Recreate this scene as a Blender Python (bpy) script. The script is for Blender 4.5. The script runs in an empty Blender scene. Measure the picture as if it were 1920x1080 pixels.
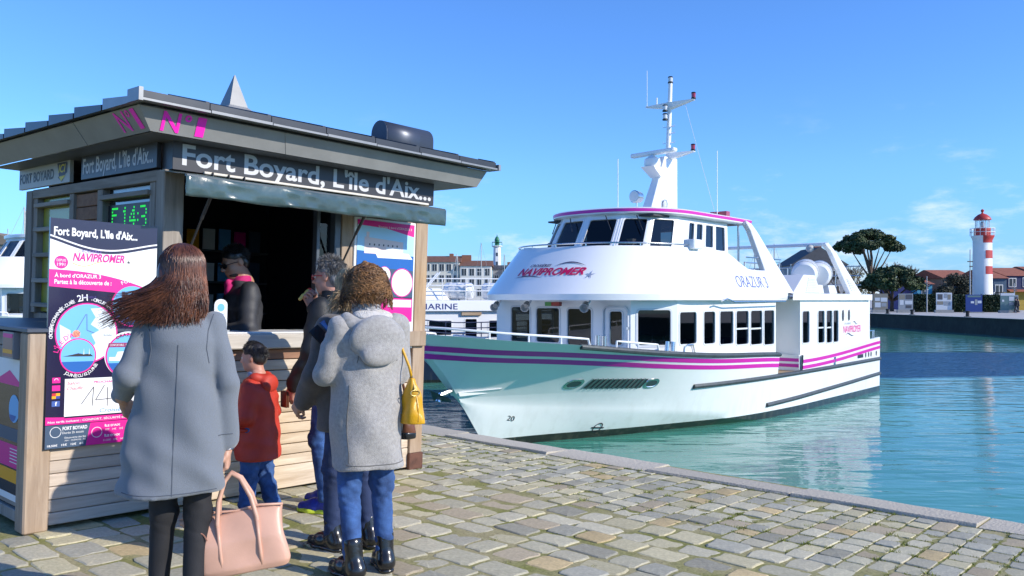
import bpy, bmesh, math, random
import numpy as np
from mathutils import Matrix, Vector, Euler
R = math.radians
rng = random.Random(7)
scene = bpy.context.scene
COL = scene.collection

# ---------------------------------------------------------------- camera, sky, sun, exposure
cam_d = bpy.data.cameras.new('camera'); cam = bpy.data.objects.new('camera', cam_d); COL.objects.link(cam)
cam.location = (0, 0, 1.48); cam.rotation_euler = (R(90), 0, 0)
cam_d.sensor_width = 36; cam_d.lens = 30.0; cam_d.shift_y = 22 / 1920
cam_d.clip_start = .05; cam_d.clip_end = 9000
scene.camera = cam
SUN_AZ = math.atan2(.92, -.39); SUN_EL = R(27.6)
world = bpy.data.worlds.new('World'); scene.world = world; world.use_nodes = True
wn, wl = world.node_tree.nodes, world.node_tree.links
wn.clear()
wo = wn.new('ShaderNodeOutputWorld'); bg = wn.new('ShaderNodeBackground'); sky = wn.new('ShaderNodeTexSky')
sky.sky_type = 'NISHITA'; sky.sun_disc = False; sky.sun_elevation = SUN_EL; sky.sun_rotation = SUN_AZ
sky.altitude = 0; sky.air_density = 1.0; sky.dust_density = .1; sky.ozone_density = 2.5
bg.inputs['Strength'].default_value = .13
tint = wn.new('ShaderNodeMix'); tint.data_type = 'RGBA'; tint.blend_type = 'MULTIPLY'; tint.inputs['Factor'].default_value = 1
wl.new(sky.outputs[0], tint.inputs[6])
# low fair-weather clouds: noise over the sky direction, thickest near the horizon
tc = wn.new('ShaderNodeTexCoord'); sep = wn.new('ShaderNodeSeparateXYZ'); wl.new(tc.outputs['Generated'], sep.inputs[0])
tz = wn.new('ShaderNodeMapRange'); tz.interpolation_type = 'SMOOTHSTEP'; tz.inputs[1].default_value = 0; tz.inputs[2].default_value = .16; wl.new(sep.outputs['Z'], tz.inputs[0])
tm = wn.new('ShaderNodeMix'); tm.data_type = 'RGBA'; tm.inputs[6].default_value = (.43, .78, 1.42, 1); tm.inputs[7].default_value = (.66, 1.10, 1.78, 1)
wl.new(tz.outputs[0], tm.inputs['Factor']); wl.new(tm.outputs[2], tint.inputs[7])
mp = wn.new('ShaderNodeMapping'); mp.inputs['Scale'].default_value = (3.1, 3.1, 9.5); mp.inputs['Location'].default_value = (1.35, .2, .33)
wl.new(tc.outputs['Generated'], mp.inputs[0])
ns = wn.new('ShaderNodeTexNoise'); ns.inputs['Scale'].default_value = 1.5; ns.inputs['Detail'].default_value = 9; ns.inputs['Roughness'].default_value = .62
wl.new(mp.outputs[0], ns.inputs['Vector'])
cr = wn.new('ShaderNodeMapRange'); cr.interpolation_type = 'SMOOTHSTEP'
cr.inputs[1].default_value = .56; cr.inputs[2].default_value = .74
lowb = wn.new('ShaderNodeMapRange'); lowb.interpolation_type = 'SMOOTHSTEP'; lowb.inputs[1].default_value = .125; lowb.inputs[2].default_value = .04; lowb.inputs[4].default_value = .10; wl.new(sep.outputs['Z'], lowb.inputs[0])
lad = wn.new('ShaderNodeMath'); wl.new(ns.outputs[0], lad.inputs[0]); wl.new(lowb.outputs[0], lad.inputs[1]); wl.new(lad.outputs[0], cr.inputs[0])
el = wn.new('ShaderNodeMapRange'); el.interpolation_type = 'SMOOTHSTEP'
el.inputs[1].default_value = .24; el.inputs[2].default_value = .05
wl.new(sep.outputs['Z'], el.inputs[0])
mu = wn.new('ShaderNodeMath'); mu.operation = 'MULTIPLY'; wl.new(cr.outputs[0], mu.inputs[0]); wl.new(el.outputs[0], mu.inputs[1])
mu2 = wn.new('ShaderNodeMath'); mu2.operation = 'MULTIPLY'; wl.new(mu.outputs[0], mu2.inputs[0]); mu2.inputs[1].default_value = .8
cm = wn.new('ShaderNodeMix'); cm.data_type = 'RGBA'
cm.inputs[7].default_value = (7.4, 8.0, 9.0, 1)
wl.new(mu2.outputs[0], cm.inputs['Factor']); wl.new(tint.outputs[2], cm.inputs[6])
wl.new(cm.outputs[2], bg.inputs['Color']); wl.new(bg.outputs[0], wo.inputs[0])
sd = bpy.data.lights.new('sun', 'SUN'); sd.energy = 5.0; sd.angle = R(.53); sd.color = (1, .93, .82)
sun = bpy.data.objects.new('sun', sd); COL.objects.link(sun)
sv = Vector((math.sin(SUN_AZ) * math.cos(SUN_EL), math.cos(SUN_AZ) * math.cos(SUN_EL), math.sin(SUN_EL)))
sun.rotation_euler = sv.to_track_quat('Z', 'Y').to_euler(); sun.location = sv * 60
vs = scene.view_settings; vs.view_transform = 'Standard'; vs.look = 'None'; vs.exposure = .1; vs.gamma = 1; vs.use_curve_mapping = False
scene.cycles.max_bounces = 8; scene.cycles.transparent_max_bounces = 12; scene.cycles.caustics_reflective = False; scene.cycles.caustics_refractive = False

# ---------------------------------------------------------------- helpers
def tag(o, label=None, cat=None, group=None, kind=None):
    if label: o['label'] = label
    if cat: o['category'] = cat
    if group: o['group'] = group
    if kind: o['kind'] = kind
    return o

def empty(name, loc=(0, 0, 0), rz=0, mat=None, parent=None):
    o = bpy.data.objects.new(name, None); COL.objects.link(o); o.empty_display_size = .2
    if mat is not None: o.matrix_world = mat
    else: o.location = loc; o.rotation_euler = (0, 0, rz)
    if parent: o.parent = parent
    return o

def link_mesh(name, me, m=None, parent=None, loc=None):
    o = bpy.data.objects.new(name, me); COL.objects.link(o)
    if m is not None:
        ms = m if isinstance(m, (list, tuple)) else [m]
        if not me.materials:
            for q in ms: me.materials.append(q)
    if parent: o.parent = parent
    if loc is not None: o.location = loc
    return o

class MB:
    def __init__(s): s.v = []; s.f = []; s.m = []; s.mi = 0
    def face(s, idx): s.f.append(tuple(idx)); s.m.append(s.mi)
    def add(s, pts): n = len(s.v); s.v.extend([tuple(p) for p in pts]); return n
    def poly(s, pts): n = s.add(pts); s.face(range(n, n + len(pts))); return s
    def hexa(s, p):            # 8 pts: bottom 4 ccw, top 4 ccw
        n = s.add(p)
        for q in ((3, 2, 1, 0), (4, 5, 6, 7), (0, 1, 5, 4), (1, 2, 6, 5), (2, 3, 7, 6), (3, 0, 4, 7)): s.face([n + i for i in q])
        return s
    def box(s, x0, x1, y0, y1, z0, z1, M=None):
        p = [(x0, y0, z0), (x1, y0, z0), (x1, y1, z0), (x0, y1, z0), (x0, y0, z1), (x1, y0, z1), (x1, y1, z1), (x0, y1, z1)]
        if M is not None: p = [M @ Vector(q) for q in p]
        return s.hexa(p)
    def loft(s, rings, closed=True, cap=(False, False)):
        k = len(rings[0]); n0 = s.add([p for r in rings for p in r])
        for i in range(len(rings) - 1):
            for j in range(k if closed else k - 1):
                a = n0 + i * k + j; b = n0 + i * k + (j + 1) % k
                s.face((a, b, b + k, a + k))
        if cap[0]: s.face([n0 + j for j in range(k)][::-1])
        if cap[1]: s.face([n0 + (len(rings) - 1) * k + j for j in range(k)])
        return s
    def tube(s, path, r, n=8, cap=True):
        path = [Vector(p) for p in path]; rs = r if isinstance(r, (list, tuple)) else [r] * len(path)
        rings = []; up = None
        for i, p in enumerate(path):
            t = (path[min(i + 1, len(path) - 1)] - path[max(i - 1, 0)]).normalized()
            if up is None:
                up = Vector((0, 0, 1)) if abs(t.z) < .9 else Vector((1, 0, 0))
            a = t.cross(up)
            if a.length < 1e-5: a = t.orthogonal()
            a.normalize(); b = a.cross(t).normalized(); up = b
            rings.append([p + (a * math.cos(2 * math.pi * k / n) + b * math.sin(2 * math.pi * k / n)) * rs[i] for k in range(n)])
        return s.loft([q[::-1] for q in rings], True, (cap, cap))
    def lathe(s, prof, n=24, c=(0, 0, 0), axis='Z', a0=0, a1=2 * math.pi):
        full = abs(a1 - a0 - 2 * math.pi) < 1e-6
        rings = []
        for r, z in prof:
            ring = []
            for k in range(n if full else n + 1):
                t = a0 + (a1 - a0) * k / n
                q = (r * math.cos(t), r * math.sin(t), z)
                if axis == 'X': q = (q[2], q[0], q[1])
                elif axis == 'Y': q = (q[1], q[2], q[0])
                ring.append((q[0] + c[0], q[1] + c[1], q[2] + c[2]))
            rings.append(ring)
        return s.loft(rings, full)
    def prism(s, pts, a, b, plane='XY', M=None):   # 2d outline extruded from a to b along the third axis
        def P(q, c):
            w = {'XY': (q[0], q[1], c), 'XZ': (q[0], c, q[1]), 'YZ': (c, q[0], q[1])}[plane]
            return M @ Vector(w) if M is not None else w
        n = len(pts); i = s.add([P(q, a) for q in pts] + [P(q, b) for q in pts])
        s.face([i + k for k in range(n)][::-1]); s.face([i + n + k for k in range(n)])
        for k in range(n): s.face((i + k, i + (k + 1) % n, i + n + (k + 1) % n, i + n + k))
        return s
    def mesh(s, name, mats=None, smooth=False):
        me = bpy.data.meshes.new(name); me.from_pydata([tuple(p) for p in s.v], [], s.f)
        if mats is not None:
            for q in (mats if isinstance(mats, (list, tuple)) else [mats]): me.materials.append(q)
            me.polygons.foreach_set('material_index', s.m)
        bm = bmesh.new(); bm.from_mesh(me); bmesh.ops.recalc_face_normals(bm, faces=bm.faces); bm.to_mesh(me); bm.free()
        if smooth:
            me.polygons.foreach_set('use_smooth', [True] * len(me.polygons))
            if smooth != 'all': me.set_sharp_from_angle(angle=R(38))
        me.update(); return me
    def build(s, name, mats=None, parent=None, smooth=False, bev=0, loc=None):
        o = link_mesh(name, s.mesh(name, mats, smooth), None, parent, loc)
        if bev: bevel(o, bev)
        return o

def bevel(o, w, seg=1):
    m = o.modifiers.new('b', 'BEVEL'); m.width = w; m.segments = seg; m.limit_method = 'ANGLE'; m.angle_limit = R(40); return o

def interp(xs, ys):           # monotone cubic through control points
    xs = np.array(xs, float); ys = np.array(ys, float); d = np.diff(ys) / np.diff(xs)
    m = np.zeros_like(ys); m[0] = d[0]; m[-1] = d[-1]
    for i in range(1, len(xs) - 1):
        m[i] = 0 if d[i - 1] * d[i] <= 0 else 2 * d[i - 1] * d[i] / (d[i - 1] + d[i])
    def f(x):
        x = np.clip(x, xs[0], xs[-1]); i = int(np.clip(np.searchsorted(xs, x) - 1, 0, len(xs) - 2)); h = xs[i + 1] - xs[i]; t = (x - xs[i]) / h
        return float((2*t**3-3*t**2+1)*ys[i] + (t**3-2*t**2+t)*h*m[i] + (-2*t**3+3*t**2)*ys[i+1] + (t**3-t**2)*h*m[i+1])
    return f

# ---------------------------------------------------------------- materials
def lin(c): return tuple((x / 12.92 if x <= .04045 else ((x + .055) / 1.055) ** 2.4) for x in c)
def rgb(r, g, b): return lin((r / 255, g / 255, b / 255))
MATS = {}
def mat(name, col, rough=.6, var=.12, scale=6, bump=0, bscale=40, metal=0, spec=.5, stretch=(1, 1, 1), coords='Object', rnd=0, island=False, sheen=0, coat=0, col2=None, detail=5, dist=.01):
    if name in MATS: return MATS[name]
    m = bpy.data.materials.new(name); m.use_nodes = True; n, l = m.node_tree.nodes, m.node_tree.links
    b = n['Principled BSDF']; b.inputs['Roughness'].default_value = rough; b.inputs['Metallic'].default_value = metal
    b.inputs['Specular IOR Level'].default_value = spec
    if sheen: b.inputs['Sheen Weight'].default_value = sheen; b.inputs['Sheen Roughness'].default_value = .5
    if coat: b.inputs['Coat Weight'].default_value = coat; b.inputs['Coat Roughness'].default_value = .08
    t = n.new('ShaderNodeTexCoord'); mp = n.new('ShaderNodeMapping'); mp.inputs['Scale'].default_value = stretch
    l.new(t.outputs[coords], mp.inputs[0])
    a = n.new('ShaderNodeTexNoise'); a.inputs['Scale'].default_value = scale; a.inputs['Detail'].default_value = detail; a.inputs['Roughness'].default_value = .6
    l.new(mp.outputs[0], a.inputs['Vector'])
    mr = n.new('ShaderNodeMapRange'); mr.inputs[1].default_value = .3; mr.inputs[2].default_value = .7; l.new(a.outputs[0], mr.inputs[0])
    mx = n.new('ShaderNodeMix'); mx.data_type = 'RGBA'
    c1 = tuple(max(0, x * (1 - var)) for x in col); c2 = tuple(min(1, x * (1 + var)) for x in (col2 or col))
    mx.inputs[6].default_value = (*c1, 1); mx.inputs[7].default_value = (*c2, 1); l.new(mr.outputs[0], mx.inputs['Factor'])
    out = mx.outputs[2]
    if rnd:
        g = n.new('ShaderNodeNewGeometry' if island else 'ShaderNodeObjectInfo')
        h = n.new('ShaderNodeHueSaturation'); r2 = n.new('ShaderNodeMapRange'); r2.inputs[3].default_value = 1 - rnd; r2.inputs[4].default_value = 1 + rnd
        l.new(g.outputs['Random Per Island' if island else 'Random'], r2.inputs[0]); l.new(r2.outputs[0], h.inputs['Value']); l.new(out, h.inputs['Color']); out = h.outputs[0]
    l.new(out, b.inputs['Base Color'])
    if bump:
        nb = n.new('ShaderNodeTexNoise'); nb.inputs['Scale'].default_value = bscale; nb.inputs['Detail'].default_value = 4; l.new(mp.outputs[0], nb.inputs['Vector'])
        bp = n.new('ShaderNodeBump'); bp.inputs['Strength'].default_value = bump; bp.inputs['Distance'].default_value = dist
        l.new(nb.outputs[0], bp.inputs['Height']); l.new(bp.outputs[0], b.inputs['Normal'])
    MATS[name] = m; return m

def flat(name, col, rough=.5, emit=0, **k):
    m = mat(name, col, rough, var=.03, scale=3, **k)
    if emit:
        b = m.node_tree.nodes['Principled BSDF']; b.inputs['Emission Color'].default_value = (*col, 1); b.inputs['Emission Strength'].default_value = emit
    return m

def wood(name, c1, c2, axis='X', rnd=.22, rough=.75):
    if name in MATS: return MATS[name]
    m = bpy.data.materials.new(name); m.use_nodes = True; n, l = m.node_tree.nodes, m.node_tree.links
    b = n['Principled BSDF']; b.inputs['Roughness'].default_value = rough; b.inputs['Specular IOR Level'].default_value = .25
    t = n.new('ShaderNodeTexCoord'); mp = n.new('ShaderNodeMapping')
    st = {'X': (1.2, 14, 14), 'Y': (14, 1.2, 14), 'Z': (14, 14, 1.2)}[axis]; mp.inputs['Scale'].default_value = st
    oi = n.new('ShaderNodeObjectInfo'); ad = n.new('ShaderNodeVectorMath'); ad.operation = 'ADD'
    l.new(t.outputs['Object'], mp.inputs[0]); l.new(mp.outputs[0], ad.inputs[0])
    sc = n.new('ShaderNodeMath'); sc.operation = 'MULTIPLY'; sc.inputs[1].default_value = 37; l.new(oi.outputs['Random'], sc.inputs[0]); l.new(sc.outputs[0], ad.inputs[1])
    a = n.new('ShaderNodeTexNoise'); a.inputs['Scale'].default_value = 1.7; a.inputs['Detail'].default_value = 8; a.inputs['Roughness'].default_value = .65; a.inputs['Distortion'].default_value = .6
    l.new(ad.outputs[0], a.inputs['Vector'])
    cr = n.new('ShaderNodeValToRGB'); e = cr.color_ramp.elements; e[0].position = .3; e[0].color = (*c1, 1); e[1].position = .7; e[1].color = (*c2, 1)
    l.new(a.outputs[0], cr.inputs[0])
    w2 = n.new('ShaderNodeTexNoise'); w2.inputs['Scale'].default_value = 1.1; l.new(t.outputs['Object'], w2.inputs['Vector'])
    h = n.new('ShaderNodeHueSaturation'); r2 = n.new('ShaderNodeMapRange'); r2.inputs[3].default_value = 1 - rnd; r2.inputs[4].default_value = 1 + rnd
    l.new(oi.outputs['Random'], r2.inputs[0]); l.new(r2.outputs[0], h.inputs['Value']); l.new(cr.outputs[0], h.inputs['Color'])
    r3 = n.new('ShaderNodeMapRange'); r3.inputs[1].default_value = .3; r3.inputs[2].default_value = .7; r3.inputs[3].default_value = .65; r3.inputs[4].default_value = 1.15; l.new(w2.outputs[0], r3.inputs[0]); l.new(r3.outputs[0], h.inputs['Saturation'])
    l.new(h.outputs[0], b.inputs['Base Color'])
    bp = n.new('ShaderNodeBump'); bp.inputs['Strength'].default_value = .35; bp.inputs['Distance'].default_value = .004; l.new(a.outputs[0], bp.inputs['Height']); l.new(bp.outputs[0], b.inputs['Normal'])
    MATS[name] = m; return m

def glass(name, tintc, refl=1.0, ior=1.5):
    if name in MATS: return MATS[name]
    m = bpy.data.materials.new(name); m.use_nodes = True; n, l = m.node_tree.nodes, m.node_tree.links
    n.remove(n['Principled BSDF']); o = n['Material Output']
    tr = n.new('ShaderNodeBsdfTransparent'); tr.inputs[0].default_value = (*tintc, 1)
    gl = n.new('ShaderNodeBsdfGlossy'); gl.inputs['Roughness'].default_value = .02; gl.inputs[0].default_value = (refl, refl, refl, 1)
    fr = n.new('ShaderNodeFresnel'); ge = n.new('ShaderNodeNewGeometry'); io = n.new('ShaderNodeMath'); io.operation = 'MULTIPLY_ADD'; io.inputs[1].default_value = 1 / ior - ior; io.inputs[2].default_value = ior; l.new(ge.outputs['Backfacing'], io.inputs[0]); l.new(io.outputs[0], fr.inputs[0])   # same reflection from either side of the pane
    mx = n.new('ShaderNodeMixShader'); l.new(fr.outputs[0], mx.inputs[0]); l.new(tr.outputs[0], mx.inputs[1]); l.new(gl.outputs[0], mx.inputs[2]); l.new(mx.outputs[0], o.inputs[0])
    MATS[name] = m; return m

WHITE = mat('white_paint', (.8, .8, .79), .35, .02, 1.5, coat=.15)
BLACKM = flat('black_paint', (.012, .012, .014), .45)
STEEL = mat('stainless_steel', (.62, .63, .64), .25, .05, 20, metal=1)
ZINC = mat('zinc_sheet', (.27, .27, .265), .45, .10, 5, bump=.12, bscale=3, metal=.15, dist=.02)
DARKZ = mat('dark_zinc', (.05, .053, .06), .38, .12, 5, metal=.5, bump=.08, bscale=4)
MAGENTA = flat('magenta_print', rgb(226, 20, 140), .45)
WTXT = flat('white_print', (.78, .78, .78), .45)
NAVY = flat('navy_print', rgb(34, 30, 62), .35)
BLUEP = flat('sky_blue_print', rgb(110, 180, 230), .4)
SEAP = flat('sea_blue_print', rgb(30, 95, 170), .4)
INK = flat('dark_ink', (.02, .02, .03), .5)
GREYP = flat('grey_blue_print', rgb(62, 82, 106), .45)
YELP = flat('orange_print', rgb(240, 165, 20), .45)
REDL = flat('red_lens', (.35, .01, .02), .12, coat=.8)

def text(s, frame, x0, x1, y0, y1, m, parent, name='lettering', off=.0, shear=0, space=1, d=.001, fit='both', ext=0):
    """one line of lettering as a flat mesh; frame maps (x right, y up, z out of the surface)"""
    c = bpy.data.curves.new('t', 'FONT'); c.body = s; c.size = 1; c.offset = off; c.shear = shear; c.space_character = space; c.resolution_u = 4; c.extrude = 0
    o = bpy.data.objects.new('t', c); me = bpy.data.meshes.new_from_object(o)
    bpy.data.objects.remove(o); bpy.data.curves.remove(c)
    me.materials.clear()
    n = len(me.vertices); co = np.empty(n * 3); me.vertices.foreach_get('co', co); co = co.reshape(-1, 3)
    a, b = co.min(0), co.max(0)
    sx = (x1 - x0) / max(b[0] - a[0], 1e-6); sy = (y1 - y0) / max(b[1] - a[1], 1e-6)
    if fit == 'height': sx = sy
    if fit == 'width': sy = sx
    co[:, 0] = x0 + (co[:, 0] - a[0]) * sx; co[:, 1] = y0 + (co[:, 1] - a[1]) * sy; co[:, 2] = d
    if callable(frame): co = np.array([tuple(frame(*q)) for q in co])
    elif frame is not None:
        Mx = np.array(frame); co = co @ Mx[:3, :3].T + Mx[:3, 3]
    me.vertices.foreach_set('co', co.ravel()); me.update()
    return link_mesh(name, me, m, parent)

def arctext(s, frame, cx, cy, r, a0, a1, h, m, parent, d=.002, off=.015):
    """characters set along an arc from angle a0 to a1 (degrees); one mesh"""
    V = []; Fc = []
    cw = []
    ch = []
    for c0 in s:
        c = bpy.data.curves.new('t', 'FONT'); c.body = c0; c.size = h * 1.35; c.offset = off * h; c.resolution_u = 2
        o = bpy.data.objects.new('t', c); me = bpy.data.meshes.new_from_object(o); bpy.data.objects.remove(o); bpy.data.curves.remove(c)
        pts = [tuple(v.co) for v in me.vertices]; fs = [tuple(p.vertices) for p in me.polygons]; bpy.data.meshes.remove(me)
        w = (max(p[0] for p in pts) if pts else h * .4) + h * .12; cw.append(w); ch.append((pts, fs))
    tot = sum(cw); pos = 0
    for (pts, fs), w in zip(ch, cw):
        t = R(a0 + (a1 - a0) * (pos + w / 2) / tot); sgn = 1 if a1 < a0 else -1
        rot = t - math.pi / 2 if sgn > 0 else t + math.pi / 2
        n = len(V)
        for p in pts:
            x, y = p[0] - w / 2, p[1]
            V.append((cx + r * math.cos(t) + x * math.cos(rot) - y * math.sin(rot), cy + r * math.sin(t) + x * math.sin(rot) + y * math.cos(rot), d))
        Fc += [tuple(i + n for i in f) for f in fs]; pos += w
    me = bpy.data.meshes.new('lettering'); me.from_pydata([tuple(frame @ Vector(p)) for p in V], [], Fc); me.update()
    return link_mesh('lettering', me, m, parent)

def shape(pts, frame, m, parent, name='print_shape', d=.001):
    return MB().poly([frame @ Vector((x, y, d)) for x, y in pts]).build(name, m, parent)
def circ(cx, cy, r, n=40, a0=0, a1=360, ry=None): return [(cx + r * math.cos(R(a0 + (a1 - a0) * k / n)), cy + (ry or r) * math.sin(R(a0 + (a1 - a0) * k / n))) for k in range(n if a1 - a0 == 360 else n + 1)]
def gz(x): return -.031 * x

# ---------------------------------------------------------------- quay with cobbles (frame K: x along the kiosk front, y inland of it, z up from the sloping quay)
KO = Vector((-2.82, 5.1, .0874)); KU = Vector((.661, .75, -.0205)).normalized(); KV = Vector((-.75, .661, .0233)).normalized(); KW = KU.cross(KV).normalized(); KV = KW.cross(KU)
K = Matrix(((KU.x, KV.x, KW.x, KO.x), (KU.y, KV.y, KW.y, KO.y), (KU.z, KV.z, KW.z, KO.z), (0, 0, 0, 1)))
def proj(P): return 960 + 1600 * P.x / P.y, 562 - 1600 * (P.z - 1.48) / P.y

def mortar_mat():
    m = bpy.data.materials.new('sandy_mortar'); m.use_nodes = True; n, l = m.node_tree.nodes, m.node_tree.links; b = n['Principled BSDF']; b.inputs['Roughness'].default_value = .95; b.inputs['Specular IOR Level'].default_value = .1
    t = n.new('ShaderNodeTexCoord')
    def noise(s, d=5):
        a = n.new('ShaderNodeTexNoise'); a.inputs['Scale'].default_value = s; a.inputs['Detail'].default_value = d; l.new(t.outputs['Object'], a.inputs['Vector']); return a
    a = noise(2.3); c = n.new('ShaderNodeValToRGB'); e = c.color_ramp.elements; e[0].position = .42; e[0].color = (.42, .37, .20, 1); e[1].position = .62; e[1].color = (.27, .27, .085, 1); l.new(a.outputs[0], c.inputs[0])
    f = noise(70); mx = n.new('ShaderNodeMix'); mx.data_type = 'RGBA'; mx.blend_type = 'MULTIPLY'; mx.inputs['Factor'].default_value = .8
    fr = n.new('ShaderNodeValToRGB'); fr.color_ramp.elements[0].position = .3; fr.color_ramp.elements[0].color = (.5, .5, .5, 1); fr.color_ramp.elements[1].position = .7; l.new(f.outputs[0], fr.inputs[0])
    l.new(c.outputs[0], mx.inputs[6]); l.new(fr.outputs[0], mx.inputs[7]); l.new(mx.outputs[2], b.inputs['Base Color'])
    bp = n.new('ShaderNodeBump'); bp.inputs['Strength'].default_value = .6; bp.inputs['Distance'].default_value = .006; l.new(f.outputs[0], bp.inputs['Height']); l.new(bp.outputs[0], b.inputs['Normal'])
    return m
def stone_mat(name, col, island=False):
    if name in MATS: return MATS[name]
    m = mat(name, col, .8, .22, 9, bump=.5, bscale=55, rnd=.13, island=island, spec=.08, col2=tuple(x * .92 for x in col), detail=9, dist=.006)
    return m
quay = MB()
EDGE = lambda v: 4.88 - .05 * v
quay.prism([(-14, -14), (EDGE(-14) - .06, -14), (EDGE(26) - .06, 26), (-14, 26)], -2.2, -.0065)
quay = tag(quay.build('quay_ground', mortar_mat()), kind='structure'); quay.matrix_world = K
qw = tag(MB().hexa([(EDGE(-14) - .06, -14, -2.6), (EDGE(-14) - .03, -14, -2.6), (EDGE(26) - .03, 26, -2.6), (EDGE(26) - .06, 26, -2.6), (EDGE(-14) - .06, -14, -.06), (EDGE(-14) - .03, -14, -.06), (EDGE(26) - .03, 26, -.06), (EDGE(26) - .06, 26, -.06)]).build('quay_wall', mat('wet_wall', (.05, .055, .045), .8, .3, 2, bump=.4, bscale=8)), kind='structure'); qw.matrix_world = K
scols = [(.50, .46, .325), (.42, .40, .315), (.54, .48, .305), (.45, .375, .255), (.55, .425, .23), (.38, .355, .27), (.53, .485, .35)]
def stone_mesh(kind, sd, m):
    r = random.Random(sd); ch, jt = ((.06, .035) if kind == 'tight' else (.11, .06))
    base = [(-.5 + ch, -.5), (.5 - ch, -.5), (.5, -.5 + ch), (.5, .5 - ch), (.5 - ch, .5), (-.5 + ch, .5), (-.5, .5 - ch), (-.5, -.5 + ch)]
    pts = []
    for i, (x, y) in enumerate(base):
        pts.append((x + r.uniform(-jt, jt) * .7, y + r.uniform(-jt, jt) * .7))
        if i % 2 == 0:
            x2, y2 = base[(i + 1) % 8]; pts.append(((x + x2) / 2 + r.uniform(-jt, jt) * .6, (y + y2) / 2 + r.uniform(-jt, jt) * .6))
    mb = MB(); dz = [r.uniform(-.004, .003) for _ in pts]
    k = (1, .985, .93) if kind == 'tight' else (1, .97, .89)
    mb.loft([[(x * k[0], y * k[0], -.05) for x, y in pts], [(x * k[1], y * k[1], -.005) for x, y in pts], [(x * k[2], y * k[2], -.0005 + d * .6) for (x, y), d in zip(pts, dz)]], True)
    n0 = len(mb.v) - len(pts); c = mb.add([(r.uniform(-.1, .1), r.uniform(-.1, .1), .001)])
    for i in range(len(pts)): mb.face((n0 + i, n0 + (i + 1) % len(pts), c))
    return mb.mesh('cobblestone', m)
protos = {}
for kd in ('tight', 'loose'):
    for isl in (False, True):
        protos[kd, isl] = [stone_mesh(kd, 100 + i, stone_mat('stone_%d%s' % (i % 7, 'i' if isl else ''), scols[i % 7], isl)) for i in range(14)]
stones = []
wts = [0, 0, 0, 1, 1, 1, 2, 2, 3, 4, 5, 6, 6, 6, 7, 7, 8, 8, 9, 10, 12, 13, 13]
vv = -5.6
while vv < 5.5:
    wv = rng.uniform(.135, .185); uu = 3.0 + rng.uniform(-.05, .1)
    UE = EDGE(vv) - .475
    while uu < UE - .02:
        L = rng.uniform(.15, .25)
        if uu + L > UE - .07: L = UE - uu
        if L > .07: stones.append(('tight', uu + L / 2, vv + wv / 2, L - .011, wv - .011))
        uu += L
    vv += wv
uu = 2.98
while uu > -7:
    wu = rng.uniform(.18, .25); vv = -7 + rng.uniform(0, .3); ph = rng.uniform(0, 6)
    while vv < -.02 or (vv < .3 and uu < -.3):
        L = rng.uniform(.19, .32); g = rng.uniform(.008, .03)
        stones.append(('loose', uu - wu / 2 + .03 * math.sin(vv * 1.7 + ph), vv + L / 2, wu - g, L - g)); vv += L
    uu -= wu
vis = []
for st in stones:
    P = K @ Vector((st[1], st[2], 0))
    if P.y < 1.2: continue
    x, y = proj(P)
    if -160 < x < 2080 and y < 1240: vis.append((P.y, rng.choice(wts), rng.uniform(-3, 3), st, -30 < x < 1950 and y < 1110))
vis.sort(key=lambda q: (not q[4], q[0]))
far_mb = []
for i, (dep, pi, rz, st, inf) in enumerate(vis):
    kd, su, svv, lu, lv = st
    Mx = Matrix.LocRotScale(Vector((su, svv, rng.uniform(-.006, .004))), Euler((rng.gauss(0, .012), rng.gauss(0, .012), R(rz * (1 if kd == 'loose' else .5)))), Vector((lu, lv, 1)))
    if i < 300:
        o = bpy.data.objects.new('cobblestone', protos[kd, False][pi]); COL.objects.link(o); o.parent = quay; o.matrix_local = Mx
    else: far_mb.append((protos[kd, True][pi], Mx))
def join(list_, name, parent, kind='stuff'):
    V = []; Fc = []; mi = []; mats = []; n = 0
    for me, Mx in list_:
        co = np.empty(len(me.vertices) * 3); me.vertices.foreach_get('co', co); co = co.reshape(-1, 3); A = np.array(Mx); V.append(co @ A[:3, :3].T + A[:3, 3])
        m = me.materials[0]
        if m not in mats: mats.append(m)
        k = mats.index(m)
        for p in me.polygons: Fc.append([i + n for i in p.vertices]); mi.append(k)
        n += len(co)
    me = bpy.data.meshes.new(name); me.from_pydata(np.concatenate(V).tolist(), [], Fc)
    for m in mats: me.materials.append(m)
    me.polygons.foreach_set('material_index', mi); me.update()
    return tag(link_mesh(name, me, None, parent), kind=kind)
join(far_mb, 'cobblestones', quay)
granite = mat('granite_coping', (.47, .425, .345), .9, .18, 90, bump=.8, bscale=45, rnd=.1, spec=.08, dist=.012)
vv = -9.0
while vv < 12:
    L = rng.uniform(.95, 1.5); w0 = rng.uniform(-.012, .012); w1 = rng.uniform(-.012, .012)
    mb = MB(); seg = 5
    rings = []
    for i in range(seg + 1):
        y = vv + .009 + (L - .018) * i / seg; e = .012 * math.sin(i * 2.1 + vv * 3); e2 = .01 * math.sin(i * 1.7 + vv)
        x0_ = EDGE(y); rings.append([(x0_ - .46 + e2, y, -.05), (x0_ - .46 + e2, y, .0), (x0_ - .445 + e2, y, .010 + w0), (x0_ - .07 + e, y, .004 + w1), (x0_ - .025 + e, y, -.016), (x0_ + e, y, -.06), (x0_, y, -.32), (x0_ - .46, y, -.32)])
    mb.loft(rings, True, (True, True)); mb.build('coping_stone', granite, quay, 'a'); vv += L
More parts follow.
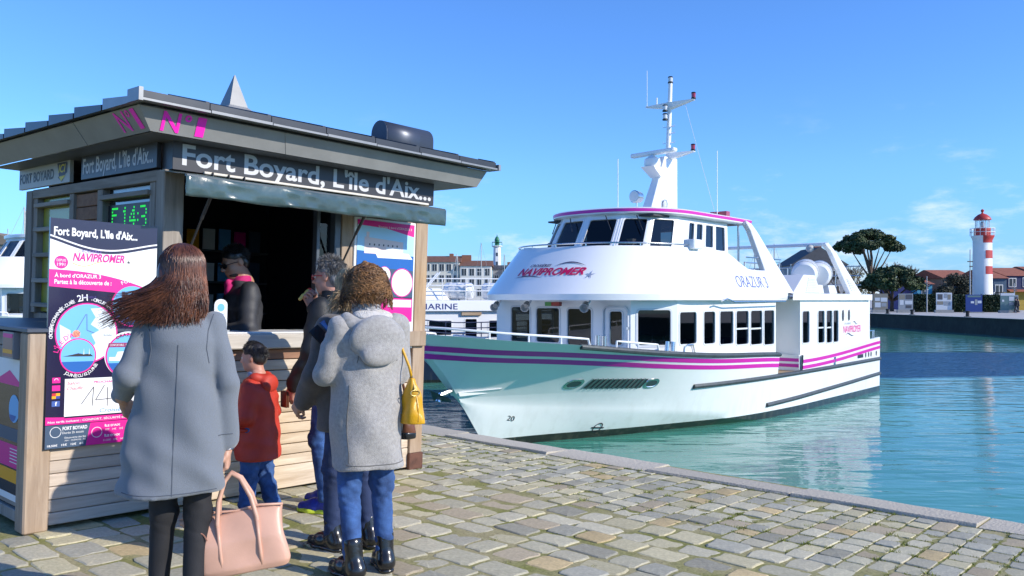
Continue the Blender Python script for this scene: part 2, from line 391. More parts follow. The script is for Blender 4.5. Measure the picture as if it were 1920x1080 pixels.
# tufts of grass and moss in the joints
gm = mat('joint_grass', (.17, .20, .022), .8, .35, 20, rnd=.3, island=True)
V = []; Fc = []
def tuft(u, v, n, h, sp):
    for _ in range(n):
        a = rng.uniform(0, 6.28); b = a + rng.uniform(-1, 1); x = u + rng.gauss(0, sp); y = v + rng.gauss(0, sp); w = rng.uniform(.002, .005); hh = h * rng.uniform(.4, 1); i = len(V)
        V.extend([(x - w * math.sin(a), y + w * math.cos(a), -.014), (x + w * math.sin(a), y - w * math.cos(a), -.014), (x + hh * .7 * math.cos(b), y + hh * .7 * math.sin(b), -.012 + hh)]); Fc.append((i, i + 1, i + 2))
tight = [q[3] for q in vis if q[3][0] == 'tight']; loose = [q[3] for q in vis if q[3][0] == 'loose']
for st in tight:
    kd, su, s2, lu, lv = st
    for _ in range(5):
        t = rng.uniform(-.5, .5)
        if rng.random() < .95: tuft(su + t * lu, s2 + lv / 2 + .008, rng.randint(8, 14), rng.uniform(.012, .02), .006)
        if rng.random() < .85: tuft(su + lu / 2 + .008, s2 + t * lv, rng.randint(8, 14), rng.uniform(.012, .02), .006)
    if rng.random() < .28: tuft(su + lu / 2, s2 + lv / 2, 40, .03, .018)
for st in loose:
    kd, su, s2, lu, lv = st
    if rng.random() < .16: tuft(su + lu / 2 + .01, s2 + rng.uniform(-.1, .1), 30, .018, .018)
for _ in range(520):
    y = rng.uniform(-5, 5)
    if math.sin(y * 5.1) + math.sin(y * 2.3) > -.6: tuft(EDGE(y) - .468, y, 14, rng.uniform(.012, .03), .012)
me = bpy.data.meshes.new('joint_grass'); me.from_pydata(V, [], Fc); me.update()
tag(link_mesh('joint_grass', me, gm, quay), kind='stuff')

# ---------------------------------------------------------------- water
def water_mat():
    m = bpy.data.materials.new('harbour_water'); m.use_nodes = True; n, l = m.node_tree.nodes, m.node_tree.links; b = n['Principled BSDF']
    b.inputs['Roughness'].default_value = .045; b.inputs['IOR'].default_value = 1.33; b.inputs['Specular Tint'].default_value = (1, 1, .8, 1); b.inputs['Specular IOR Level'].default_value = .26
    g = n.new('ShaderNodeNewGeometry'); sp = n.new('ShaderNodeSeparateXYZ'); l.new(g.outputs['Position'], sp.inputs[0])
    def noise(scale, st, d=3, rot=0, dist=0):
        mp = n.new('ShaderNodeMapping'); mp.inputs['Scale'].default_value = st; mp.inputs['Rotation'].default_value = (0, 0, rot); l.new(g.outputs['Position'], mp.inputs[0])
        a = n.new('ShaderNodeTexNoise'); a.inputs['Scale'].default_value = scale; a.inputs['Detail'].default_value = d; a.inputs['Distortion'].default_value = dist; l.new(mp.outputs[0], a.inputs['Vector']); return a.outputs[0]
    def math_(op, a, c, clamp=False):
        k = n.new('ShaderNodeMath'); k.operation = op; k.use_clamp = clamp
        for i, q in enumerate((a, c)):
            if isinstance(q, (int, float)): k.inputs[i].default_value = q
            else: l.new(q, k.inputs[i])
        return k.outputs[0]
    # a band of ruffled water across the basin, with a darker blue base colour
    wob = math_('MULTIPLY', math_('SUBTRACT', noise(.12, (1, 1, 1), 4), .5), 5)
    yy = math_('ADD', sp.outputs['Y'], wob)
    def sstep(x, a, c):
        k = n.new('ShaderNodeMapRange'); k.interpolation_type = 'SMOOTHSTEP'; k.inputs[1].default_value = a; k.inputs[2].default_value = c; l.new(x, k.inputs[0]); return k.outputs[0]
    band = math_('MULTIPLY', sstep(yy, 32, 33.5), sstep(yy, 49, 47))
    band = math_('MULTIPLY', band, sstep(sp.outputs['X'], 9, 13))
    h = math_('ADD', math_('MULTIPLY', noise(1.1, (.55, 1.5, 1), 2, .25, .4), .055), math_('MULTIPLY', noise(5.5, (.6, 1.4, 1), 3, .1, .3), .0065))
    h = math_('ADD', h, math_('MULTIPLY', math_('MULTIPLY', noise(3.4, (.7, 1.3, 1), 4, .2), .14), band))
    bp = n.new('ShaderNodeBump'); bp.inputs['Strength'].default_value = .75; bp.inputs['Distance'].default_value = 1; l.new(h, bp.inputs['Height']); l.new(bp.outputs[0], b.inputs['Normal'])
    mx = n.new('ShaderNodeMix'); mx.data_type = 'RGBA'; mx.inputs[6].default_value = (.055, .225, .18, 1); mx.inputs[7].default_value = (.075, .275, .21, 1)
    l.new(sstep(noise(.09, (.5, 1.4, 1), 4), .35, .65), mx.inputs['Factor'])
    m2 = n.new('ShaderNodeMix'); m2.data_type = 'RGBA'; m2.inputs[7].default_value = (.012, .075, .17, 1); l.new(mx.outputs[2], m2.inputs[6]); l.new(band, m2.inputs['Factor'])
    l.new(m2.outputs[2], b.inputs['Base Color'])
    return m
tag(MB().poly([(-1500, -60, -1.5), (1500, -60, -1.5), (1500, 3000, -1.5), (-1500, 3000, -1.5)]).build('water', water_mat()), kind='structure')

# ---------------------------------------------------------------- far quay (runs along Y at X = 40.5) and far bank
pave = mat('pale_pavement', (.42, .40, .37), .85, .15, .5, bump=.1, bscale=3)
algae = mat('dark_quay_wall', (.018, .02, .016), .8, .5, .8, bump=.6, bscale=2.5, dist=.05)
tag(MB().box(40.5, 400, -40, 190, -2.5, -.09).build('far_quay', algae), kind='structure')
tag(MB().box(40.35, 400, -40, 190, -.086, -.05).build('far_quay_pavement', pave), kind='structure')
tag(MB().box(-1200, 1500, 190.2, 3000, -2.5, -.05).build('far_bank', pave), kind='structure')

# ---------------------------------------------------------------- ticket kiosk (built in frame K)
kiosk = empty('ticket_kiosk', mat=K)
tag(kiosk, 'timber harbour ticket kiosk with zinc hip roof and open serving hatch', 'kiosk')
WB = wood('weathered_board', (.44, .33, .22), (.66, .54, .40), 'X', .14)
WBR = wood('reddish_board', (.20, .09, .045), (.33, .16, .08), 'X', .15)
WP = wood('post_timber', (.27, .18, .11), (.45, .33, .22), 'Z', .12)
WG = wood('grey_timber', (.20, .17, .14), (.36, .31, .26), 'Z', .15)
WGX = wood('grey_timber_rail', (.20, .17, .14), (.36, .31, .26), 'Y', .15)
WC = wood('counter_timber', (.42, .37, .30), (.62, .56, .47), 'X', .05)
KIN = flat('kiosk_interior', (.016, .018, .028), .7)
FF = Matrix(((1, 0, 0, 0), (0, 0, -1, 0), (0, 1, 0, 0), (0, 0, 0, 1)))          # front: x->u, y->w, out -> -v
FL = Matrix(((0, 0, -1, 0), (-1, 0, 0, 0), (0, 1, 0, 0), (0, 0, 0, 1)))         # left side: x-> -v, y->w, out -> -u
def kb(name, x0, x1, y0, y1, z0, z1, m, par=kiosk, bev=.004): return MB().box(x0, x1, y0, y1, z0, z1).build(name, m, par, bev=bev)
# posts
kb('post', .70, .838, 0, .12, .02, 2.27, WG); kb('post', 2.159, 2.269, .005, .10, 1.19, 2.26, WP); kb('post', 2.925, 3.06, -.012, .115, .14, 2.27, WP)
kb('post_shoe', 2.915, 3.07, -.022, .125, 0, .139, mat('rusty_steel', (.12, .05, .03), .8, .4, 15))
kb('post', .70, .83, 2.32, 2.45, .02, 2.27, WG); kb('post', 2.93, 3.06, 2.32, 2.45, .02, 2.27, WG)
# boards under the counter
z = .19
nailm = flat('nail_steel', (.35, .35, .36), .4)
kb('plinth_board', .84, 2.922, .012, .05, .02, .185, WB)
for i in range(11):
    kb('board', .84, 2.922, .012 + rng.uniform(0, .003), .045, z, z + .0735, WBR if i == 10 else WB); z += .0797
kb('counter', .84, 2.80, -.055, .32, 1.07, 1.178, WC, bev=.008); kb('counter_top', .842, 2.80, -.04, .34, 1.1785, 1.19, WHITE)
kb('ledge', 2.80, 3.04, -.05, -.013, 1.06, 1.185, WP)
# right front panel with poster frame
kb('wall_panel', 2.27, 2.925, .03, .06, 1.08, 2.27, WP)
# rest of the shell
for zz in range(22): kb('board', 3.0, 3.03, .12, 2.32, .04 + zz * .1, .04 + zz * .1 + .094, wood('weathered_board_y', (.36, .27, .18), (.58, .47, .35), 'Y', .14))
kb('back_wall', .83, 2.93, 2.36, 2.41, .04, 2.27, WG)
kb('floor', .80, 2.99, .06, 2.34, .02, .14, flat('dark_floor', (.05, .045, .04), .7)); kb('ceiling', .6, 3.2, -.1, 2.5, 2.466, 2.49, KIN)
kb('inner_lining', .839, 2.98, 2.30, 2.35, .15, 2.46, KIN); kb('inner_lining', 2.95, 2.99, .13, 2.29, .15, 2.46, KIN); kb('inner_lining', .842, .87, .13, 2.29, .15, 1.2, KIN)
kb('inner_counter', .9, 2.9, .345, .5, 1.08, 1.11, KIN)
# shelves of leaflets inside
for zz in (1.25, 1.55, 1.85):
    sh_ = kb('shelf', 1.3, 2.85, 2.12, 2.30, zz, zz + .02, flat('shelf_grey', (.10, .10, .11), .6))
    for q in range(9):
        a = 1.34 + q * .165; kb('leaflet', a, a + .12, 2.16, 2.18, zz + .021, zz + .021 + rng.uniform(.15, .21), [MAGENTA, BLUEP, WTXT, YELP, SEAP, GREYP][(q * 5 + int(zz * 20)) % 6], sh_, 0)
# window jambs at the right of the hatch
ALU = mat('dark_aluminium', (.10, .11, .12), .4, .1, 10, metal=.6)
kb('window_jamb', 2.10, 2.156, .02, .09, 1.192, 2.26, ALU); kb('window_jamb', 1.96, 1.99, .06, .12, 1.192, 2.26, ALU)
MB().poly([(1.99, .075, 1.2), (2.1, .075, 1.2), (2.1, .075, 2.25), (1.99, .075, 2.25)]).build('window_pane', glass('clear_pane', (.75, .8, .8)), kiosk)
# left wall: boards, windows with slats, display
kb('lower_wall', .74, .80, .12, 2.32, .03, 1.25, WG)
kb('beam', .705, .83, .12, 2.32, 2.20, 2.275, WGX)
for (a, b) in ((.16, .24), (.98, 1.07), (1.50, 1.58), (2.24, 2.32)): kb('stud', .715, .80, a, b, 1.25, 2.2, WG)
for i in range(9): kb('wall_board', .735, .775, 1.075, 1.495, 1.26 + i * .104, 1.26 + i * .104 + .098, WBR)
PANE = flat('yellow_blind', (.30, .30, .02), .5, coat=.6)
for (a, b, pm) in ((.245, .975, flat('dark_window', (.025, .03, .035), .1, coat=1)), (1.585, 2.235, PANE)):
    kb('window_pane', .765, .775, a, b, 1.26, 2.2, pm)
    for zz in (1.30, 1.50, 1.71, 1.92, 2.12) if a > 1 else (1.32, 1.50, 1.70, 1.865, 2.115):
        kb('slat', .69, .765, a - .02, b + .02, zz, zz + .035, WGX)
# green dot-matrix clock behind the glass
LED = bpy.data.materials.new('green_led'); LED.use_nodes = True; lb = LED.node_tree.nodes['Principled BSDF']; lb.inputs['Base Color'].default_value = (.0, .3, .02, 1); lb.inputs['Emission Color'].default_value = (.02, 1, .08, 1); lb.inputs['Emission Strength'].default_value = .8
dsp = kb('clock_display', .757, .7645, .27, .97, 1.88, 2.08, BLACKM, bev=0)
font = {'F': ['11111', '10000', '11110', '10000', '10000', '10000', '10000'], '1': ['00100', '01100', '00100', '00100', '00100', '00100', '01110'], '4': ['00010', '00110', '01010', '10010', '11111', '00010', '00010'], ':': ['0', '0', '1', '0', '1', '0', '0'], ' ': ['0'] * 7, '3': ['11110', '00001', '00001', '01110', '00001', '00001', '11110']}
mb = MB(); x = .05
for ch in 'F 14:3':
    g = font[ch]
    for r_, row in enumerate(g):
        for c_, q in enumerate(row):
            if q == '1':
                yv = .95 - x - c_ * .020; zv = 2.052 - r_ * .0235
                mb.box(.7555, .757, yv - .007, yv + .007, zv - .007, zv + .007)
    x += .020 * (len(g[0]) + 1.1)
mb.build('lettering', LED, dsp)
kb('notice', .757, .7645, .3, .9, 2.125, 2.195, flat('pale_notice', (.30, .32, .32), .3, coat=.6))
# signs above
SG = mat('sign_charcoal', (.03, .029, .034), .4, .06, 2); LG = flat('sign_letter_grey', (.55, .55, .57), .5)
s1 = kb('front_sign', .735, 3.095, -.03, 0.11, 2.272, 2.463, SG, bev=.002)
text("Fort Boyard, L'île d'Aix...", FF @ Matrix.Translation((0, 0, .03)), .80, 3.06, 2.264, 2.456, LG, s1, off=.022, d=.0015)
s2 = kb('side_sign', .70, .732, .12, 1.335, 2.29, 2.462, SG, bev=.002)
text("Fort Boyard, L'île d'Aix...", FL @ Matrix.Translation((0, 0, -.70)), -1.30, -.17, 2.292, 2.45, LG, s2, off=.018, d=.0015)
s3 = kb('side_sign', .70, .73, 1.55, 2.62, 2.29, 2.465, flat('old_white_sign', (.42, .41, .38), .5), bev=.002)
tag(s3, 'faded white side sign with black lettering and a yellow arrow')
text('FORT BOYARD', FL @ Matrix.Translation((0, 0, -.70)), -2.60, -1.86, 2.335, 2.42, flat('sign_black', (.03, .028, .02), .5), s3, off=.03, d=.0015)
shape([(-1.80, 2.455), (-1.60, 2.455), (-1.60, 2.37), (-1.63, 2.36), (-1.70, 2.30), (-1.78, 2.34), (-1.76, 2.35)], FL, flat('sign_black2', (.03, .03, .06), .5), s3, 'arrow_mark', -.70 + .0012)
shape([(-1.76, 2.345), (-1.63, 2.35), (-1.71, 2.306)], FL, flat('sign_yellow', (.65, .52, .02), .5), s3, 'arrow_mark', -.70 + .002)
text('ICI', FL @ Matrix.Translation((0, 0, -.70)), -1.77, -1.63, 2.375, 2.44, flat('sign_yellow', (.65, .52, .02), .5), s3, off=.02, shear=.2, d=.002)
# roof: sloping fascia in lapped zinc panels, soffit, eaves, hip roof
bu0, bu1, bv0, bv1, bz = .49, 3.43, -.22, 2.67, 2.462
tu0, tu1, tv0, tv1, tz = .385, 3.49, -.31, 2.78, 2.60
def fascia(p0, p1, q0, q1, n, par):
    p0, p1, q0, q1 = map(Vector, (p0, p1, q0, q1))
    for i in range(n):
        a = i / n; b = (i + 1) / n + (.012 if i < n - 1 else 0); nrm = (p1 - p0).cross(q0 - p0).normalized() * (.003 * (i % 2))
        a_, b_, c_, d_ = p0.lerp(p1, a) + nrm, p0.lerp(p1, b) + nrm, q0.lerp(q1, b) + nrm, q0.lerp(q1, a) + nrm
        inn = (p1 - p0).cross(q0 - p0).normalized() * -.02
        mb = MB(); mb.hexa([a_, b_, b_ + inn, a_ + inn, d_, c_, c_ + inn, d_ + inn]); o = mb.build('fascia_panel', ZINC, par)
roof = MB()
apx = ((1.75, 1.235, 3.02), (2.05, 1.235, 3.02))
E0 = [(tu0, tv0), (tu1, tv0), (tu1, tv1), (tu0, tv1)]; ez = 2.66
roof.poly([(*E0[0], ez), (*E0[1], ez), apx[1], apx[0]]).poly([(*E0[1], ez), (*E0[2], ez), apx[1]]).poly([(*E0[2], ez), (*E0[3], ez), apx[0], apx[1]]).poly([(*E0[3], ez), (*E0[0], ez), apx[0]])
roof.poly([(*E0[0], tz), (*E0[1], tz), (*E0[2], tz), (*E0[3], tz)])
roof = roof.build('roof', DARKZ, kiosk)
kb('soffit', bu0 + .02, bu1 - .02, bv0 + .02, bv1 - .02, bz - .001, bz + .003, mat('soffit_paint', (.13, .13, .14), .5, .08, 4))
fascia((bu0, bv0, bz), (bu1, bv0, bz), (tu0, tv0 + .03, tz), (tu1, tv0 + .03, tz), 3, roof)
fascia((bu0, bv1, bz), (bu0, bv0, bz), (tu0, tv1, tz), (tu0, tv0 + .03, tz), 3, roof)
fascia((bu1, bv0, bz), (bu1, bv1, bz), (tu1, tv0 + .03, tz), (tu1, tv1, tz), 3, roof)
# eaves edge strips, slightly proud, in lengths
LZ = mat('light_zinc_edge', (.25, .255, .26), .4, .1, 8, metal=.4)
n = 7
for i in range(n):
    a = tu0 - .03 + (tu1 - tu0 + .06) * i / n; b = a + (tu1 - tu0 + .06) / n - .006
    kb('eaves_strip', a, b, tv0 - .075, tv0 + .05, tz + .012, tz + .026 + .004 * (i % 2), LZ, roof, 0)
    kb('roof_tray', a, b, tv0 - .055, tv0 + .10, tz + .032 + .004 * (i % 2), tz + .075, DARKZ, roof, 0)
    # standing seam up the front slope
    x = b; s = 1 - abs((x - 1.9) / 1.6); L = max(.1, min(1, s)); y1 = tv0 + L * (1.235 - tv0); z1 = ez + L * (3.02 - ez)
    MB().hexa([(x - .012, tv0 - .03, ez - .02), (x + .012, tv0 - .03, ez - .02), (x + .012, y1, z1 - .01), (x - .012, y1, z1 - .01), (x - .012, tv0 - .03, ez + .03), (x + .012, tv0 - .03, ez + .03), (x + .012, y1, z1 + .035), (x - .012, y1, z1 + .035)]).build('roof_seam', DARKZ, roof)
kb('eaves_cap', tu0 - .055, tu0 - .028, tv0 - .085, tv0 + .07, tz + .005, tz + .085, LZ, roof, 0); kb('eaves_cap', tu1 + .035, tu1 + .062, tv0 - .08, tv0 + .06, tz + .01, tz + .06, LZ, roof, 0)
for i in range(7):        # lapped trays along the left eaves, each kicking up at its far end
    a = -.30 + i * .44; b = a + .42
    MB().hexa([(tu0 - .05, a, tz + .005), (tu0 + .10, a, tz + .02), (tu0 + .10, b, tz + .02), (tu0 - .05, b, tz + .005), (tu0 - .05, a, tz + .042), (tu0 + .12, a, tz + .065), (tu0 + .12, b, tz + .10), (tu0 - .05, b, tz + .078)]).build('roof_tray', DARKZ if i else LZ, roof)
fin = MB(); c = (1.9, 1.235); b0 = 3.0; fin.loft([[(c[0] + sx * r_, c[1] + sy * r_, z_) for sx, sy in ((-1, -1), (1, -1), (1, 1), (-1, 1))] for r_, z_ in ((.19, 2.965), (.085, 3.06), (.004, 3.335))], True, (False, True)); fin.build('finial', ZINC, roof)
duct = MB(); prof = [(-.105, 2.66)] + [(.105 * -math.cos(t), 2.885 + .11 * math.sin(t)) for t in np.linspace(0, math.pi, 13)] + [(.105, 2.66)]
duct.loft([[(u_, .32 + y, z_) for y, z_ in prof] for u_ in (2.76, 3.30)], False); o = duct.build('vent_duct', mat('duct_zinc', (.075, .085, .11), .4, .1, 4, metal=.5), roof, 'a'); md = o.modifiers.new('s', 'SOLIDIFY'); md.thickness = .008
MB().prism(prof, 2.755, 2.768, 'YZ', Matrix.Translation((0, .32, 0))).build('duct_end', MATS['duct_zinc'], roof)
PINK = flat('hot_pink_paint', rgb(255, 40, 190), .5); PK2 = PINK
def onfas(x, y, z):      # front fascia surface
    t = (y - bz) / (tz - bz); return (x, bv0 + (tv0 + .03 - bv0) * t - z, y)
for ch_, xa, xb, ya, yb_ in (('N', .545, .665, 2.474, 2.592), ('°', .69, .735, 2.55, 2.592), ('1', .775, .835, 2.474, 2.592)): text(ch_, onfas, xa, xb, ya, yb_, PINK, roof, 'lettering', off=.015, d=.004)
def onfasl(x, y, z):
    t = (y - bz) / (tz - bz); return (bu0 + (tu0 - bu0) * t - z, -x, y)
for ch_, xa, xb, ya, yb_ in (('N', -.10, .03, 2.48, 2.59), ('°', .055, .10, 2.55, 2.59), ('1', .13, .185, 2.48, 2.59)): text(ch_, onfasl, xa, xb, ya, yb_, PINK, roof, 'lettering', off=.01, d=.004)
# hatch flap with dark green tarpaulin and its valance
TARP = mat('green_tarpaulin', (.05, .085, .088), .22, .3, 4, bump=.25, bscale=7, coat=.3, dist=.02)
ug = np.linspace(.66, 2.93, 70); rings = []
for x in ug:
    wv = .010 * math.sin(x * 23) * math.sin(x * 7 + 1) + .006 * math.sin(x * 41 + 2) + .006 * math.sin(x * 11)
    dz = .006 * math.sin(x * 9)
    rings.append([(x, .0, 2.262), (x, -.12, 2.243 + dz), (x, -.25, 2.224 + dz), (x, -.35, 2.212), (x, -.362 + wv * .1, 2.195), (x, -.363 + wv * .8, 2.16), (x, -.36 - wv * 1.3, 2.125), (x, -.363 + wv * 1.2, 2.09), (x, -.36 + wv, 2.07 + dz * .5)])
o = MB().loft(rings, False).build('awning', TARP, kiosk, 'all'); md = o.modifiers.new('s', 'SOLIDIFY'); md.thickness = .003
kb('awning_rail', .665, 2.925, -.36, -.335, 2.196, 2.207, ALU, o, 0)
kb('awning_batten', .95, 3.02, -.055, -.031, 2.266, 2.284, wood('batten_timber', (.6, .55, .47), (.75, .7, .62), 'X', .05))
for x in (1.0, 1.12, 1.24): kb('bracket', x, x + .012, -.07, -.0555, 2.25, 2.283, BLACKM)
for x in (.87, 2.15):
    st = MB(); st.tube([(x, -.01, 1.72), (x + .01, -.16, 1.95)], .008); st.tube([(x + .01, -.16, 1.95), (x + .02, -.33, 2.19)], .012); st.build('gas_strut', mat('strut_metal', (.03, .03, .03), .35, .1), kiosk, 'a')
# low annex beside the hatch
for i in range(15):
    za = .03 + i * .078
    if za + .074 < 1.2: kb('annex_board', .045, .697, .012 + rng.uniform(0, .003), .04, za, za + .0735, wood('annex_timber', (.40, .31, .23), (.60, .49, .38), 'X', .14))
kb('annex_post', -.10, .042, -.006, .13, .0, 1.195, WP, bev=.01)
kb('annex_rail', -.09, -.04, .13, 1.7, .05, .12, WG); 
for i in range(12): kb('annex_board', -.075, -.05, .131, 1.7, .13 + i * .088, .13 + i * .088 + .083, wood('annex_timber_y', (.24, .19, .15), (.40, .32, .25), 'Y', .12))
kb('annex_top', -.115, .70, -.02, 1.75, 1.197, 1.222, mat('annex_lid', (.05, .065, .095), .45, .1, 4)); kb('annex_back', -.08, .70, 1.66, 1.70, .05, 1.19, WG)
for zz in (.28, .62, .95): kb('hinge', -.09, -.075, .118, .15, zz, zz + .06, BLACKM)

# ---------------------------------------------------------------- posters
def poster_main():
    pb = empty('poster_board', mat=K @ Matrix.Translation((0, -.02, 0)) @ Matrix.Rotation(R(-.6), 4, 'X'))
    tag(pb, 'tall navy and magenta excursion poster board fixed on the low annex', 'poster')
    X0, X1, Y0, Y1 = .0, .655, .50, 1.885
    MB().box(X0, X1, -.012, .006, Y0, Y1).build('board', flat('poster_navy', rgb(33, 28, 60), .25, coat=.5), pb)
    G = FF @ Matrix.Translation((0, 0, .012))
    W = X1 - X0; H = Y1 - Y0
    P = lambda x, y: (X0 + x * W, Y1 - y * H)                # poster space: x right, y down, 0..1
    def T(s, x0, x1, y0, y1, m, **k): a = P(x0, y1); b = P(x1, y0); k.setdefault('d', .002); return text(s, G, a[0], b[0], a[1], b[1], m, pb, **k)
    def S(pts, m, d=.0006, name='print_shape'): return shape([P(*q) for q in pts], G, m, pb, name, d)
    def Cc(x, y, r, m, d, name='print_circle'): c = P(x, y); return shape(circ(c[0], c[1], r * W), G, m, pb, name, d)
    MG = MAGENTA; WH = WTXT
    T("Fort Boyard, L'île d'Aix...", .03, .80, .035, .085, WH, off=.03)
    wave = lambda x, a, b, c: a + b * math.sin(x * 3.4 + c)
    xs = [i / 24 for i in range(25)]
    top = [(x, .105 + .03 * math.sin(x * 4.4 - .5) + .018 * x) for x in xs]; bot = [(x, .222 + .09 * x ** 2.2) for x in xs]
    S(top + bot[::-1], WH, .0006); S([(x, y - .012) for x, y in top] + [(x, y - .019) for x, y in top][::-1], WH, .0006)
    S(bot + [(x, .296 + .034 * x) for x in xs][::-1], MG, .0008)
    T('CROISIÈRES', .25, .46, .128, .143, flat('lilac_print', rgb(110, 90, 170), .5), shear=.2); T('NAVIPROMER', .20, .68, .145, .182, MG, off=.03, shear=.25)
    S([(.2 + .3 * i / 10, .19 + .012 * math.sin(i * .5)) for i in range(11)] + [(.2 + .3 * i / 10, .193 + .012 * math.sin(i * .5)) for i in range(11)][::-1], YELP, .0012)
    c = P(.72, .177)
    for k in range(5):
        a = R(20 + 72 * k); shape([(c[0] + .003 * math.sin(a), c[1] - .003 * math.cos(a)), (c[0] + .02 * math.cos(a), c[1] + .02 * math.sin(a)), (c[0] - .003 * math.sin(a), c[1] + .003 * math.cos(a))], G, INK, pb, 'star_mark', .0012)
    Cc(.10, .19, .06, MG, .0012); T('DEPUIS', .06, .14, .176, .187, WH); T('1991', .065, .135, .193, .207, WH)
    T("À bord d'ORAZUR 3", .045, .46, .235, .256, WH, off=.02); T('Partez à la découverte de :', .045, .56, .265, .285, WH, off=.02)
    PAPER = flat('map_paper', rgb(214, 222, 226), .4)
    Cc(.345, .50, .285, MG, .001); Cc(.345, .50, .272, BLUEP, .0014)
    c = P(.345, .50); r0 = .272 * W
    land = circ(c[0], c[1], r0 * .995, 30, -75, 62); S2 = [(c[0] + r0 * .1, c[1] + r0 * .85), (c[0] + .28 * r0, c[1] + .55 * r0), (c[0] + .12 * r0, c[1] + .3 * r0), (c[0] + .42 * r0, c[1] + .1 * r0), (c[0] + .15 * r0, c[1] - .05 * r0), (c[0] + .3 * r0, c[1] - .35 * r0), (c[0] + .1 * r0, c[1] - .6 * r0)]
    shape(land + S2, G, PAPER, pb, 'map_land', .0018)
    shape([(c[0] - r0 * .9, c[1] + r0 * .3), (c[0] - r0 * .55, c[1] + r0 * .1), (c[0] - r0 * .5, c[1] - r0 * .4), (c[0] - r0 * .85, c[1] - r0 * .45)], G, PAPER, pb, 'map_land', .0018)
    shape(circ(c[0] - r0 * .35, c[1] + r0 * -.02, r0 * .13, 16), G, flat('map_orange', rgb(225, 150, 120), .5), pb, 'print_circle', .002)
    for (ax, ay, bx, by) in ((-.05, .65, -.35, .1), (-.02, .66, .0, .1), (.0, .1, .25, .0)):
        a = Vector((c[0] + ax * r0, c[1] + ay * r0)); b = Vector((c[0] + bx * r0, c[1] + by * r0)); nn = Vector((-(b - a).y, (b - a).x)).normalized() * .0016
        shape([a + nn, b + nn, b - nn, a - nn], G, flat('route_violet', rgb(80, 60, 140), .5), pb, 'route_line', .0024)
    T('LA ROCHELLE', .26, .42, .335, .345, flat('route_violet', rgb(80, 60, 140), .5)); T('Rochefort', .50, .58, .505, .514, INK)
    c1 = P(.345, .50); arctext('CROISIÈRE COMMENTÉE - DURÉE', G, c1[0], c1[1], .305 * W, 188, 112, .021, WH, pb); arctext('2H', G, c1[0], c1[1], .305 * W, 106, 90, .042, WH, pb); arctext('- CIRCUIT 45 KM', G, c1[0], c1[1], .305 * W, 84, 42, .021, WH, pb)
    def photo(x, y, r, kind):
        Cc(x, y, r, MG, .0026); Cc(x, y, r * .93, BLUEP, .003); q = P(x, y); rr = r * .93 * W
        shape(circ(q[0], q[1], rr * .998, 24, 200, 340), G, SEAP, pb, 'sea_print', .0034)
        if kind == 'fort':
            FS = flat('fort_stone_print', rgb(226, 205, 200), .5)
            shape([(q[0] - .55 * rr, q[1] - .35 * rr), (q[0] + .85 * rr, q[1] - .3 * rr), (q[0] + .85 * rr, q[1] + .3 * rr), (q[0] - .5 * rr, q[1] + .38 * rr)], G, FS, pb, 'fort_print', .0038)
            shape([(q[0] - .55 * rr, q[1] + .35 * rr), (q[0] - .38 * rr, q[1] + .35 * rr), (q[0] - .38 * rr, q[1] + .72 * rr), (q[0] - .55 * rr, q[1] + .72 * rr)], G, flat('tower_print', rgb(80, 70, 90), .5), pb, 'fort_print', .004)
            for i in range(6):
                for j in range(2): a = q[0] - .4 * rr + i * .2 * rr; b = q[1] + .08 * rr - j * .16 * rr; shape([(a, b), (a + .06 * rr, b), (a + .06 * rr, b + .06 * rr), (a, b + .06 * rr)], G, INK, pb, 'fort_print', .0042)
        elif kind == 'isle':
            shape([(q[0] - .9 * rr, q[1] - .02 * rr), (q[0] + .9 * rr, q[1] - .05 * rr), (q[0] + .7 * rr, q[1] + .12 * rr), (q[0] + .3 * rr, q[1] + .1 * rr), (q[0] + .0, q[1] + .16 * rr), (q[0] - .4 * rr, q[1] + .07 * rr)], G, INK, pb, 'island_print', .0038)
            for a in (.3, .62): shape([(q[0] + a * rr, q[1] + .08 * rr), (q[0] + (a + .05) * rr, q[1] + .08 * rr), (q[0] + (a + .03) * rr, q[1] + .5 * rr)], G, WH, pb, 'island_print', .004)
        else:
            shape([(q[0] - .9 * rr, q[1] - .22 * rr), (q[0] + .75 * rr, q[1] - .3 * rr), (q[0] + .95 * rr, q[1] + .02 * rr), (q[0] + .4 * rr, q[1] + .0), (q[0] + .35 * rr, q[1] + .25 * rr), (q[0] - .5 * rr, q[1] + .2 * rr), (q[0] - .6 * rr, q[1] - .05 * rr), (q[0] - .9 * rr, q[1] - .05 * rr)], G, WH, pb, 'ship_print', .0038)
            shape([(q[0] - .03 * rr, q[1] + .2 * rr), (q[0] + .03 * rr, q[1] + .2 * rr), (q[0], q[1] + .6 * rr)], G, WH, pb, 'ship_print', .0038)
    photo(.765, .375, .205, 'fort'); c2 = P(.765, .375); arctext('FORT BOYARD', G, c2[0], c2[1], .225 * W, 118, 20, .024, WH, pb)
    Cc(.735, .60, .225, PAPER, .0022); photo(.735, .605, .215, 'ship'); c3 = P(.735, .605); arctext('ORAZUR 3', G, c3[0], c3[1], .19 * W, 125, 55, .022, INK, pb, .0046)
    S([(.55, .545), (.92, .545), (.93, .565), (.54, .565)], flat('maroon_print', rgb(140, 20, 90), .5), .0044); T('CONFORTABLE - SPACIEUX - SILENCIEUX', .56, .915, .55, .56, WH, d=.0048)
    photo(.27, .60, .165, 'isle'); c4 = P(.27, .60); arctext("L'ÎLE D'AIX", G, c4[0], c4[1], .18 * W, 170, 85, .030, MG, pb); arctext('JOURNÉE OU 1/2 JOURNÉE', G, c4[0], c4[1], .20 * W, 235, 335, .020, WH, pb)
    # price panel
    S([(.16, .70), (.97, .70), (.97, .865), (.16, .865)], WH, .001, 'white_panel'); 
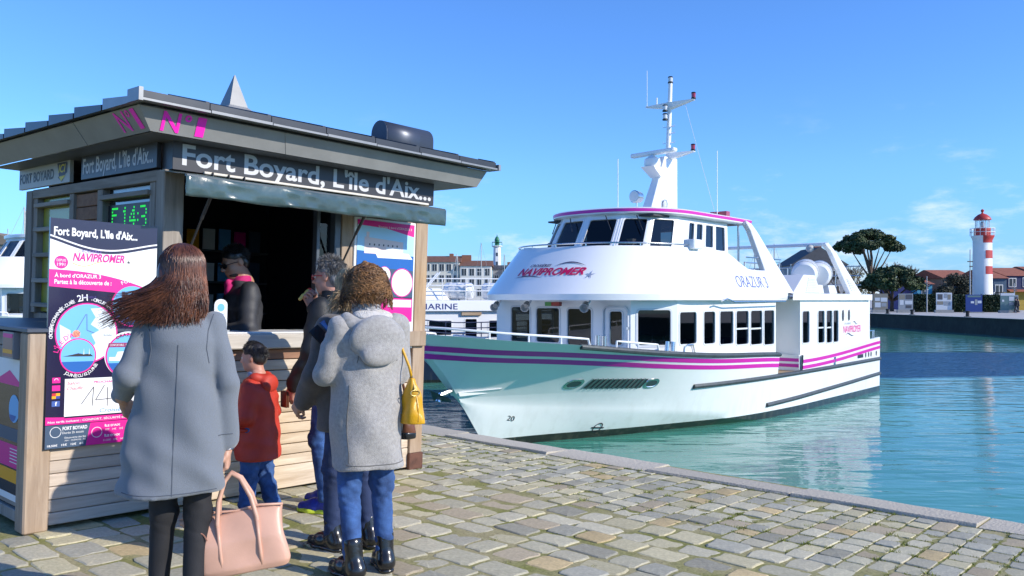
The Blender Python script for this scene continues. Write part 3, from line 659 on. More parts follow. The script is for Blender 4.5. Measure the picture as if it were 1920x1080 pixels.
    T('PROCHAIN DÉPART', .42, .78, .712, .724, MG, off=.02)
    pen = [((.31, .815), (.42, .74)), ((.42, .74), (.41, .825)), ((.52, .735), (.44, .80)), ((.44, .80), (.66, .795)), ((.55, .745), (.55, .83)), ((.64, .72), (.64, .752)), ((.64, .736), (.70, .736)), ((.70, .72), (.70, .752)), ((.74, .722), (.80, .722)), ((.80, .722), (.76, .735)), ((.76, .735), (.81, .742)), ((.81, .742), (.74, .755)), ((.85, .722), (.83, .74)), ((.83, .74), (.86, .755)), ((.86, .755), (.89, .735)), ((.89, .735), (.85, .722))]
    for a, b in pen:
        a = Vector(P(*a)); b = Vector(P(*b)); nn = Vector((-(b - a).y, (b - a).x)).normalized() * .0022; shape([a + nn, b + nn, b - nn, a - nn], G, INK, pb, 'pen_stroke', .0018)
    T('Croisière', .48, .74, .84, .857, flat('pen_blue', rgb(40, 140, 190), .5), shear=.2); T('Salon', .18, .29, .712, .726, flat('pen_red', rgb(225, 60, 90), .5), shear=.3); T('Chauffé', .18, .32, .735, .749, flat('pen_red', rgb(225, 60, 90), .5), shear=.3)
    for i, m in enumerate((MG, MG, YELP, flat('facebook_blue', rgb(60, 90, 160), .5))): y = .692 + i * .034; S([(.05, y), (.12, y), (.12, y + .024), (.05, y + .024)], m, .001, 'icon'); 
    S([(.05, .76), (.085, .76), (.085, .772), (.05, .772)], flat('flag_red', rgb(200, 40, 50), .5), .0014, 'icon'); S([(.085, .772), (.12, .772), (.12, .784), (.085, .784)], flat('flag_blue', rgb(50, 70, 150), .5), .0014, 'icon')
    c = P(.085, .712 - .008); shape(circ(c[0], c[1], .012, 16, 0, 180) + circ(c[0], c[1], .009, 16, 0, 180)[::-1], G, WH, pb, 'icon', .0014); T('f', .078, .096, .797, .814, WH, off=.04, d=.0016)
    S([(0, .86)] + [(x, .862 + .03 * x ** 2 * 0 + .012 * math.sin(x * 3)) for x in xs if x < .2] + [(.16, .872), (1, .872), (1, .897), (0, .897)], MG, .0007); T('Nos tarifs incluent : CONFORT, SÉCURITÉ et CONVIVIALITÉ', .02, .97, .878, .891, WH, off=.015)
    S([(0, .9), (.40, .9), (.36, 1), (0, 1)], GREYP, .001, 'tariff_panel'); S([(.40, .9), (.82, .9), (.80, 1), (.36, 1)], MG, .001, 'tariff_panel'); S([(.82, .9), (1, .9), (1, 1), (.80, 1)], YELP, .001, 'tariff_panel')
    T('FORT BOYARD', .15, .37, .908, .924, WH, off=.03); T('Durée 2h escale', .15, .34, .93, .94, WH); T('Découverte des îles', .17, .36, .953, .961, WH); T('AIX - OLÉRON - RÉ', .17, .36, .965, .972, WH); T('18,50€   15€   12€   6€', .02, .34, .982, .993, WH, off=.02)
    T("ÎLE D'AIX", .53, .68, .912, .924, WH, off=.03); T("ÎLE D'AIX", .53, .68, .957, .969, WH, off=.03); T('18€   14€   10€   4€', .54, .76, .932, .941, WH); T('21,50€   18€   14€   6€', .52, .77, .98, .989, WH); T('PROMENADE', .84, .98, .912, .925, WH)
    for x, y in ((.09, .93), (.46, .945), (.885, .94)):
        c = P(x, y); r = .05 * W; shape(circ(c[0], c[1], r, 24) + [circ(c[0], c[1], r, 24)[0], circ(c[0], c[1], r * .9, 24)[0]] + circ(c[0], c[1], r * .9, 24)[:0:-1], G, WH, pb, 'ring_mark', .0014)
    return pb
poster_main()
def poster_right():
    pb = empty('wall_poster', mat=K); tag(pb, 'framed excursion poster with white ship beside the right kiosk post', 'poster')
    X0, X1, Y0, Y1 = 2.29, 2.895, 1.06, 2.085
    MB().box(X0 - .022, X1 + .022, -.012, .029, Y0 - .02, Y1 + .02).build('frame', WHITE, pb, bev=.004)
    MB().box(X0, X1, -.016, -.0125, Y0, Y1).build('panel', flat('poster_navy', rgb(33, 28, 60), .25), pb)
    G = FF @ Matrix.Translation((0, 0, .016)); W = X1 - X0; H = Y1 - Y0; P = lambda x, y: (X0 + x * W, Y1 - y * H)
    S = lambda pts, m, d=.0006, name='print_shape': shape([P(*q) for q in pts], G, m, pb, name, d)
    S([(0, 0), (1, 0), (1, .30), (0, .30)], flat('pale_sky_print', rgb(170, 215, 240), .4)); S([(0, .24), (1, .26), (1, .38), (0, .36)], SEAP, .001)
    S([(0, 0), (1, 0), (1, .10), (.5, .05), (0, .04)], MAGENTA, .0012); a = P(.35, .055); b = P(.95, .03); text("Voyagez à bord d'ORAZUR 3", G, a[0], b[0], a[1], b[1], WTXT, pb, d=.002)
    S([(.12, .13), (.8, .15), (.8, .26), (.12, .26)], flat('fort_stone_print', rgb(226, 205, 200), .5), .0014); S([(.15, .09), (.2, .09), (.2, .14), (.15, .14)], flat('fort_stone_print', rgb(226, 205, 200), .5), .0014)
    S([(.3, .24), (.9, .24), (.98, .285), (.35, .29)], WTXT, .0018); S([(.5, .2), (.75, .2), (.8, .24), (.48, .24)], WTXT, .0018)
    for i in range(7): S([(.2 + i * .08, .18), (.22 + i * .08, .18), (.22 + i * .08, .195), (.2 + i * .08, .195)], INK, .002)
    S([(0, .36), (1, .38), (1, .60), (0, .60)], GREYP, .0012)
    for (x, y, r, m) in ((.18, .47, .17, BLUEP), (.48, .42, .11, WTXT), (.80, .48, .2, WTXT)):
        c = P(x, y); shape(circ(c[0], c[1], r * W), G, MAGENTA, pb, 'print_circle', .0016); shape(circ(c[0], c[1], r * W * .93), G, m, pb, 'print_circle', .002)
    c = P(.18, .47); arctext("L'île d'Aix", G, c[0], c[1], .19 * W, 130, 50, .024, WTXT, pb)
    S([(0, .60), (1, .61), (1, .80), (0, .80)], MAGENTA, .0012); S([(.55, .62), (.98, .62), (.98, .68), (.55, .68)], WTXT, .0018); S([(0, .80), (1, .80), (1, 1), (0, 1)], WTXT, .0012); S([(.6, .95), (1, .93), (1, 1), (.6, 1)], YELP, .0016)
    c = P(.8, .86); shape(circ(c[0], c[1], .1 * W, ry=.14 * W), G, flat('lime_print', rgb(120, 200, 40), .5), pb, 'print_circle', .002)
    S([(.05, .83), (.5, .83), (.5, .95), (.05, .95)], flat('leaf_orange', rgb(230, 120, 50), .5), .0018)
poster_right()
def poster_left():
    pb = empty('side_poster', mat=K); tag(pb, 'magenta and navy tariff poster on the shaded side of the low annex', 'poster')
    M2 = FL @ Matrix.Translation((-.14, 0, .077)); G = FL @ Matrix.Translation((0, 0, .077))
    MB().box(-.078, -.0755, .155, .62, .16, 1.02).build('panel', flat('poster_navy', rgb(33, 28, 60), .25), pb)
    G = FL @ Matrix.Translation((0, 0, .078))
    S = lambda x0, x1, y0, y1, m, d=.001: shape([(x0, y0), (x1, y0), (x1, y1), (x0, y1)], G, m, pb, 'print_shape', d)
    S(-.62, -.155, .86, 1.02, WTXT); S(-.62, -.155, .52, .60, GREYP); S(-.62, -.155, .36, .5, MAGENTA); S(-.62, -.155, .27, .35, YELP); S(-.62, -.155, .16, .2, WTXT)
    shape(circ(-.25, .72, .085), G, BLUEP, pb, 'print_circle', .002); shape(circ(-.27, .7, .06, 24, 200, 340), G, SEAP, pb, 'print_circle', .003)
    shape([(-.34, .95), (-.155, .88), (-.155, .86), (-.62, .86)], G, MAGENTA, pb, 'print_shape', .002)
    for i in range(5): S(-.30, -.17, .39 + i * .02, .396 + i * .02, WTXT, .002)
    lf = tag(MB().box(-.125, -.079, .16, .34, 1.03, 1.19).build('leaflet_rack', flat('rack_grey', (.25, .24, .25), .4)), 'small leaflet rack above the side tariff poster', 'rack'); lf.matrix_world = K
    G2 = FL @ Matrix.Translation((0, 0, .125)); shape([(-.33, 1.04), (-.17, 1.04), (-.17, 1.18), (-.33, 1.18)], G2, flat('leaflet_photo', rgb(150, 110, 100), .4), lf, 'leaflet', .001); shape([(-.33, 1.06), (-.17, 1.06), (-.17, 1.085), (-.33, 1.085)], G2, YELP, lf, 'leaflet_print', .002); shape([(-.33, 1.155), (-.17, 1.155), (-.17, 1.18), (-.33, 1.18)], G2, MAGENTA, lf, 'leaflet_print', .002)
poster_left()
# card stand on the counter
cs = empty('leaflet_stand', mat=K @ Matrix.Translation((1.19, .10, 1.19))); tag(cs, 'small white and blue card in a clear stand on the counter', 'stand')
mb = MB(); pts = [(-.05, 0), (.05, 0), (.05, .19)] + [(.05 * math.cos(t), .19 + .04 * math.sin(t)) for t in np.linspace(0, math.pi, 9)[1:-1]] + [(-.05, .19)]
mb.prism(pts, 0, .008, 'XZ').build('card', flat('card_white', (.75, .78, .8), .3), cs)
MB().box(-.055, .055, -.03, .04, 0, .012).build('base', flat('clear_base', (.3, .32, .33), .1), cs)
shape([(-.035, .05), (.035, .05), (.035, .09), (-.035, .09)], FF, SEAP, cs, 'print_shape', .001); shape(circ(0, .17, .028, 16), FF, BLUEP, cs, 'print_circle', .001); text('AIX', FF, -.03, .03, .105, .13, SEAP, cs)

# ---------------------------------------------------------------- passenger boat (frame: x forward, y to port, z up from the water; s = distance aft of the bow waterline)
BM = Matrix(((-.6462, .7632, 0, -.48), (-.7632, -.6462, 0, 17.2), (0, 0, 1, -1.5), (0, 0, 0, 1)))
lg = interp([-2.1, -1.75, -1.1, .1, 2.6, 5, 7.8, 12, 16.3], [.02, .9, 1.5, 2.02, 2.47, 2.63, 2.7, 2.7, 2.62])
zg = interp([-2.1, -1.1, .1, 2.6, 5, 7.8, 9.6, 16.3], [2.36, 2.24, 2.14, 1.91, 1.75, 1.64, 1.5, 1.76])
lc = interp([-.8, 1, 3.5, 7.6, 10, 16.3], [.02, .72, 1.75, 2.48, 2.6, 2.6]); zc = interp([-2.1, -.8, 1, 3.5, 7.6, 10, 16.3], [2.33, .95, .7, .47, -.03, -.25, -.3])
zk = interp([-2.1, -.8, 0, 1.26, 4.1, 8, 16.3], [2.33, .95, 0, -.6, -1.3, -1.4, -1.1])
def hl(s, z):
    t = max(0, (z - zc(s)) / (zg(s) - zc(s))); k = 1 + .55 * max(0, min(1, (5 - s) / 5)); l0 = lc(s) if s > -.8 else .02
    return l0 + (lg(s) - l0) * t ** k
HS = sorted(set(list(np.linspace(-2.1, 0, 16)) + list(np.linspace(0, 16.3, 50)) + [8.05, 9.6]))
def zmid(s): return max(zk(s), zc(s), min(1.08, zg(s)))
def hull_paint(name, white, boot, zb):
    m = mat(name, white, .28, .03, 1.2, coat=.35); n, l = m.node_tree.nodes, m.node_tree.links; b = n['Principled BSDF']
    t = n.new('ShaderNodeTexCoord'); sp = n.new('ShaderNodeSeparateXYZ'); l.new(t.outputs['Object'], sp.inputs[0])
    lt = n.new('ShaderNodeMath'); lt.operation = 'LESS_THAN'; lt.inputs[1].default_value = zb; l.new(sp.outputs['Z'], lt.inputs[0])
    src = b.inputs['Base Color'].links[0].from_socket; mx = n.new('ShaderNodeMix'); mx.data_type = 'RGBA'; l.new(lt.outputs[0], mx.inputs['Factor']); l.new(src, mx.inputs[6]); mx.inputs[7].default_value = (*boot, 1)
    # weed and rust weeping near the waterline, and slight unevenness of the plating
    st = n.new('ShaderNodeMapping'); st.inputs['Scale'].default_value = (2.2, 2.2, .35); l.new(t.outputs['Object'], st.inputs[0]); dn = n.new('ShaderNodeTexNoise'); dn.inputs['Scale'].default_value = 3; dn.inputs['Detail'].default_value = 7; l.new(st.outputs[0], dn.inputs['Vector'])
    dz = n.new('ShaderNodeMapRange'); dz.inputs[1].default_value = 1.3; dz.inputs[2].default_value = .1; dz.inputs[3].default_value = 0; dz.inputs[4].default_value = .16; l.new(sp.outputs['Z'], dz.inputs[0]); dr_ = n.new('ShaderNodeMapRange'); dr_.inputs[1].default_value = .48; dr_.inputs[2].default_value = .72; l.new(dn.outputs[0], dr_.inputs[0])
    dm_ = n.new('ShaderNodeMath'); dm_.operation = 'MULTIPLY'; l.new(dz.outputs[0], dm_.inputs[0]); l.new(dr_.outputs[0], dm_.inputs[1]); d2 = n.new('ShaderNodeMix'); d2.data_type = 'RGBA'; d2.inputs[7].default_value = (.30, .29, .20, 1); l.new(dm_.outputs[0], d2.inputs['Factor']); l.new(mx.outputs[2], d2.inputs[6]); l.new(d2.outputs[2], b.inputs['Base Color'])
    pn = n.new('ShaderNodeTexNoise'); pn.inputs['Scale'].default_value = 1.4; l.new(t.outputs['Object'], pn.inputs['Vector']); bp = n.new('ShaderNodeBump'); bp.inputs['Strength'].default_value = .12; bp.inputs['Distance'].default_value = .08; l.new(pn.outputs[0], bp.inputs['Height']); l.new(bp.outputs[0], b.inputs['Normal'])
    return m
HULLW = hull_paint('boat_white', (.8, .81, .8), (.02, .02, .02), .17)
BW = mat('boat_gloss_white', (.8, .8, .8), .3, .015, 1.0, coat=.3)
RUB = mat('black_rubber', (.045, .055, .06), .5, .3, 6, bump=.2, bscale=20)
STRIPE = flat('magenta_stripe', rgb(200, 28, 160), .35)
WGLASS = glass('tinted_glass', (.30, .36, .38)); DGLASS = glass('dark_glass', (.16, .19, .21))
def hull_meshes(boat, m, stripe=None, names=('hull', 'bulwark')):
    low = MB(); rings = []
    for s in HS:
        zm = zmid(s); pts = []
        zkk = zk(s); zcc = max(zc(s), zkk); lcc = lc(s) if s > -.8 else .02
        half = [(0, zkk), (lcc * .5, zkk + (zcc - zkk) * .5), (lcc, zcc)] + [(hl(s, zcc + (zm - zcc) * q), zcc + (zm - zcc) * q) for q in (.2, .4, .6, .8, 1)]
        rings.append([(-s, -l_, z_) for l_, z_ in half[::-1]] + [(-s, l_, z_) for l_, z_ in half[1:]])
    low.loft(rings, False); low.face(range(len(low.v) - len(rings[0]), len(low.v)))
    hull = low.build(names[0], m, boat, 'a')
    for (a, b) in ((-2.1, 8.05), (9.6, 16.3)):
        for sg in (1, -1):
            up = MB(); rr = []
            for s in HS:
                if a - 1e-6 <= s <= b + 1e-6:
                    zm, zt = zmid(s), zg(s); rr.append([(-s, sg * hl(s, zm + (zt - zm) * q), zm + (zt - zm) * q) for q in np.linspace(0, 1, 7)] + [(-s, sg * max(.005, hl(s, zm + (zt - zm) * q) - .06), zm + (zt - zm) * q + (.004 if q == 1 else 0)) for q in (1, .5, 0)])
            up.loft(rr, False); up.face(range(len(up.v) - 10, len(up.v))); up.build(names[1], m, boat, 'a')
    if stripe:
        for (a, b) in ((-2.06, 8.05), (9.6, 16.3)):
            for sg in (1, -1):
                for k in (0, 1):
                    rr = []
                    for s in HS:
                        if a - 1e-6 <= s <= b + 1e-6:
                            f = max(0, min(1, (s + 2) / 4)); z0 = zg(s) - (.20 + (.115 - .20) * f) - k * .145 if s < 9 else zg(s) - .12 - k * .16
                            hgt = .095; rr.append([(-s - (.0 if s > -1.5 else -.012), sg * (hl(s, z0 - hgt * q) + .006), z0 - hgt * q) for q in (0, .5, 1)])
                    MB().loft(rr, False).build('stripe', stripe, boat, 'all')
    # deck
    d = MB(); sd_ = [s for s in HS if s > -1.0]; zd = 1.04
    d.poly([(-s, hl(s, zd) - .03, zd) for s in sd_] + [(-s, -hl(s, zd) + .03, zd) for s in sd_[::-1]]); d.build('deck', mat('deck_grey', (.45, .46, .46), .7, .1, 2), boat)
    return hull

def patch(C, wins, th, m, parent, name):
    P00, P10, P11, P01 = [Vector(c) for c in C]
    f = lambda u, v: (P00 * (1 - u) + P10 * u) * (1 - v) + (P01 * (1 - u) + P11 * u) * v
    n = (P10 - P00).cross(P01 - P00).normalized()
    us = sorted(set([0, 1] + [w[0] for w in wins] + [w[1] for w in wins])); vs_ = sorted(set([0, 1] + [w[2] for w in wins] + [w[3] for w in wins]))
    mb = MB(); hole = lambda u, v: any(w[0] < u < w[1] and w[2] < v < w[3] for w in wins)
    for i in range(len(us) - 1):
        for j in range(len(vs_) - 1):
            if hole((us[i] + us[i + 1]) / 2, (vs_[j] + vs_[j + 1]) / 2): continue
            q = [f(us[i], vs_[j]), f(us[i + 1], vs_[j]), f(us[i + 1], vs_[j + 1]), f(us[i], vs_[j + 1])]
            mb.poly(q); mb.poly([p - n * th for p in q][::-1])
    for w in wins:
        q = [f(w[0], w[2]), f(w[1], w[2]), f(w[1], w[3]), f(w[0], w[3])]
        for k in range(4): a, b = q[k], q[(k + 1) % 4]; mb.poly([a, b, b - n * th, a - n * th])
    q = [f(0, 0), f(1, 0), f(1, 1), f(0, 1)]
    for k in range(4): a, b = q[k], q[(k + 1) % 4]; mb.poly([a, b, b - n * th, a - n * th])
    mb.build(name, m, parent)
    return f, n

def rrect(w, h, r, e=0, k=5):
    pts = []; r = min(r + e, w / 2 + e, h / 2 + e); r = max(r, .004)
    for cx, cy, a in ((w + e - r, -e + r, -90), (w + e - r, h + e - r, 0), (-e + r, h + e - r, 90), (-e + r, -e + r, 180)):
        for i in range(k): t = R(a + 90 * i / (k - 1)); pts.append((cx + r * math.cos(t), cy + r * math.sin(t)))
    return pts
def window(f, n, w4, parent, gm, fm, r=.07, lip=.012, e=.03, rec=.02, bar=None):
    u0, u1, v0, v1 = w4; um, vm = (u0 + u1) / 2, (v0 + v1) / 2
    w = (f(u1, vm) - f(u0, vm)).length; h = (f(um, v1) - f(um, v0)).length
    pt = lambda a, b, off: f(u0 + (u1 - u0) * a / w, v0 + (v1 - v0) * b / h) + n * off
    o_, i_ = rrect(w, h, r, e), rrect(w, h, r, -.012)
    mb = MB(); mb.loft([[pt(a, b, -rec - .01) for a, b in i_], [pt(a, b, lip) for a, b in i_], [pt(a, b, lip) for a, b in o_], [pt(a, b, -.002) for a, b in o_]], True)
    fr = mb.build('window_frame', fm, parent)
    MB().poly([pt(a, b, -rec) for a, b in i_]).build('pane', gm, fr)
    if bar is not None: MB().poly([pt(0, h * bar - .02, -rec + .008), pt(w, h * bar - .02, -rec + .008), pt(w, h * bar + .02, -rec + .008), pt(0, h * bar + .02, -rec + .008)]).build('glazing_bar', fm, fr)
    return fr
def sup(s0, w, n, d, N=36, send=None):
    out = []
    for t in np.linspace(-90, 90, N + 1):
        a = R(t); out.append((s0 + d * (1 - abs(math.cos(a)) ** (2 / n)), w * math.copysign(abs(math.sin(a)) ** (2 / n), a)))
    if send:
        aft = list(np.linspace(s0 + d, send, 14))[1:]
        out = [(s, -w) for s in aft[::-1]] + out + [(s, w) for s in aft]
    return out
def sup1(s0, w, n, d, t): a = R(t); return (s0 + d * (1 - abs(math.cos(a)) ** (2 / n)), w * math.copysign(abs(math.sin(a)) ** (2 / n), a))

boat = empty('passenger_boat', mat=BM)
tag(boat, 'white excursion boat with magenta hull stripes moored bow-on to the quay', 'boat')
hull_meshes(boat, HULLW, STRIPE)
bx = lambda name, s0, s1, l0, l1, z0, z1, m, par=boat, bev=0: MB().box(-s1, -s0, l0, l1, z0, z1).build(name, m, par, bev=bev)
def tb(name, pts, r, m, par=boat, n=8): return MB().tube([(-s, l_, z_) for s, l_, z_ in pts], r, n).build(name, m, par, 'a')
# rubbing strakes
def strake(name, s0, s1, fz, r, par=boat, sides=(1, -1)):
    for sg in sides:
        rr = []
        for s in np.linspace(s0, s1, 40):
            z_ = fz(s); l_ = hl(s, z_); rr.append([(-s, sg * (l_ - .01), z_ - r), (-s, sg * (l_ + r * .75), z_ - r * .7), (-s, sg * (l_ + r * 1.05), z_), (-s, sg * (l_ + r * .75), z_ + r * .7), (-s, sg * (l_ - .01), z_ + r)])
        MB().loft(rr, False).build(name, RUB, par, 'a')
        MB().poly(rr[0]).build('strake_end', RUB, par)
strake('gunwale_strake', .35, 8.05, lambda s: zg(s) - .03, .055); strake('rubbing_strake', 4.35, 16.28, lambda s: 1.04 + .02 * (s - 4) / 12, .06); strake('rubbing_strake', 7.6, 16.28, lambda s: .33 + .24 * (s - 7.2) / 9, .06)
# hull openings: two oval ports and a slanted louvre
def hullpt(s, z, off=.0): return Vector((-s, hl(s, z) + off, z))
for sc_ in (1.2, 3.0):
    zc_ = 1.27 - .04 * (sc_ - 1.1)
    ring = lambda a, b, off: [hullpt(sc_ + a * math.copysign(abs(math.cos(t)) ** .7, math.cos(t)), zc_ + b * math.sin(t), off) for t in np.linspace(0, 2 * math.pi, 24, endpoint=False)]
    o = MB().loft([ring(.14, .065, .012), ring(.155, .08, .025), ring(.18, .105, .02), ring(.19, .115, .0)], True).build('porthole_frame', STEEL, boat, 'a'); MB().poly(ring(.145, .07, .012)).build('pane', flat('port_glass', (.04, .05, .06), .08, coat=1), o)
for i in range(12):
    a = 1.45 + i * .113; zt = 1.27 - .04 * (a - 1.1)
    MB().poly([hullpt(a, zt - .1, .008), hullpt(a + .085, zt - .1, .008), hullpt(a + .145, zt + .1, .008), hullpt(a + .06, zt + .1, .008)]).build('louvre_opening', flat('louvre_dark', (.03, .035, .04), .4), boat)
    MB().tube([hullpt(a - .016, zt - .115, .02), hullpt(a + .05, zt + .115, .02)], .011, 6).build('louvre_bar', STEEL, boat)
for s_, z_ in ((11.9, 1.2),): MB().poly([hullpt(s_, z_ - .13, .006), hullpt(s_ + .16, z_ - .13, .006), hullpt(s_ + .16, z_ + .13, .006), hullpt(s_, z_ + .13, .006)]).build('scupper', STEEL, boat)
for s_ in (14.8, 15.1, 15.35, 15.9): MB().poly([hullpt(s_ + .06 * math.cos(t), 1.25 + .085 * math.sin(t), .006) for t in np.linspace(0, 6.28, 14, endpoint=False)]).build('scupper', flat('port_glass2', (.04, .04, .05), .3), boat)
MB().poly([hullpt(14.0, 1.18, .006), hullpt(14.55, 1.18, .006), hullpt(14.55, 1.29, .006), hullpt(14.0, 1.29, .006)]).build('scupper', flat('port_glass2', (.04, .04, .05), .3), boat)
# load line disc on the lower bow
def lowpt(s, q, off=.008):      # on the facet between chine and keel
    zc_, zk_ = zc(s), zk(s); return Vector((-s, lc(s) * (1 - q) + off, zc_ + (zk_ - zc_) * q - off))
def lowring(r0): return [lowpt(2.35 + r0 * math.cos(t), .22 + r0 * .75 * math.sin(t)) for t in np.linspace(0, 2 * math.pi, 25)]
MB().loft([lowring(.1), lowring(.08)], False).build('load_line_mark', INK, boat); MB().poly([lowpt(2.2, .215), lowpt(2.5, .205), lowpt(2.5, .225), lowpt(2.2, .235)]).build('load_line_mark', INK, boat)
text('20', lambda x, y, z: lowpt(.2 + x, .24 - y), 0, .16, 0, .11, INK, boat)
# anchor shelf at the stem
MB().hexa([(.95, -.12, 1.12), (.2, -.42, 1.16), (.2, .42, 1.16), (.95, .12, 1.12), (.98, -.12, 1.19), (.2, -.55, 1.24), (.2, .55, 1.24), (.98, .12, 1.19)]).build('anchor_shelf', BW, boat)
an = tb('anchor', [(-.75, .0, 1.3), (-1.35, .0, 1.18), (-1.42, .0, 1.05)], .05, STEEL); MB().hexa([(1.3, -.25, 1.05), (1.55, -.02, 1.2), (1.55, .02, 1.2), (1.3, .25, 1.05), (1.34, -.25, 1.12), (1.6, -.02, 1.27), (1.6, .02, 1.27), (1.34, .25, 1.12)]).build('fluke', RUB, an)
# deckhouse: front, chamfers, sides
zt0, zt1 = 1.05, 3.0; VZ = lambda z: (z - zt0) / (zt1 - zt0)
GF = mat('pale_grey_frame', (.62, .64, .66), .4, .05)
def house(C2, wins, par=boat, gm=WGLASS, lean=0, name='deckhouse_wall', zlo=zt0, zhi=zt1, r=.07, bars=()):
    (sa, la), (sb, lb) = C2
    C = [(-sa, la, zlo), (-sb, lb, zlo), (-sb, lb * (1 - lean), zhi), (-sa, la * (1 - lean), zhi)]
    f, n = patch(C, [w[:4] for w in wins], .06, BW, par, name)
    for i, w in enumerate(wins): window(f, n, w[:4], par, gm, GF, r, bar=.47 if i in bars else None)
    return f, n
VF = lambda z: (z - 1.62) / (3.0 - 1.62)
wf = 3.77; U = lambda l_: (l_ + 2.05) / wf
house(((2.6, -2.05), (2.6, 1.72)), [(U(-1.60), U(-1.02), VF(1.95), VF(2.82)), (U(-.84), U(-.16), VF(2.0), VF(2.8)), (U(.05), U(.72), VF(1.95), VF(2.79)), (U(1.18), U(1.52), VF(2.0), VF(2.74))], zlo=1.62)
dr = MB(); ro, ri = rrect(.66, 1.72, .12), rrect(.60, 1.66, .10, 0)
fdr = lambda a, b, off: (-2.6 + off, 1.02 + a, 1.12 + b)
dm = MB().loft([[fdr(a, b, .0) for a, b in ro], [fdr(a, b, .045) for a, b in ro], [fdr(a + .03, b + .03, .045) for a, b in ri], [fdr(a + .03, b + .03, .02) for a, b in ri]], True).build('door_frame', GF, boat)
MB().box(-2.58, -2.555, .85, .92, 1.9, 1.93).build('door_handle', STEEL, dm); MB().box(-2.57, -2.53, 1.66, 1.7, 2.35, 2.4).build('door_hinge', STEEL, dm)
house(((2.6, 1.72), (3.5, 2.33)), [(.14, .86, VF(2.0), VF(2.77))], zlo=1.62); house(((3.5, -2.33), (2.6, -2.05)), [], zlo=1.62)
su0, su1 = 3.5, 8.45; US = lambda s: (s - su0) / (su1 - su0)
sw = [(3.58, 4.32, 2.0), (4.64, 5.18, 1.97), (5.40, 6.08, 1.93), (6.22, 6.88, 1.89), (6.99, 7.64, 1.86), (7.74, 8.34, 1.83)]
house(((su0, 2.33), (su1, 2.42)), [(US(a), US(b), VF(z_), VF(2.72)) for a, b, z_ in sw], gm=DGLASS, bars=(3, 4), zlo=1.62); house(((su1, -2.42), (su0, -2.33)), [(US(8.45 + 3.5 - b), US(8.45 + 3.5 - a), VF(z_), VF(2.72)) for a, b, z_ in sw], gm=DGLASS, zlo=1.62)
MB().prism([(-2.72, -1.5), (-2.72, 1.45), (-3.6, 1.95), (-8.4, 2.2), (-8.4, -2.2), (-3.6, -1.95)], 1.045, 1.66).build('house_base', BW, boat)
house(((8.45, 2.42), (8.45, 1.5)), []); house(((8.45, -1.5), (8.45, -2.42)), [])
house(((8.45, 1.5), (9.75, 1.5)), [(.25, .6, VZ(1.6), VZ(2.75))], gm=DGLASS); house(((9.75, 1.5), (9.62, 2.6)), [(.1, .2, VZ(2.1), VZ(2.8))]); house(((9.75, -2.6), (9.75, -1.5)), []); house(((9.75, -1.5), (8.45, -1.5)), [])
a0, a1 = 9.62, 15.4; UA = lambda s: (s - a0) / (a1 - a0)
aw = [(9.76, 10.26, 1.8), (10.90, 11.40, 1.76), (11.55, 12.0, 1.74), (12.1, 12.52, 1.74)]
house(((a0, 2.60), (a1, 2.58)), [(UA(a), UA(b), VZ(z_), VZ(2.68)) for a, b, z_ in aw], gm=DGLASS, bars=(1, 2)); house(((a1, -2.58), (a0, -2.6)), [])
house(((a1, 2.58), (a1, -2.58)), [(.3, .42, VZ(1.2), VZ(2.7))], gm=DGLASS)
for s_ in (12.9, 13.42):
    c_ = [(-s_ + .07 * math.cos(t), 2.612, 2.52 + .17 * math.sin(t)) for t in np.linspace(0, 6.28, 18, endpoint=False)]; MB().poly(c_).build('porthole', flat('port_glass', (.04, .05, .06), .08, coat=1), boat)
# interior: floor is the deck; ceiling, seats seen through the panes
INT = flat('cabin_lining', (.30, .31, .33), .7); SEAT = flat('cabin_seat_blue', (.02, .04, .14), .7)
bx('cabin_bulkhead', 8.3, 8.36, -2.3, 2.3, 1.06, 2.98, INT); bx('cabin_bulkhead', 5.6, 5.66, -2.2, -.5, 1.06, 2.98, INT)
for i in range(7):
    for l_ in (-1.5, .9):
        o = bx('cabin_seat', 3.5 + i * .65, 3.95 + i * .65, l_, l_ + 1.0, 1.06, 1.5, SEAT); MB().box(-3.95 - i * .65, -3.87 - i * .65, l_, l_ + 1.0, 1.5, 2.0).build('backrest', SEAT, o)
# skirt and visor above the deckhouse: one flowing surface
def ztop(s): return 4.15 if s < 6.0 else 4.15 - .43 * (lambda q: q * q * (3 - 2 * q))(min(1, (s - 6.0) / 1.25))
END = 9.0
Rb = sup(1.32, 2.55, 2.4, 3.2, 44, END); Rm = sup(1.30, 2.57, 2.4, 3.2, 44, END); Rt = sup(2.25, 2.15, 2.4, 2.6, 44, END)
def mixr(t, off=0):
    out = []
    for (s1, l1), (s2, l2) in zip(Rm, Rt):
        zt_ = ztop(s2); z_ = 3.1 + (zt_ - 3.1) * t; k = (z_ - 3.1) / 1.05; out.append((-(s1 + (s2 - s1) * k), l1 + (l2 - l1) * k, z_))
    return out
inset = lambda ring, d: [(x - d * max(0, 1 - abs(l_) / 2.2), l_ - math.copysign(min(d, abs(l_)), l_), z_) for x, l_, z_ in ring]
rings = [[(-s - .3 * max(0, 1 - abs(l_) / 2.6), l_ * .88, 2.985) for s, l_ in Rb], [(-s, l_, 2.97) for s, l_ in Rb]] + [mixr(t) for t in np.linspace(0, 1, 9)] + [inset(mixr(1), .07), inset(mixr(0.0), .09)]
MB().loft(rings, False).build('upper_skirt', BW, boat, 'a')
uo = sup(1.5, 2.5, 2.4, 3.1, 30, 9.0)
upd = MB(); upd.prism([(-s, l_) for s, l_ in sup(1.5, 2.5, 2.4, 3.1, 30)] + [(-15.2, 2.66), (-15.2, -2.66)], 3.0, 3.06); upd.build('upper_deck', mat('upper_deck_grey', (.55, .56, .57), .6, .06), boat)
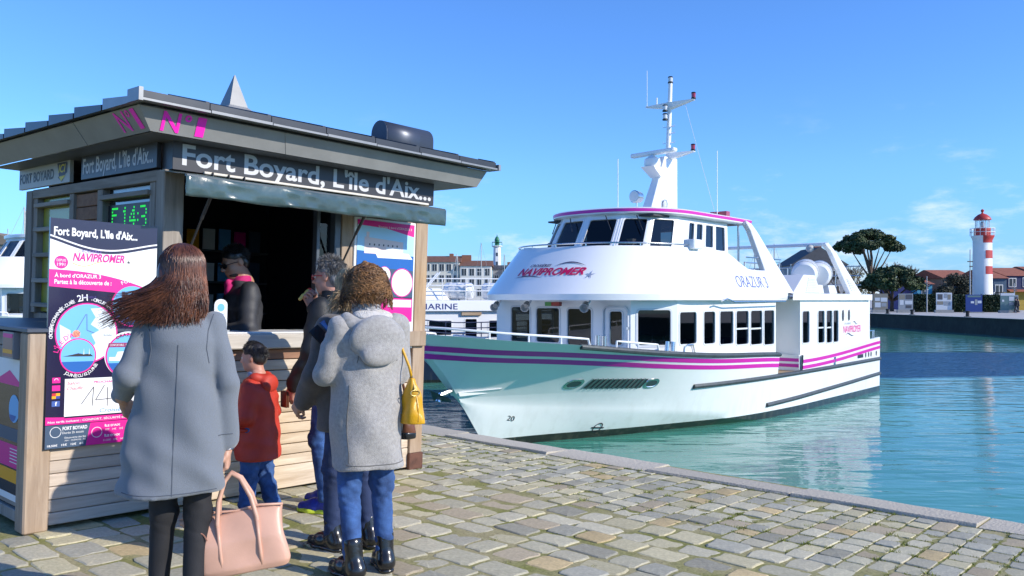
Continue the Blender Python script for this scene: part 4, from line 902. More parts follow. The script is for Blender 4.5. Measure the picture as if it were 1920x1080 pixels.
for sg in (1, -1):
    rr = [[(-s, sg * 2.58, 2.95), (-s, sg * 2.69, 2.97), (-s, sg * 2.7, 3.14), (-s, sg * 2.6, 3.16), (-s, sg * 2.5, 3.14)] for s in np.linspace(8.9, 15.25, 12)]; MB().loft(rr, False, ).build('deck_coaming', BW, boat, 'a')
bx('deck_coaming', 15.2, 15.3, -2.69, 2.69, 2.96, 3.15, BW)
tb('downpipe', [(5.0, 2.62, 2.95), (5.2, 2.66, 3.0), (5.6, 2.64, 2.93), (8.5, 2.66, 2.94)], .02, STEEL)
# lettering on the skirt
def onskirt(l_, z_, off=.012):
    k = (z_ - 3.1) / 1.05
    w_ = 2.57 + (2.15 - 2.57) * k; q = min(.999, abs(l_) / w_) ** 2.4; a = 1 - (1 - q) ** (1 / 2.4); s1 = 1.30 + 3.2 * a; s2 = 2.25 + 2.6 * a
    return Vector((-(s1 + (s2 - s1) * k) + off, l_ + off * .3 * (1 if l_ > 0 else -1), z_ + off * .5))
LOGO = flat('logo_crimson', rgb(205, 15, 85), .4); LNAVY = flat('logo_navy', rgb(30, 40, 90), .4)
text('NAVIPROMER', lambda x, y, z: onskirt(x, y), -.66, 1.04, 3.50, 3.665, LOGO, boat, 'logo', off=.03, shear=.3)
text('CROISIÈRES', lambda x, y, z: onskirt(x, y), -.40, .17, 3.69, 3.765, LNAVY, boat, 'logo', off=.015, shear=.3)
def swoosh(x0, x1, y0, amp, th, m):
    pts = [(x0 + (x1 - x0) * i / 16, i / 16) for i in range(17)]
    MB().loft([[onskirt(x, y0 + amp * math.sin(t * math.pi) + th * math.sin(t * math.pi)) for x, t in pts], [onskirt(x, y0 + amp * math.sin(t * math.pi)) for x, t in pts]], False).build('logo', m, boat)
swoosh(.25, 1.0, 3.70, .07, .025, LNAVY); swoosh(-.72, .1, 3.445, .035, .022, LNAVY)
for k in range(5):
    a = R(15 + 72 * k); c_ = (1.17, 3.50); MB().poly([onskirt(c_[0] - .018 * math.sin(a), c_[1] + .018 * math.cos(a)), onskirt(c_[0] + .018 * math.sin(a), c_[1] - .018 * math.cos(a)), onskirt(c_[0] + .10 * math.cos(a), c_[1] + .10 * math.sin(a))]).build('logo', flat('logo_grey', rgb(140, 150, 175), .4), boat)
def onside(x, y, z): k = (y - 3.1) / 1.05; return (-x, 2.57 - .42 * k + .008, y)
text('ORAZUR 3', onside, 6.1, 7.85, 3.28, 3.56, flat('boat_name_blue', rgb(95, 105, 165), .5), boat, off=-.008)
def onaft(x, y, z): return (-x, 2.60, y)
text('NAVIPROMER', onaft, 12.95, 14.5, 1.99, 2.2, flat('logo_pink', rgb(225, 60, 150), .4), boat, 'logo'); text('CROISIÈRES', onaft, 13.0, 13.6, 2.24, 2.31, flat('logo_grey', rgb(140, 150, 175), .4), boat, 'logo')
for (xa, xb, y_, sg) in ((13.1, 13.9, 1.92, 1), (13.75, 14.2, 2.27, 1)):
    pts = [(xa + (xb - xa) * i / 12, i / 12) for i in range(13)]; MB().loft([[(-x, 2.602, y_ + .04 * math.sin(t * 6) + .025 * math.sin(t * 3.14)) for x, t in pts], [(-x, 2.602, y_ + .04 * math.sin(t * 6)) for x, t in pts]], False).build('logo', LNAVY, boat)
# wheelhouse: raked facets
ang = [-90, -79, -53, -27, 0, 27, 53, 79, 90]
wb = [sup1(2.9, 1.75, 2.4, 2.0, t) for t in ang]; wt = [sup1(3.5, 1.6, 2.4, 1.8, t) for t in ang]
BOTF = mat('wheelhouse_frame', (.74, .75, .76), .35, .03)
for i in range(len(ang) - 1):
    (s1, l1), (s2, l2) = wb[i], wb[i + 1]; (s4, l4), (s3, l3) = wt[i], wt[i + 1]
    C = [(-s1, l1, 3.95), (-s2, l2, 3.95), (-s3, l3, 4.93), (-s4, l4, 4.93)]
    big = 1 <= i <= 6; wins = [(.10, .90, .20, .90)] if big else []
    f, n_ = patch(C, wins, .05, BW, boat, 'wheelhouse_wall')
    for w in wins: window(f, n_, w, boat, glass('bridge_glass', (.13, .155, .17)), BOTF, .06)
s_a, s_b = 4.9, 7.1
for sg in (1, -1):
    C = [(-s_a, 1.75, 3.95), (-s_b, 1.75, 3.95), (-s_b - .25, 1.6, 4.93), (-5.3, 1.6, 4.93)]
    if sg < 0: C = [(C[k][0], -C[k][1], C[k][2]) for k in (1, 0, 3, 2)]
    wins = [(.03, .16, .30, .88), (.21, .36, .30, .88), (.43, .62, .30, .88), (.68, .92, .24, .88)]
    if sg < 0: wins = [(1 - b, 1 - a, c, d) for a, b, c, d in wins]
    f, n_ = patch(C, wins, .05, BW, boat, 'wheelhouse_wall')
    for w in wins: window(f, n_, w, boat, WGLASS, BOTF, .05)
patch([(-7.1, 1.75, 3.95), (-7.1, -1.75, 3.95), (-7.35, -1.6, 4.93), (-7.35, 1.6, 4.93)], [(.36, .64, .1, .85)], .05, BW, boat, 'wheelhouse_wall')
MB().box(-5.6, -3.4, -1.5, 1.5, 3.9, 3.94).build('wheelhouse_floor', INT, boat); MB().box(-4.0, -3.5, -1.2, 1.2, 3.95, 4.35).build('helm_console', BLACKM, boat); MB().box(-5.75, -5.7, -1.6, .6, 3.95, 4.9).build('wheelhouse_bulkhead', flat('dark_lining', (.05, .05, .055), .7), boat); MB().box(-7.0, -3.9, -1.5, 1.5, 4.88, 4.92).build('wheelhouse_ceiling', MATS['dark_lining'], boat); o = MB().box(-5.2, -4.75, .2, .75, 3.95, 4.6).build('helm_seat', SEAT, boat)
for t in (-40, -14, 14, 40): a_, b_ = sup1(3.45, 1.62, 2.4, 1.8, t), sup1(3.2, 1.68, 2.4, 1.9, t + 9); tb('wiper', [(a_[0] - .03, a_[1] * 1.01, 4.9), (b_[0] - .05, b_[1], 4.55)], .012, BLACKM, n=5)
RO = sup(3.42, 1.80, 2.4, 2.0, 36, 8.35)
def ro(k, z_, d=0): return [(-(s + (5.6 - s) * (1 - k)), l_ * k, z_) for s, l_ in RO]
MB().loft([ro(.9, 4.925), ro(.985, 4.935), ro(1, 4.96), ro(1, 5.065), ro(.97, 5.09), ro(.5, 5.12), ro(.02, 5.13)], True).build('wheelhouse_roof', BW, boat, 'a')
MB().loft([ro(1.003, 4.985), ro(1.004, 5.055)], True).build('roof_stripe', STRIPE, boat, 'all')
# rail on the skirt, wing boxes
tb('skirt_rail', [(-x + .0, l_, z_ + .06) for x, l_, z_ in mixr(1)[13:-13]], .018, STEEL)
for i in range(15, 48, 4): x, l_, z_ = mixr(1)[i]; tb('rail_stanchion', [(-x, l_, z_), (-x, l_, z_ + .06)], .014, STEEL, n=6)
MB().box(-4.75, -4.35, 2.0, 2.28, 4.12, 4.34).build('wing_box', BOTF, boat, bev=.02); MB().box(-4.1, -3.5, -1.98, -1.7, 4.12, 4.26).build('wing_box', BOTF, boat, bev=.02)
# lamps, horns under the visor
for s_, l_ in ((2.3, -1.75), (2.2, -.75), (2.25, .85)):
    o = MB().lathe([(.0, -.16), (.07, -.16), (.075, .04), (.1, .1), (.085, .1), (.05, 0), (.0, 0)], 16, axis='X').build('floodlight', mat('lamp_grey', (.42, .42, .41), .4, .08), boat, 'a'); o.location = (-s_ + .1, l_, 2.83); o.rotation_euler = (0, R(20), R(25)); tb('lamp_bracket', [(s_, l_, 2.85), (s_ + .05, l_ + .05, 2.97)], .02, STEEL)
bx('junction_box', 2.3, 2.4, -.35, -.18, 2.84, 2.93, flat('sign_green', (.1, .3, .08), .5)); bx('junction_box', 2.3, 2.4, -.17, .05, 2.84, 2.93, flat('sign_red', (.3, .04, .03), .5))
# arches
def arch(poly, sgs=(1, -1), l0=2.14, l1=2.36, m=BW, name='arch_leg'):
    for sg in sgs:
        mb = MB(); inn = []; n_ = len(poly)
        L = lambda z_, d: sg * (2.57 - .42 * (z_ - 3.1) / 1.05 - d) if z_ < 4.15 else sg * (2.15 - .3 * (z_ - 4.15) - d)
        i0 = mb.add([(-s, L(z_, 0), z_) for s, z_ in poly] + [(-s, L(z_, .16), z_) for s, z_ in poly])
        mb.face([i0 + k for k in range(n_)]); mb.face([i0 + n_ + k for k in range(n_)][::-1])
        for k in range(n_): mb.face((i0 + k, i0 + (k + 1) % n_, i0 + n_ + (k + 1) % n_, i0 + n_ + k))
        mb.build(name, m, boat, bev=.02)
arch([(8.0, 3.12), (9.35, 3.12), (8.85, 3.95), (8.35, 4.75), (8.12, 4.96), (7.85, 5.03), (7.85, 4.93), (7.98, 4.75), (8.05, 3.7)])
arch([(13.75, 3.12), (14.75, 3.12), (13.85, 4.45), (13.45, 4.72), (13.2, 4.72), (13.2, 4.64), (13.5, 4.45), (13.65, 3.9)])
tb('arch_beam', [(13.32, -2.0, 4.68), (13.32, 2.0, 4.68)], .055, BW); tb('roof_post', [(8.2, 1.5, 3.1), (8.2, 1.5, 4.95)], .03, STEEL); tb('roof_post', [(8.2, -1.5, 3.1), (8.2, -1.5, 4.95)], .03, STEEL)
o = MB().lathe([(0, 0), (.1, 0), (.12, -.1), (.06, -.18), (0, -.18)], 14).build('deck_lamp', MATS['lamp_grey'], boat, 'a'); o.location = (-13.2, 1.5, 4.62); o.rotation_euler = (0, R(-35), 0)
# vent boxes with louvres
def ventbox(s0, s1, top0, top1, h, l1):
    mb = MB(); pts = [(s0, 3.12), (s1, 3.12), (top1, 3.12 + h), (top0, 3.12 + h)]
    mb.prism([(-a, b) for a, b in pts], l1 - .75, l1, 'XZ'); o = mb.build('vent_box', BW, boat, bev=.015)
    for i in range(9):
        z_ = 3.18 + i * h * .085; q = (z_ - 3.12) / h; sa, sb = s0 + (top0 - s0) * q, s1 + (top1 - s1) * q
        MB().box(-(sb - .1), -(sa + (sb - sa) * .42), l1 + .002, l1 + .016, z_, z_ + h * .045).build('louvre', GF, o)
ventbox(9.55, 11.65, 10.35, 11.15, .55, 2.42)
for i in range(8): MB().box(-14.45 + i * .05, -13.85, 2.52 - i * .02, 2.545 - i * .02, 3.2 + i * .055, 3.225 + i * .055).build('louvre', GF, boat)
# life rafts in canisters
for i, s_ in enumerate((12.05, 13.15)):
    o = MB().lathe([(0, -.55), (.3, -.54), (.37, -.48), (.37, -.03), (.395, -.03), (.395, .03), (.37, .03), (.37, .48), (.3, .54), (0, .55)], 28, axis='X').build('life_raft_canister', BW, boat, 'a'); o.location = (-s_ - .1, 1.75, 3.78); o.rotation_euler = (0, R(8), R(18))
    for q in (-.3, .3): MB().lathe([(.378, q - .02), (.385, q - .02), (.385, q + .02), (.378, q + .02)], 28, axis='X').build('strap', flat('strap_grey', (.3, .3, .3), .6), o)
    MB().hexa([(-s_ - .45, 1.5, 3.1), (-s_ + .2, 1.5, 3.1), (-s_ + .2, 2.2, 3.1), (-s_ - .45, 2.2, 3.1), (-s_ - .55, 1.45, 3.42), (-s_ + .1, 1.45, 3.42), (-s_ + .1, 2.1, 3.42), (-s_ - .55, 2.1, 3.42)]).build('raft_cradle', MATS['pale_grey_frame'], boat)
# upper deck rails, stairs, life rings
for zz in (3.45, 3.75, 4.05): tb('deck_rail', [(7.3, 2.12, zz), (9.3, 2.2, zz)], .016, STEEL); tb('deck_rail', [(7.3, -2.12, zz), (15.1, -2.4, zz)], .016, STEEL); tb('deck_rail', [(15.1, -2.4, zz), (15.1, 2.4, zz)], .016, STEEL)
for s_ in np.linspace(7.5, 15, 9): tb('rail_stanchion', [(s_, -2.3, 3.06), (s_, -2.3, 4.05)], .016, STEEL, n=6)
for l_ in (-1.6, -.8, 0, .8, 1.6): tb('rail_stanchion', [(15.1, l_, 3.06), (15.1, l_, 4.05)], .016, STEEL, n=6)
tb('stair_rail', [(9.3, 1.9, 3.1), (9.3, 1.9, 4.0), (9.9, 1.9, 4.0), (9.9, 1.9, 3.1)], .022, STEEL); tb('stair_rail', [(9.0, 1.3, 3.1), (9.0, 1.3, 4.0), (10.4, 1.3, 4.0), (10.4, 1.3, 3.1)], .022, STEEL)
ORG = mat('lifering_orange', (.75, .12, .03), .5, .08)
for s_, l_, z_ in ((8.1, -2.2, 3.75), (8.6, -2.25, 3.7), (11.2, -2.3, 3.8)):
    o = MB().lathe([(.28 + .07 * math.cos(t), .07 * math.sin(t)) for t in np.linspace(0, 2 * math.pi, 11)], 24, axis='Y').build('life_ring', ORG, boat, 'a'); o.location = (-s_, l_ + .1, z_)
# mast
fin = MB(); fp = [(5.95, 5.09), (7.38, 5.09), (7.5, 6.75), (6.85, 6.75)]
i0 = fin.add([(-s, (.16 if k < 2 else .09), z_) for k, (s, z_) in enumerate(fp)] + [(-s, -(.16 if k < 2 else .09), z_) for k, (s, z_) in enumerate(fp)])
for q in ((0, 1, 2, 3), (7, 6, 5, 4), (0, 4, 5, 1), (1, 5, 6, 2), (2, 6, 7, 3), (3, 7, 4, 0)): fin.face([i0 + k for k in q])
mast = fin.build('mast', BW, boat, bev=.02)
def mp_(name, pts, r, m=BW, n=10): return MB().tube([(-s, l_, z_) for s, l_, z_ in pts], r, n).build(name, m, mast, 'a')
mp_('mast_pole', [(7.15, 0, 6.7), (7.28, 0, 8.75)], [.07, .055])
for z_, s_, w_ in ((8.22, 7.25, .72), (6.85, 7.15, .78)):
    for sg in ((1, -1) if z_ > 7 else (1,)):
        MB().hexa([(-s_ - .1, 0, z_ - .17), (-s_ + .1, 0, z_ - .17), (-s_ + .04, sg * w_, z_ - .03), (-s_ - .04, sg * w_, z_ - .03), (-s_ - .12, 0, z_), (-s_ + .12, 0, z_), (-s_ + .06, sg * w_, z_), (-s_ - .06, sg * w_, z_)]).build('spreader', BW, mast)
def lamp(s_, l_, z_, lens, k=1):
    o = MB().lathe([(0, 0), (.065 * k, 0), (.065 * k, .03), (.05 * k, .035), (.05 * k, .15), (.065 * k, .155), (.05 * k, .18), (0, .19)], 14).build('signal_lamp', BLACKM, mast, 'a'); o.location = (-s_, l_, z_); MB().lathe([(.056 * k, .04), (.058 * k, .145)], 14).build('lens', lens, o, 'all')
CLR = flat('clear_lens', (.6, .6, .6), .1, coat=1)
lamp(7.25, .70, 8.22, REDL); lamp(7.15, .74, 6.85, REDL); lamp(7.28, 0, 8.75, CLR, 1.1); lamp(7.0, 0, 7.95, CLR, 1.1); lamp(7.0, 0, 7.72, CLR, 1.1)
mp_('whip_antenna', [(7.25, -.70, 8.22), (7.25, -.70, 9.2)], .008, n=5); mp_('sensor', [(7.25, -.4, 8.2), (7.25, -.4, 8.42)], .02)
for i, z_ in enumerate((7.15, 7.4, 7.58)):
    for sg in ((-1, 1), (1,), (-1, 1))[i]: mp_('mast_step', [(7.2, 0, z_), (7.2, sg * .18, z_), (7.2, sg * .18, z_ + .06)], .012, STEEL, 5)
MB().hexa([(-6.55, -.16, 6.15), (-6.2, -.18, 6.33), (-6.2, .18, 6.33), (-6.55, .16, 6.15), (-6.9, -.18, 6.42), (-6.1, -.2, 6.40), (-6.1, .2, 6.40), (-6.9, .18, 6.42)]).build('radar_bracket', BW, mast)
o = MB().lathe([(0, 0), (.2, 0), (.22, .08), (.2, .2), (.1, .26), (.06, .3), (0, .3)], 20).build('radar_pedestal', BW, mast, 'a'); o.location = (-6.35, 0, 6.41)
o = MB().box(-.09, .09, -.72, .72, 0, .11).build('radar_scanner', BW, mast, bev=.03); o.location = (-6.4, 0, 6.72); o.rotation_euler = (0, 0, R(-8))
o = MB().lathe([(0, .05), (.06, .06), (.17, .0), (.19, -.04), (.14, -.1), (0, -.12)], 18, axis='Y').build('horn', BW, mast, 'a'); o.location = (-6.75, .26, 5.45)
sl = MB().lathe([(0, -.14), (.13, -.12), (.15, .1), (.13, .12), (0, .12)], 18, axis='X').build('searchlight', STEEL, boat, 'a'); sl.location = (-4.55, .65, 5.42); MB().lathe([(0, .125), (.12, .125)], 18, axis='X').build('lens', CLR, sl); MB().tube([(0, 0, -.14), (0, 0, -.3)], .025).build('stalk', STEEL, sl)
MB().box(-4.75, -4.35, .45, .85, 5.09, 5.16).build('light_base', BW, boat, bev=.02)
for s_, l_, z0_, z1_ in ((3.9, .55, 5.08, 6.25), (7.0, 1.5, 5.1, 6.75)): tb('whip_antenna', [(s_, l_, z0_), (s_, l_, z1_)], .011, BW, n=6)
for l_ in (1.35, 1.6): o = bx('warning_lamp', 7.1, 7.3, l_ - .1, l_ + .1, 5.08, 5.22, REDL)
tb('stay_wire', [(7.25, .45, 8.15), (7.1, 1.4, 5.15)], .005, flat('wire_pale', (.6, .6, .6), .4), n=4)
# bow rails and bitts
def brail(s0, s1, hgt, nst, sg):
    ss = np.linspace(s0, s1, 18); pts = [(s, sg * (hl(s, zg(s)) - .06), zg(s) + hgt) for s in ss]; pts = [(s0 - .02, pts[0][1], zg(s0))] + pts + [(s1 + .05, pts[-1][1], zg(s1))]
    tb('bow_rail', pts, .022, BW)
    for s in np.linspace(s0, s1, nst + 2)[1:-1]: tb('rail_stanchion', [(s, sg * (hl(s, zg(s)) - .06), zg(s)), (s, sg * (hl(s, zg(s)) - .06), zg(s) + hgt)], .018, BW, n=6)
for sg in (1, -1): brail(-2.0, .55, .13, 3, sg); brail(1.3, 2.55, .14, 1, sg)
for s_ in (.85, 1.03, 2.95, 3.15): o = tb('bitt', [(s_, hl(s_, zg(s_)) - .12, zg(s_) - .05), (s_ + (.0 if s_ < 2 else .04), hl(s_, zg(s_)) - .12, zg(s_) + .22)], .05, STEEL, n=12)
tb('fairlead', [(3.75, 2.35, 1.82), (3.78, 2.36, 1.95), (3.9, 2.37, 2.0), (4.1, 2.38, 1.99), (4.18, 2.38, 1.82)], .018, STEEL)
tb('gate_rail', [(9.75, 2.3, 1.05), (9.75, 2.3, 1.75), (9.8, 2.3, 1.85), (10.0, 2.3, 1.88), (10.1, 2.3, 1.8), (10.1, 2.3, 1.6)], .025, STEEL); tb('grab_rail', [(9.3, 1.58, 1.9), (9.35, 1.62, 2.3), (9.25, 1.6, 2.6), (9.15, 1.56, 2.6)], .02, STEEL)
bx('bulwark_end', 9.54, 9.6, 1.55, 2.6, 1.08, 1.5, HULLW)
for zz in (1.17, 1.32): MB().box(-9.538, -9.534, 1.56, 2.6, zz, zz + .09).build('stripe', STRIPE, boat)
MB().box(-9.4, -8.75, 1.5605, 1.565, 1.1, 2.6).build('side_door', GF, boat, bev=.003)
bx('boarding_step', 8.1, 9.5, 2.0, 2.55, 1.045, 1.075, wood('teak_step', (.28, .2, .12), (.42, .31, .2), 'X'))
for sg in (1, -1):
    for s_ in (15.5, 16.1): tb('stern_rail', [(s_, sg * 2.45, 1.7), (s_, sg * 2.45, 1.95), (s_ + .15, sg * 2.45, 1.97), (16.25, sg * 2.45, 1.97), (16.25, sg * 2.45, 1.7)], .02, STEEL)

# ---------------------------------------------------------------- neighbouring boats
b2m = Matrix(((-.968, .25, 0, -11.8), (-.25, -.968, 0, 31.0), (0, 0, 1, -1.5), (0, 0, 0, 1)))
b2 = empty('navy_hull_boat', mat=b2m)
tag(b2, 'navy hulled ferry with white deckhouse lettered MARINE behind the striped boat', 'boat')
NAVYH = hull_paint('boat_navy', (.012, .02, .05), (.01, .01, .01), .1)
hull_meshes(b2, NAVYH)
def b2b(name, s0, s1, l0, l1, z0, z1, m, par=b2, bev=.01): return MB().box(-s1, -s0, l0, l1, z0, z1).build(name, m, par, bev=bev)
U2 = lambda s_: (s_ - 4.0) / 10.0
b2w = [(U2(a), U2(b), .42, .78) for a, b in ((4.4, 5.4), (5.8, 6.8), (7.2, 8.1), (8.5, 9.35))] + [(U2(9.85), U2(10.3), .2, .82), (U2(10.75), U2(11.5), .36, .78), (U2(12.2), U2(13.2), .42, .78)]
f, n_ = patch([(-4.0, 2.15, 1.05), (-14.0, 2.15, 1.05), (-14.0, 2.15, 2.55), (-4.0, 2.15, 2.55)], b2w, .06, BW, b2, 'deckhouse_wall')
for w in b2w: window(f, n_, w, b2, DGLASS, BW, .05)
b2b('deckhouse_wall', 4.0, 14.0, -2.15, -2.09, 1.05, 2.55, BW); b2b('deckhouse_wall', 4.0, 4.06, -2.08, 2.08, 1.05, 2.55, BW); b2b('deckhouse_wall', 13.94, 14, -2.08, 2.08, 1.05, 2.55, BW)
b2b('door_head', 9.7, 10.45, 2.155, 2.24, 2.4, 2.52, wood('teak_head', (.45, .3, .18), (.6, .45, .3), 'X'))
MB().hexa([(-3.4, -2.3, 2.555), (-3.4, 2.3, 2.555), (-14.3, 2.3, 2.555), (-14.3, -2.3, 2.555), (-3.6, -2.25, 2.95), (-3.6, 2.25, 2.95), (-14.3, 2.25, 2.95), (-14.3, -2.25, 2.95)]).build('upper_fascia', BW, b2, bev=.02)
text('LA MARINE', lambda x, y, z: (-x, 2.3 - (y - 2.555) * .127 + .012, y), 7.6, 9.55, 2.63, 2.84, flat('marine_blue', rgb(45, 50, 110), .5), b2)
MB().hexa([(-7.4, 1.2, 2.96), (-7.4, 2.1, 2.96), (-9.3, 2.1, 2.96), (-9.3, 1.2, 2.96), (-7.9, 1.3, 3.4), (-7.9, 1.9, 3.4), (-9.0, 1.9, 3.4), (-9.0, 1.3, 3.4)]).build('engine_casing', BW, b2, bev=.03)
def t2(name, pts, r, m=BW, n=7): return MB().tube([(-s, l_, z_) for s, l_, z_ in pts], r, n).build(name, m, b2, 'a')
for zz in (3.3, 3.5, 3.75): t2('deck_rail', [(3.8, -2.2, zz), (3.8, 2.2, zz), (14.2, 2.2, zz), (14.2, -2.2, zz)], .022)
for s_ in np.linspace(3.8, 14.2, 13): t2('rail_stanchion', [(s_, 2.2, 2.95), (s_, 2.2, 3.75)], .018)
for l_ in (0, .5): t2('ladder_rail', [(8.1, 1.7 - l_, 2.95), (9.0, 1.7 - l_, 4.0)], .025)
for i, s_ in enumerate((9.7, 11.15)):
    o = MB().lathe([(0, -.55), (.26, -.53), (.31, -.46), (.31, .46), (.26, .53), (0, .55)], 24, axis='X').build('life_raft_canister', BW, b2, 'a'); o.location = (-s_, 1.75, 3.3); o.rotation_euler = (0, 0, R(-25))
    for q in (-.3, 0, .3): MB().lathe([(.313, q - .03), (.325, q - .03), (.325, q + .03), (.313, q + .03)], 24, axis='X').build('strap', GF, o)
for zz in (.25, .45, .65):
    for sg in (1, -1): t2('bow_rail', [(s, sg * (hl(s, zg(s)) - .1), zg(s) + zz) for s in np.linspace(-1.9, 13, 26)], .02, flat('rail_navy', (.02, .03, .08), .4))
for s_ in np.linspace(-1.5, 13, 12): t2('rail_stanchion', [(s_, hl(s_, zg(s_)) - .1, zg(s_)), (s_, hl(s_, zg(s_)) - .1, zg(s_) + .65)], .02, flat('rail_navy', (.02, .03, .08), .4))
o = MB().lathe([(0, 0), (.3, 0), (.32, .1), (.2, .15), (.2, .3), (.34, .36), (.3, .42), (0, .45)], 18).build('windlass', mat('windlass_iron', (.03, .035, .05), .5, .2), b2, 'a'); o.location = (-1.6, 0, 1.05)
for s_ in (10.2, 11.9): o = t2('fender', [(s_, 2.85, 1.5), (s_, 2.87, .7)], [.12, .14], flat('fender_black', (.03, .03, .035), .5), 12)

def copy_sub(src, root, keep):
    for ch in list(src.children):
        nm = ch.name.split('.')[0]
        if nm in keep:
            c = ch.copy(); COL.objects.link(c); c.parent = root
            for g in list(ch.children):
                d = g.copy(); COL.objects.link(d); d.parent = c
b3 = empty('white_motor_boat', mat=Matrix.Translation((-1.5, .3, 0)) @ BM @ Matrix.Translation((1.0, -30.6, 0)) @ Matrix.Scale(1.18, 4))
tag(b3, 'plain white passenger boat lying beyond the low annex of the kiosk', 'boat')
copy_sub(boat, b3, {'hull', 'bulwark', 'deck', 'deckhouse_wall', 'window_frame', 'upper_skirt', 'upper_deck', 'wheelhouse_wall', 'wheelhouse_roof', 'bow_rail', 'cabin_bulkhead', 'whip_antenna', 'deck_coaming'})

def yacht(px, Y, h, lab, beamc=(.7, .7, .7)):
    X = (px - 960) / 1600 * Y; o = empty('sailing_yacht', (X, Y, -1.5), rng.uniform(0, 3)); tag(o, lab, 'yacht', 'sailing yachts moored far across the basin')
    mb = MB(); L = h * .36
    rr = [[(x, w * -1, 1.0), (x, w * -.8, .3), (x, 0, -.4), (x, w * .8, .3), (x, w, 1.0)] for x, w in ((-L, L * .22), (-L * .5, L * .3), (0, L * .32), (L * .5, L * .22), (L, .02))]
    mb.loft(rr, False); mb.poly([r[0] for r in rr] + [r[4] for r in rr[::-1]]); mb.build('hull', BW, o)
    MB().hexa([(-L * .4, -L * .18, 1), (L * .4, -L * .14, 1), (L * .4, L * .14, 1), (-L * .4, L * .18, 1), (-L * .35, -L * .14, 1.45), (L * .2, -L * .1, 1.45), (L * .2, L * .1, 1.45), (-L * .35, L * .14, 1.45)]).build('cabin', BW, o)
    mc = mat('mast_alloy', (.45, .45, .45), .4, .1)
    MB().tube([(L * .1, 0, 1), (L * .1, 0, h)], .085, 6).build('mast', mc, o); MB().tube([(L * .1, 0, 2), (-L * .7, 0, 2.05)], .1, 6).build('boom', mat('sail_cover', (.05, .1, .3), .7, .1), o)
    MB().tube([(L * .1, -L * .2, h * .6), (L * .1, L * .2, h * .6)], .04, 5).build('spreader', mc, o)
    for q in (L, -L): MB().tube([(q, 0, 1), (L * .1, 0, h)], .022, 4).build('stay', mc, o)
    return o
YL = 'small white sailing yacht with bare mast moored across the basin'
for px, Y, h in ((14, 150, 15.5), (37, 110, 15), (51, 120, 15.5), (855, 150, 11), (905, 165, 14), (947, 160, 11.5), (1420, 120, 9.5), (1447, 130, 11.5), (1480, 120, 8)): yacht(px, Y, h, YL)

# ---------------------------------------------------------------- lighthouses
def octa(prof, n=8, rot=22.5): mb = MB(); mb.loft([[(r * math.cos(R(rot + 360 * k / n)), r * math.sin(R(rot + 360 * k / n)), z_) for k in range(n)] for r, z_ in prof], True, (False, True)); return mb
LW = mat('lighthouse_white', (.78, .78, .77), .6, .05, .6, bump=.05, bscale=3); LR = mat('lighthouse_red', (.42, .035, .03), .5, .1, 1.5)
RLX, RLY = (1842 - 960) / 1600 * 108, 108
rl = empty('striped_lighthouse', (RLX, RLY, -.05)); tag(rl, 'round white lighthouse with red bands and red lantern dome on the far quay', 'lighthouse')
MB().lathe([(1.22, 0), (1.2, .3), (1.13, 4), (1.09, 8.3)], 40).build('tower', LW, rl, 'a')
# red bands wrap only the harbour side of the tower
for z0, z1 in ((4.75, 5.75), (6.75, 7.75)): MB().lathe([(1.135, z0), (1.125, z1)], 26, a0=R(-100), a1=R(70)).build('red_band', LR, rl, 'all')
MB().lathe([(1.115, 8.7), (1.112, 9.0), (1.25, 9.3), (1.36, 9.55), (1.36, 9.62)], 26, a0=R(-115), a1=R(80)).build('red_band', LR, rl, 'all')
MB().lathe([(1.09, 8.3), (1.1, 9.0), (1.2, 9.3), (1.32, 9.55), (1.32, 9.6), (0, 9.6)], 40).build('gallery', LW, rl, 'a')
MB().lathe([(.98, 9.6), (.98, 10.6), (0, 10.6)], 32).build('watch_room', LR, rl, 'a')
for k in range(14): a = k * 2 * math.pi / 14; MB().tube([(1.4 * math.cos(a), 1.4 * math.sin(a), 9.6), (1.4 * math.cos(a), 1.4 * math.sin(a), 10.5)], .03, 5).build('railing_post', LW, rl)
for zz in (10.05, 10.5): MB().lathe([(1.38, zz), (1.42, zz), (1.42, zz + .05), (1.38, zz + .05), (1.38, zz)], 28).build('railing', LW, rl)
MB().lathe([(.78, 10.6), (.78, 11.62)], 20).build('lantern_glass', glass('lantern_glass', (.85, .92, .95)), rl, 'a')
for k in range(10): a = k * 2 * math.pi / 10; MB().tube([(.8 * math.cos(a), .8 * math.sin(a), 10.6), (.8 * math.cos(a), .8 * math.sin(a), 11.62)], .035, 5).build('lantern_bar', LW, rl)
MB().lathe([(0, 10.7), (.25, 10.75), (.3, 11.1), (.2, 11.4), (0, 11.45)], 14).build('lamp_lens', CLR, rl, 'a')
MB().lathe([(0, 11.62), (1.02, 11.62), (1.02, 11.72), (.85, 12.0), (.5, 12.3), (.15, 12.45), (.1, 12.6), (.2, 12.75), (.2, 12.85), (.08, 12.98), (0, 13.0)], 28).build('dome', LR, rl, 'a')
wlh = empty('white_lighthouse', ((932 - 960) / 1600 * 230, 230, 0)); tag(wlh, 'tall white octagonal lighthouse with green lantern among the old town houses', 'lighthouse')
octa([(1.7, 0), (1.2, 8), (1.02, 15.6)]).build('tower', LW, wlh); GRN = mat('lantern_green', (.02, .17, .09), .5, .1)
octa([(1.02, 15.6), (1.5, 15.8), (1.5, 16.0)]).build('gallery', LW, wlh); octa([(.62, 16), (.62, 17.4), (.75, 17.5), (.5, 18.2), (.12, 18.6), (.1, 19.0)], 12).build('lantern', GRN, wlh)
for k in range(8): a = R(22.5 + 45 * k); MB().tube([(1.42 * math.cos(a), 1.42 * math.sin(a), 16), (1.42 * math.cos(a), 1.42 * math.sin(a), 17.0)], .06, 4).build('railing_post', GRN, wlh)
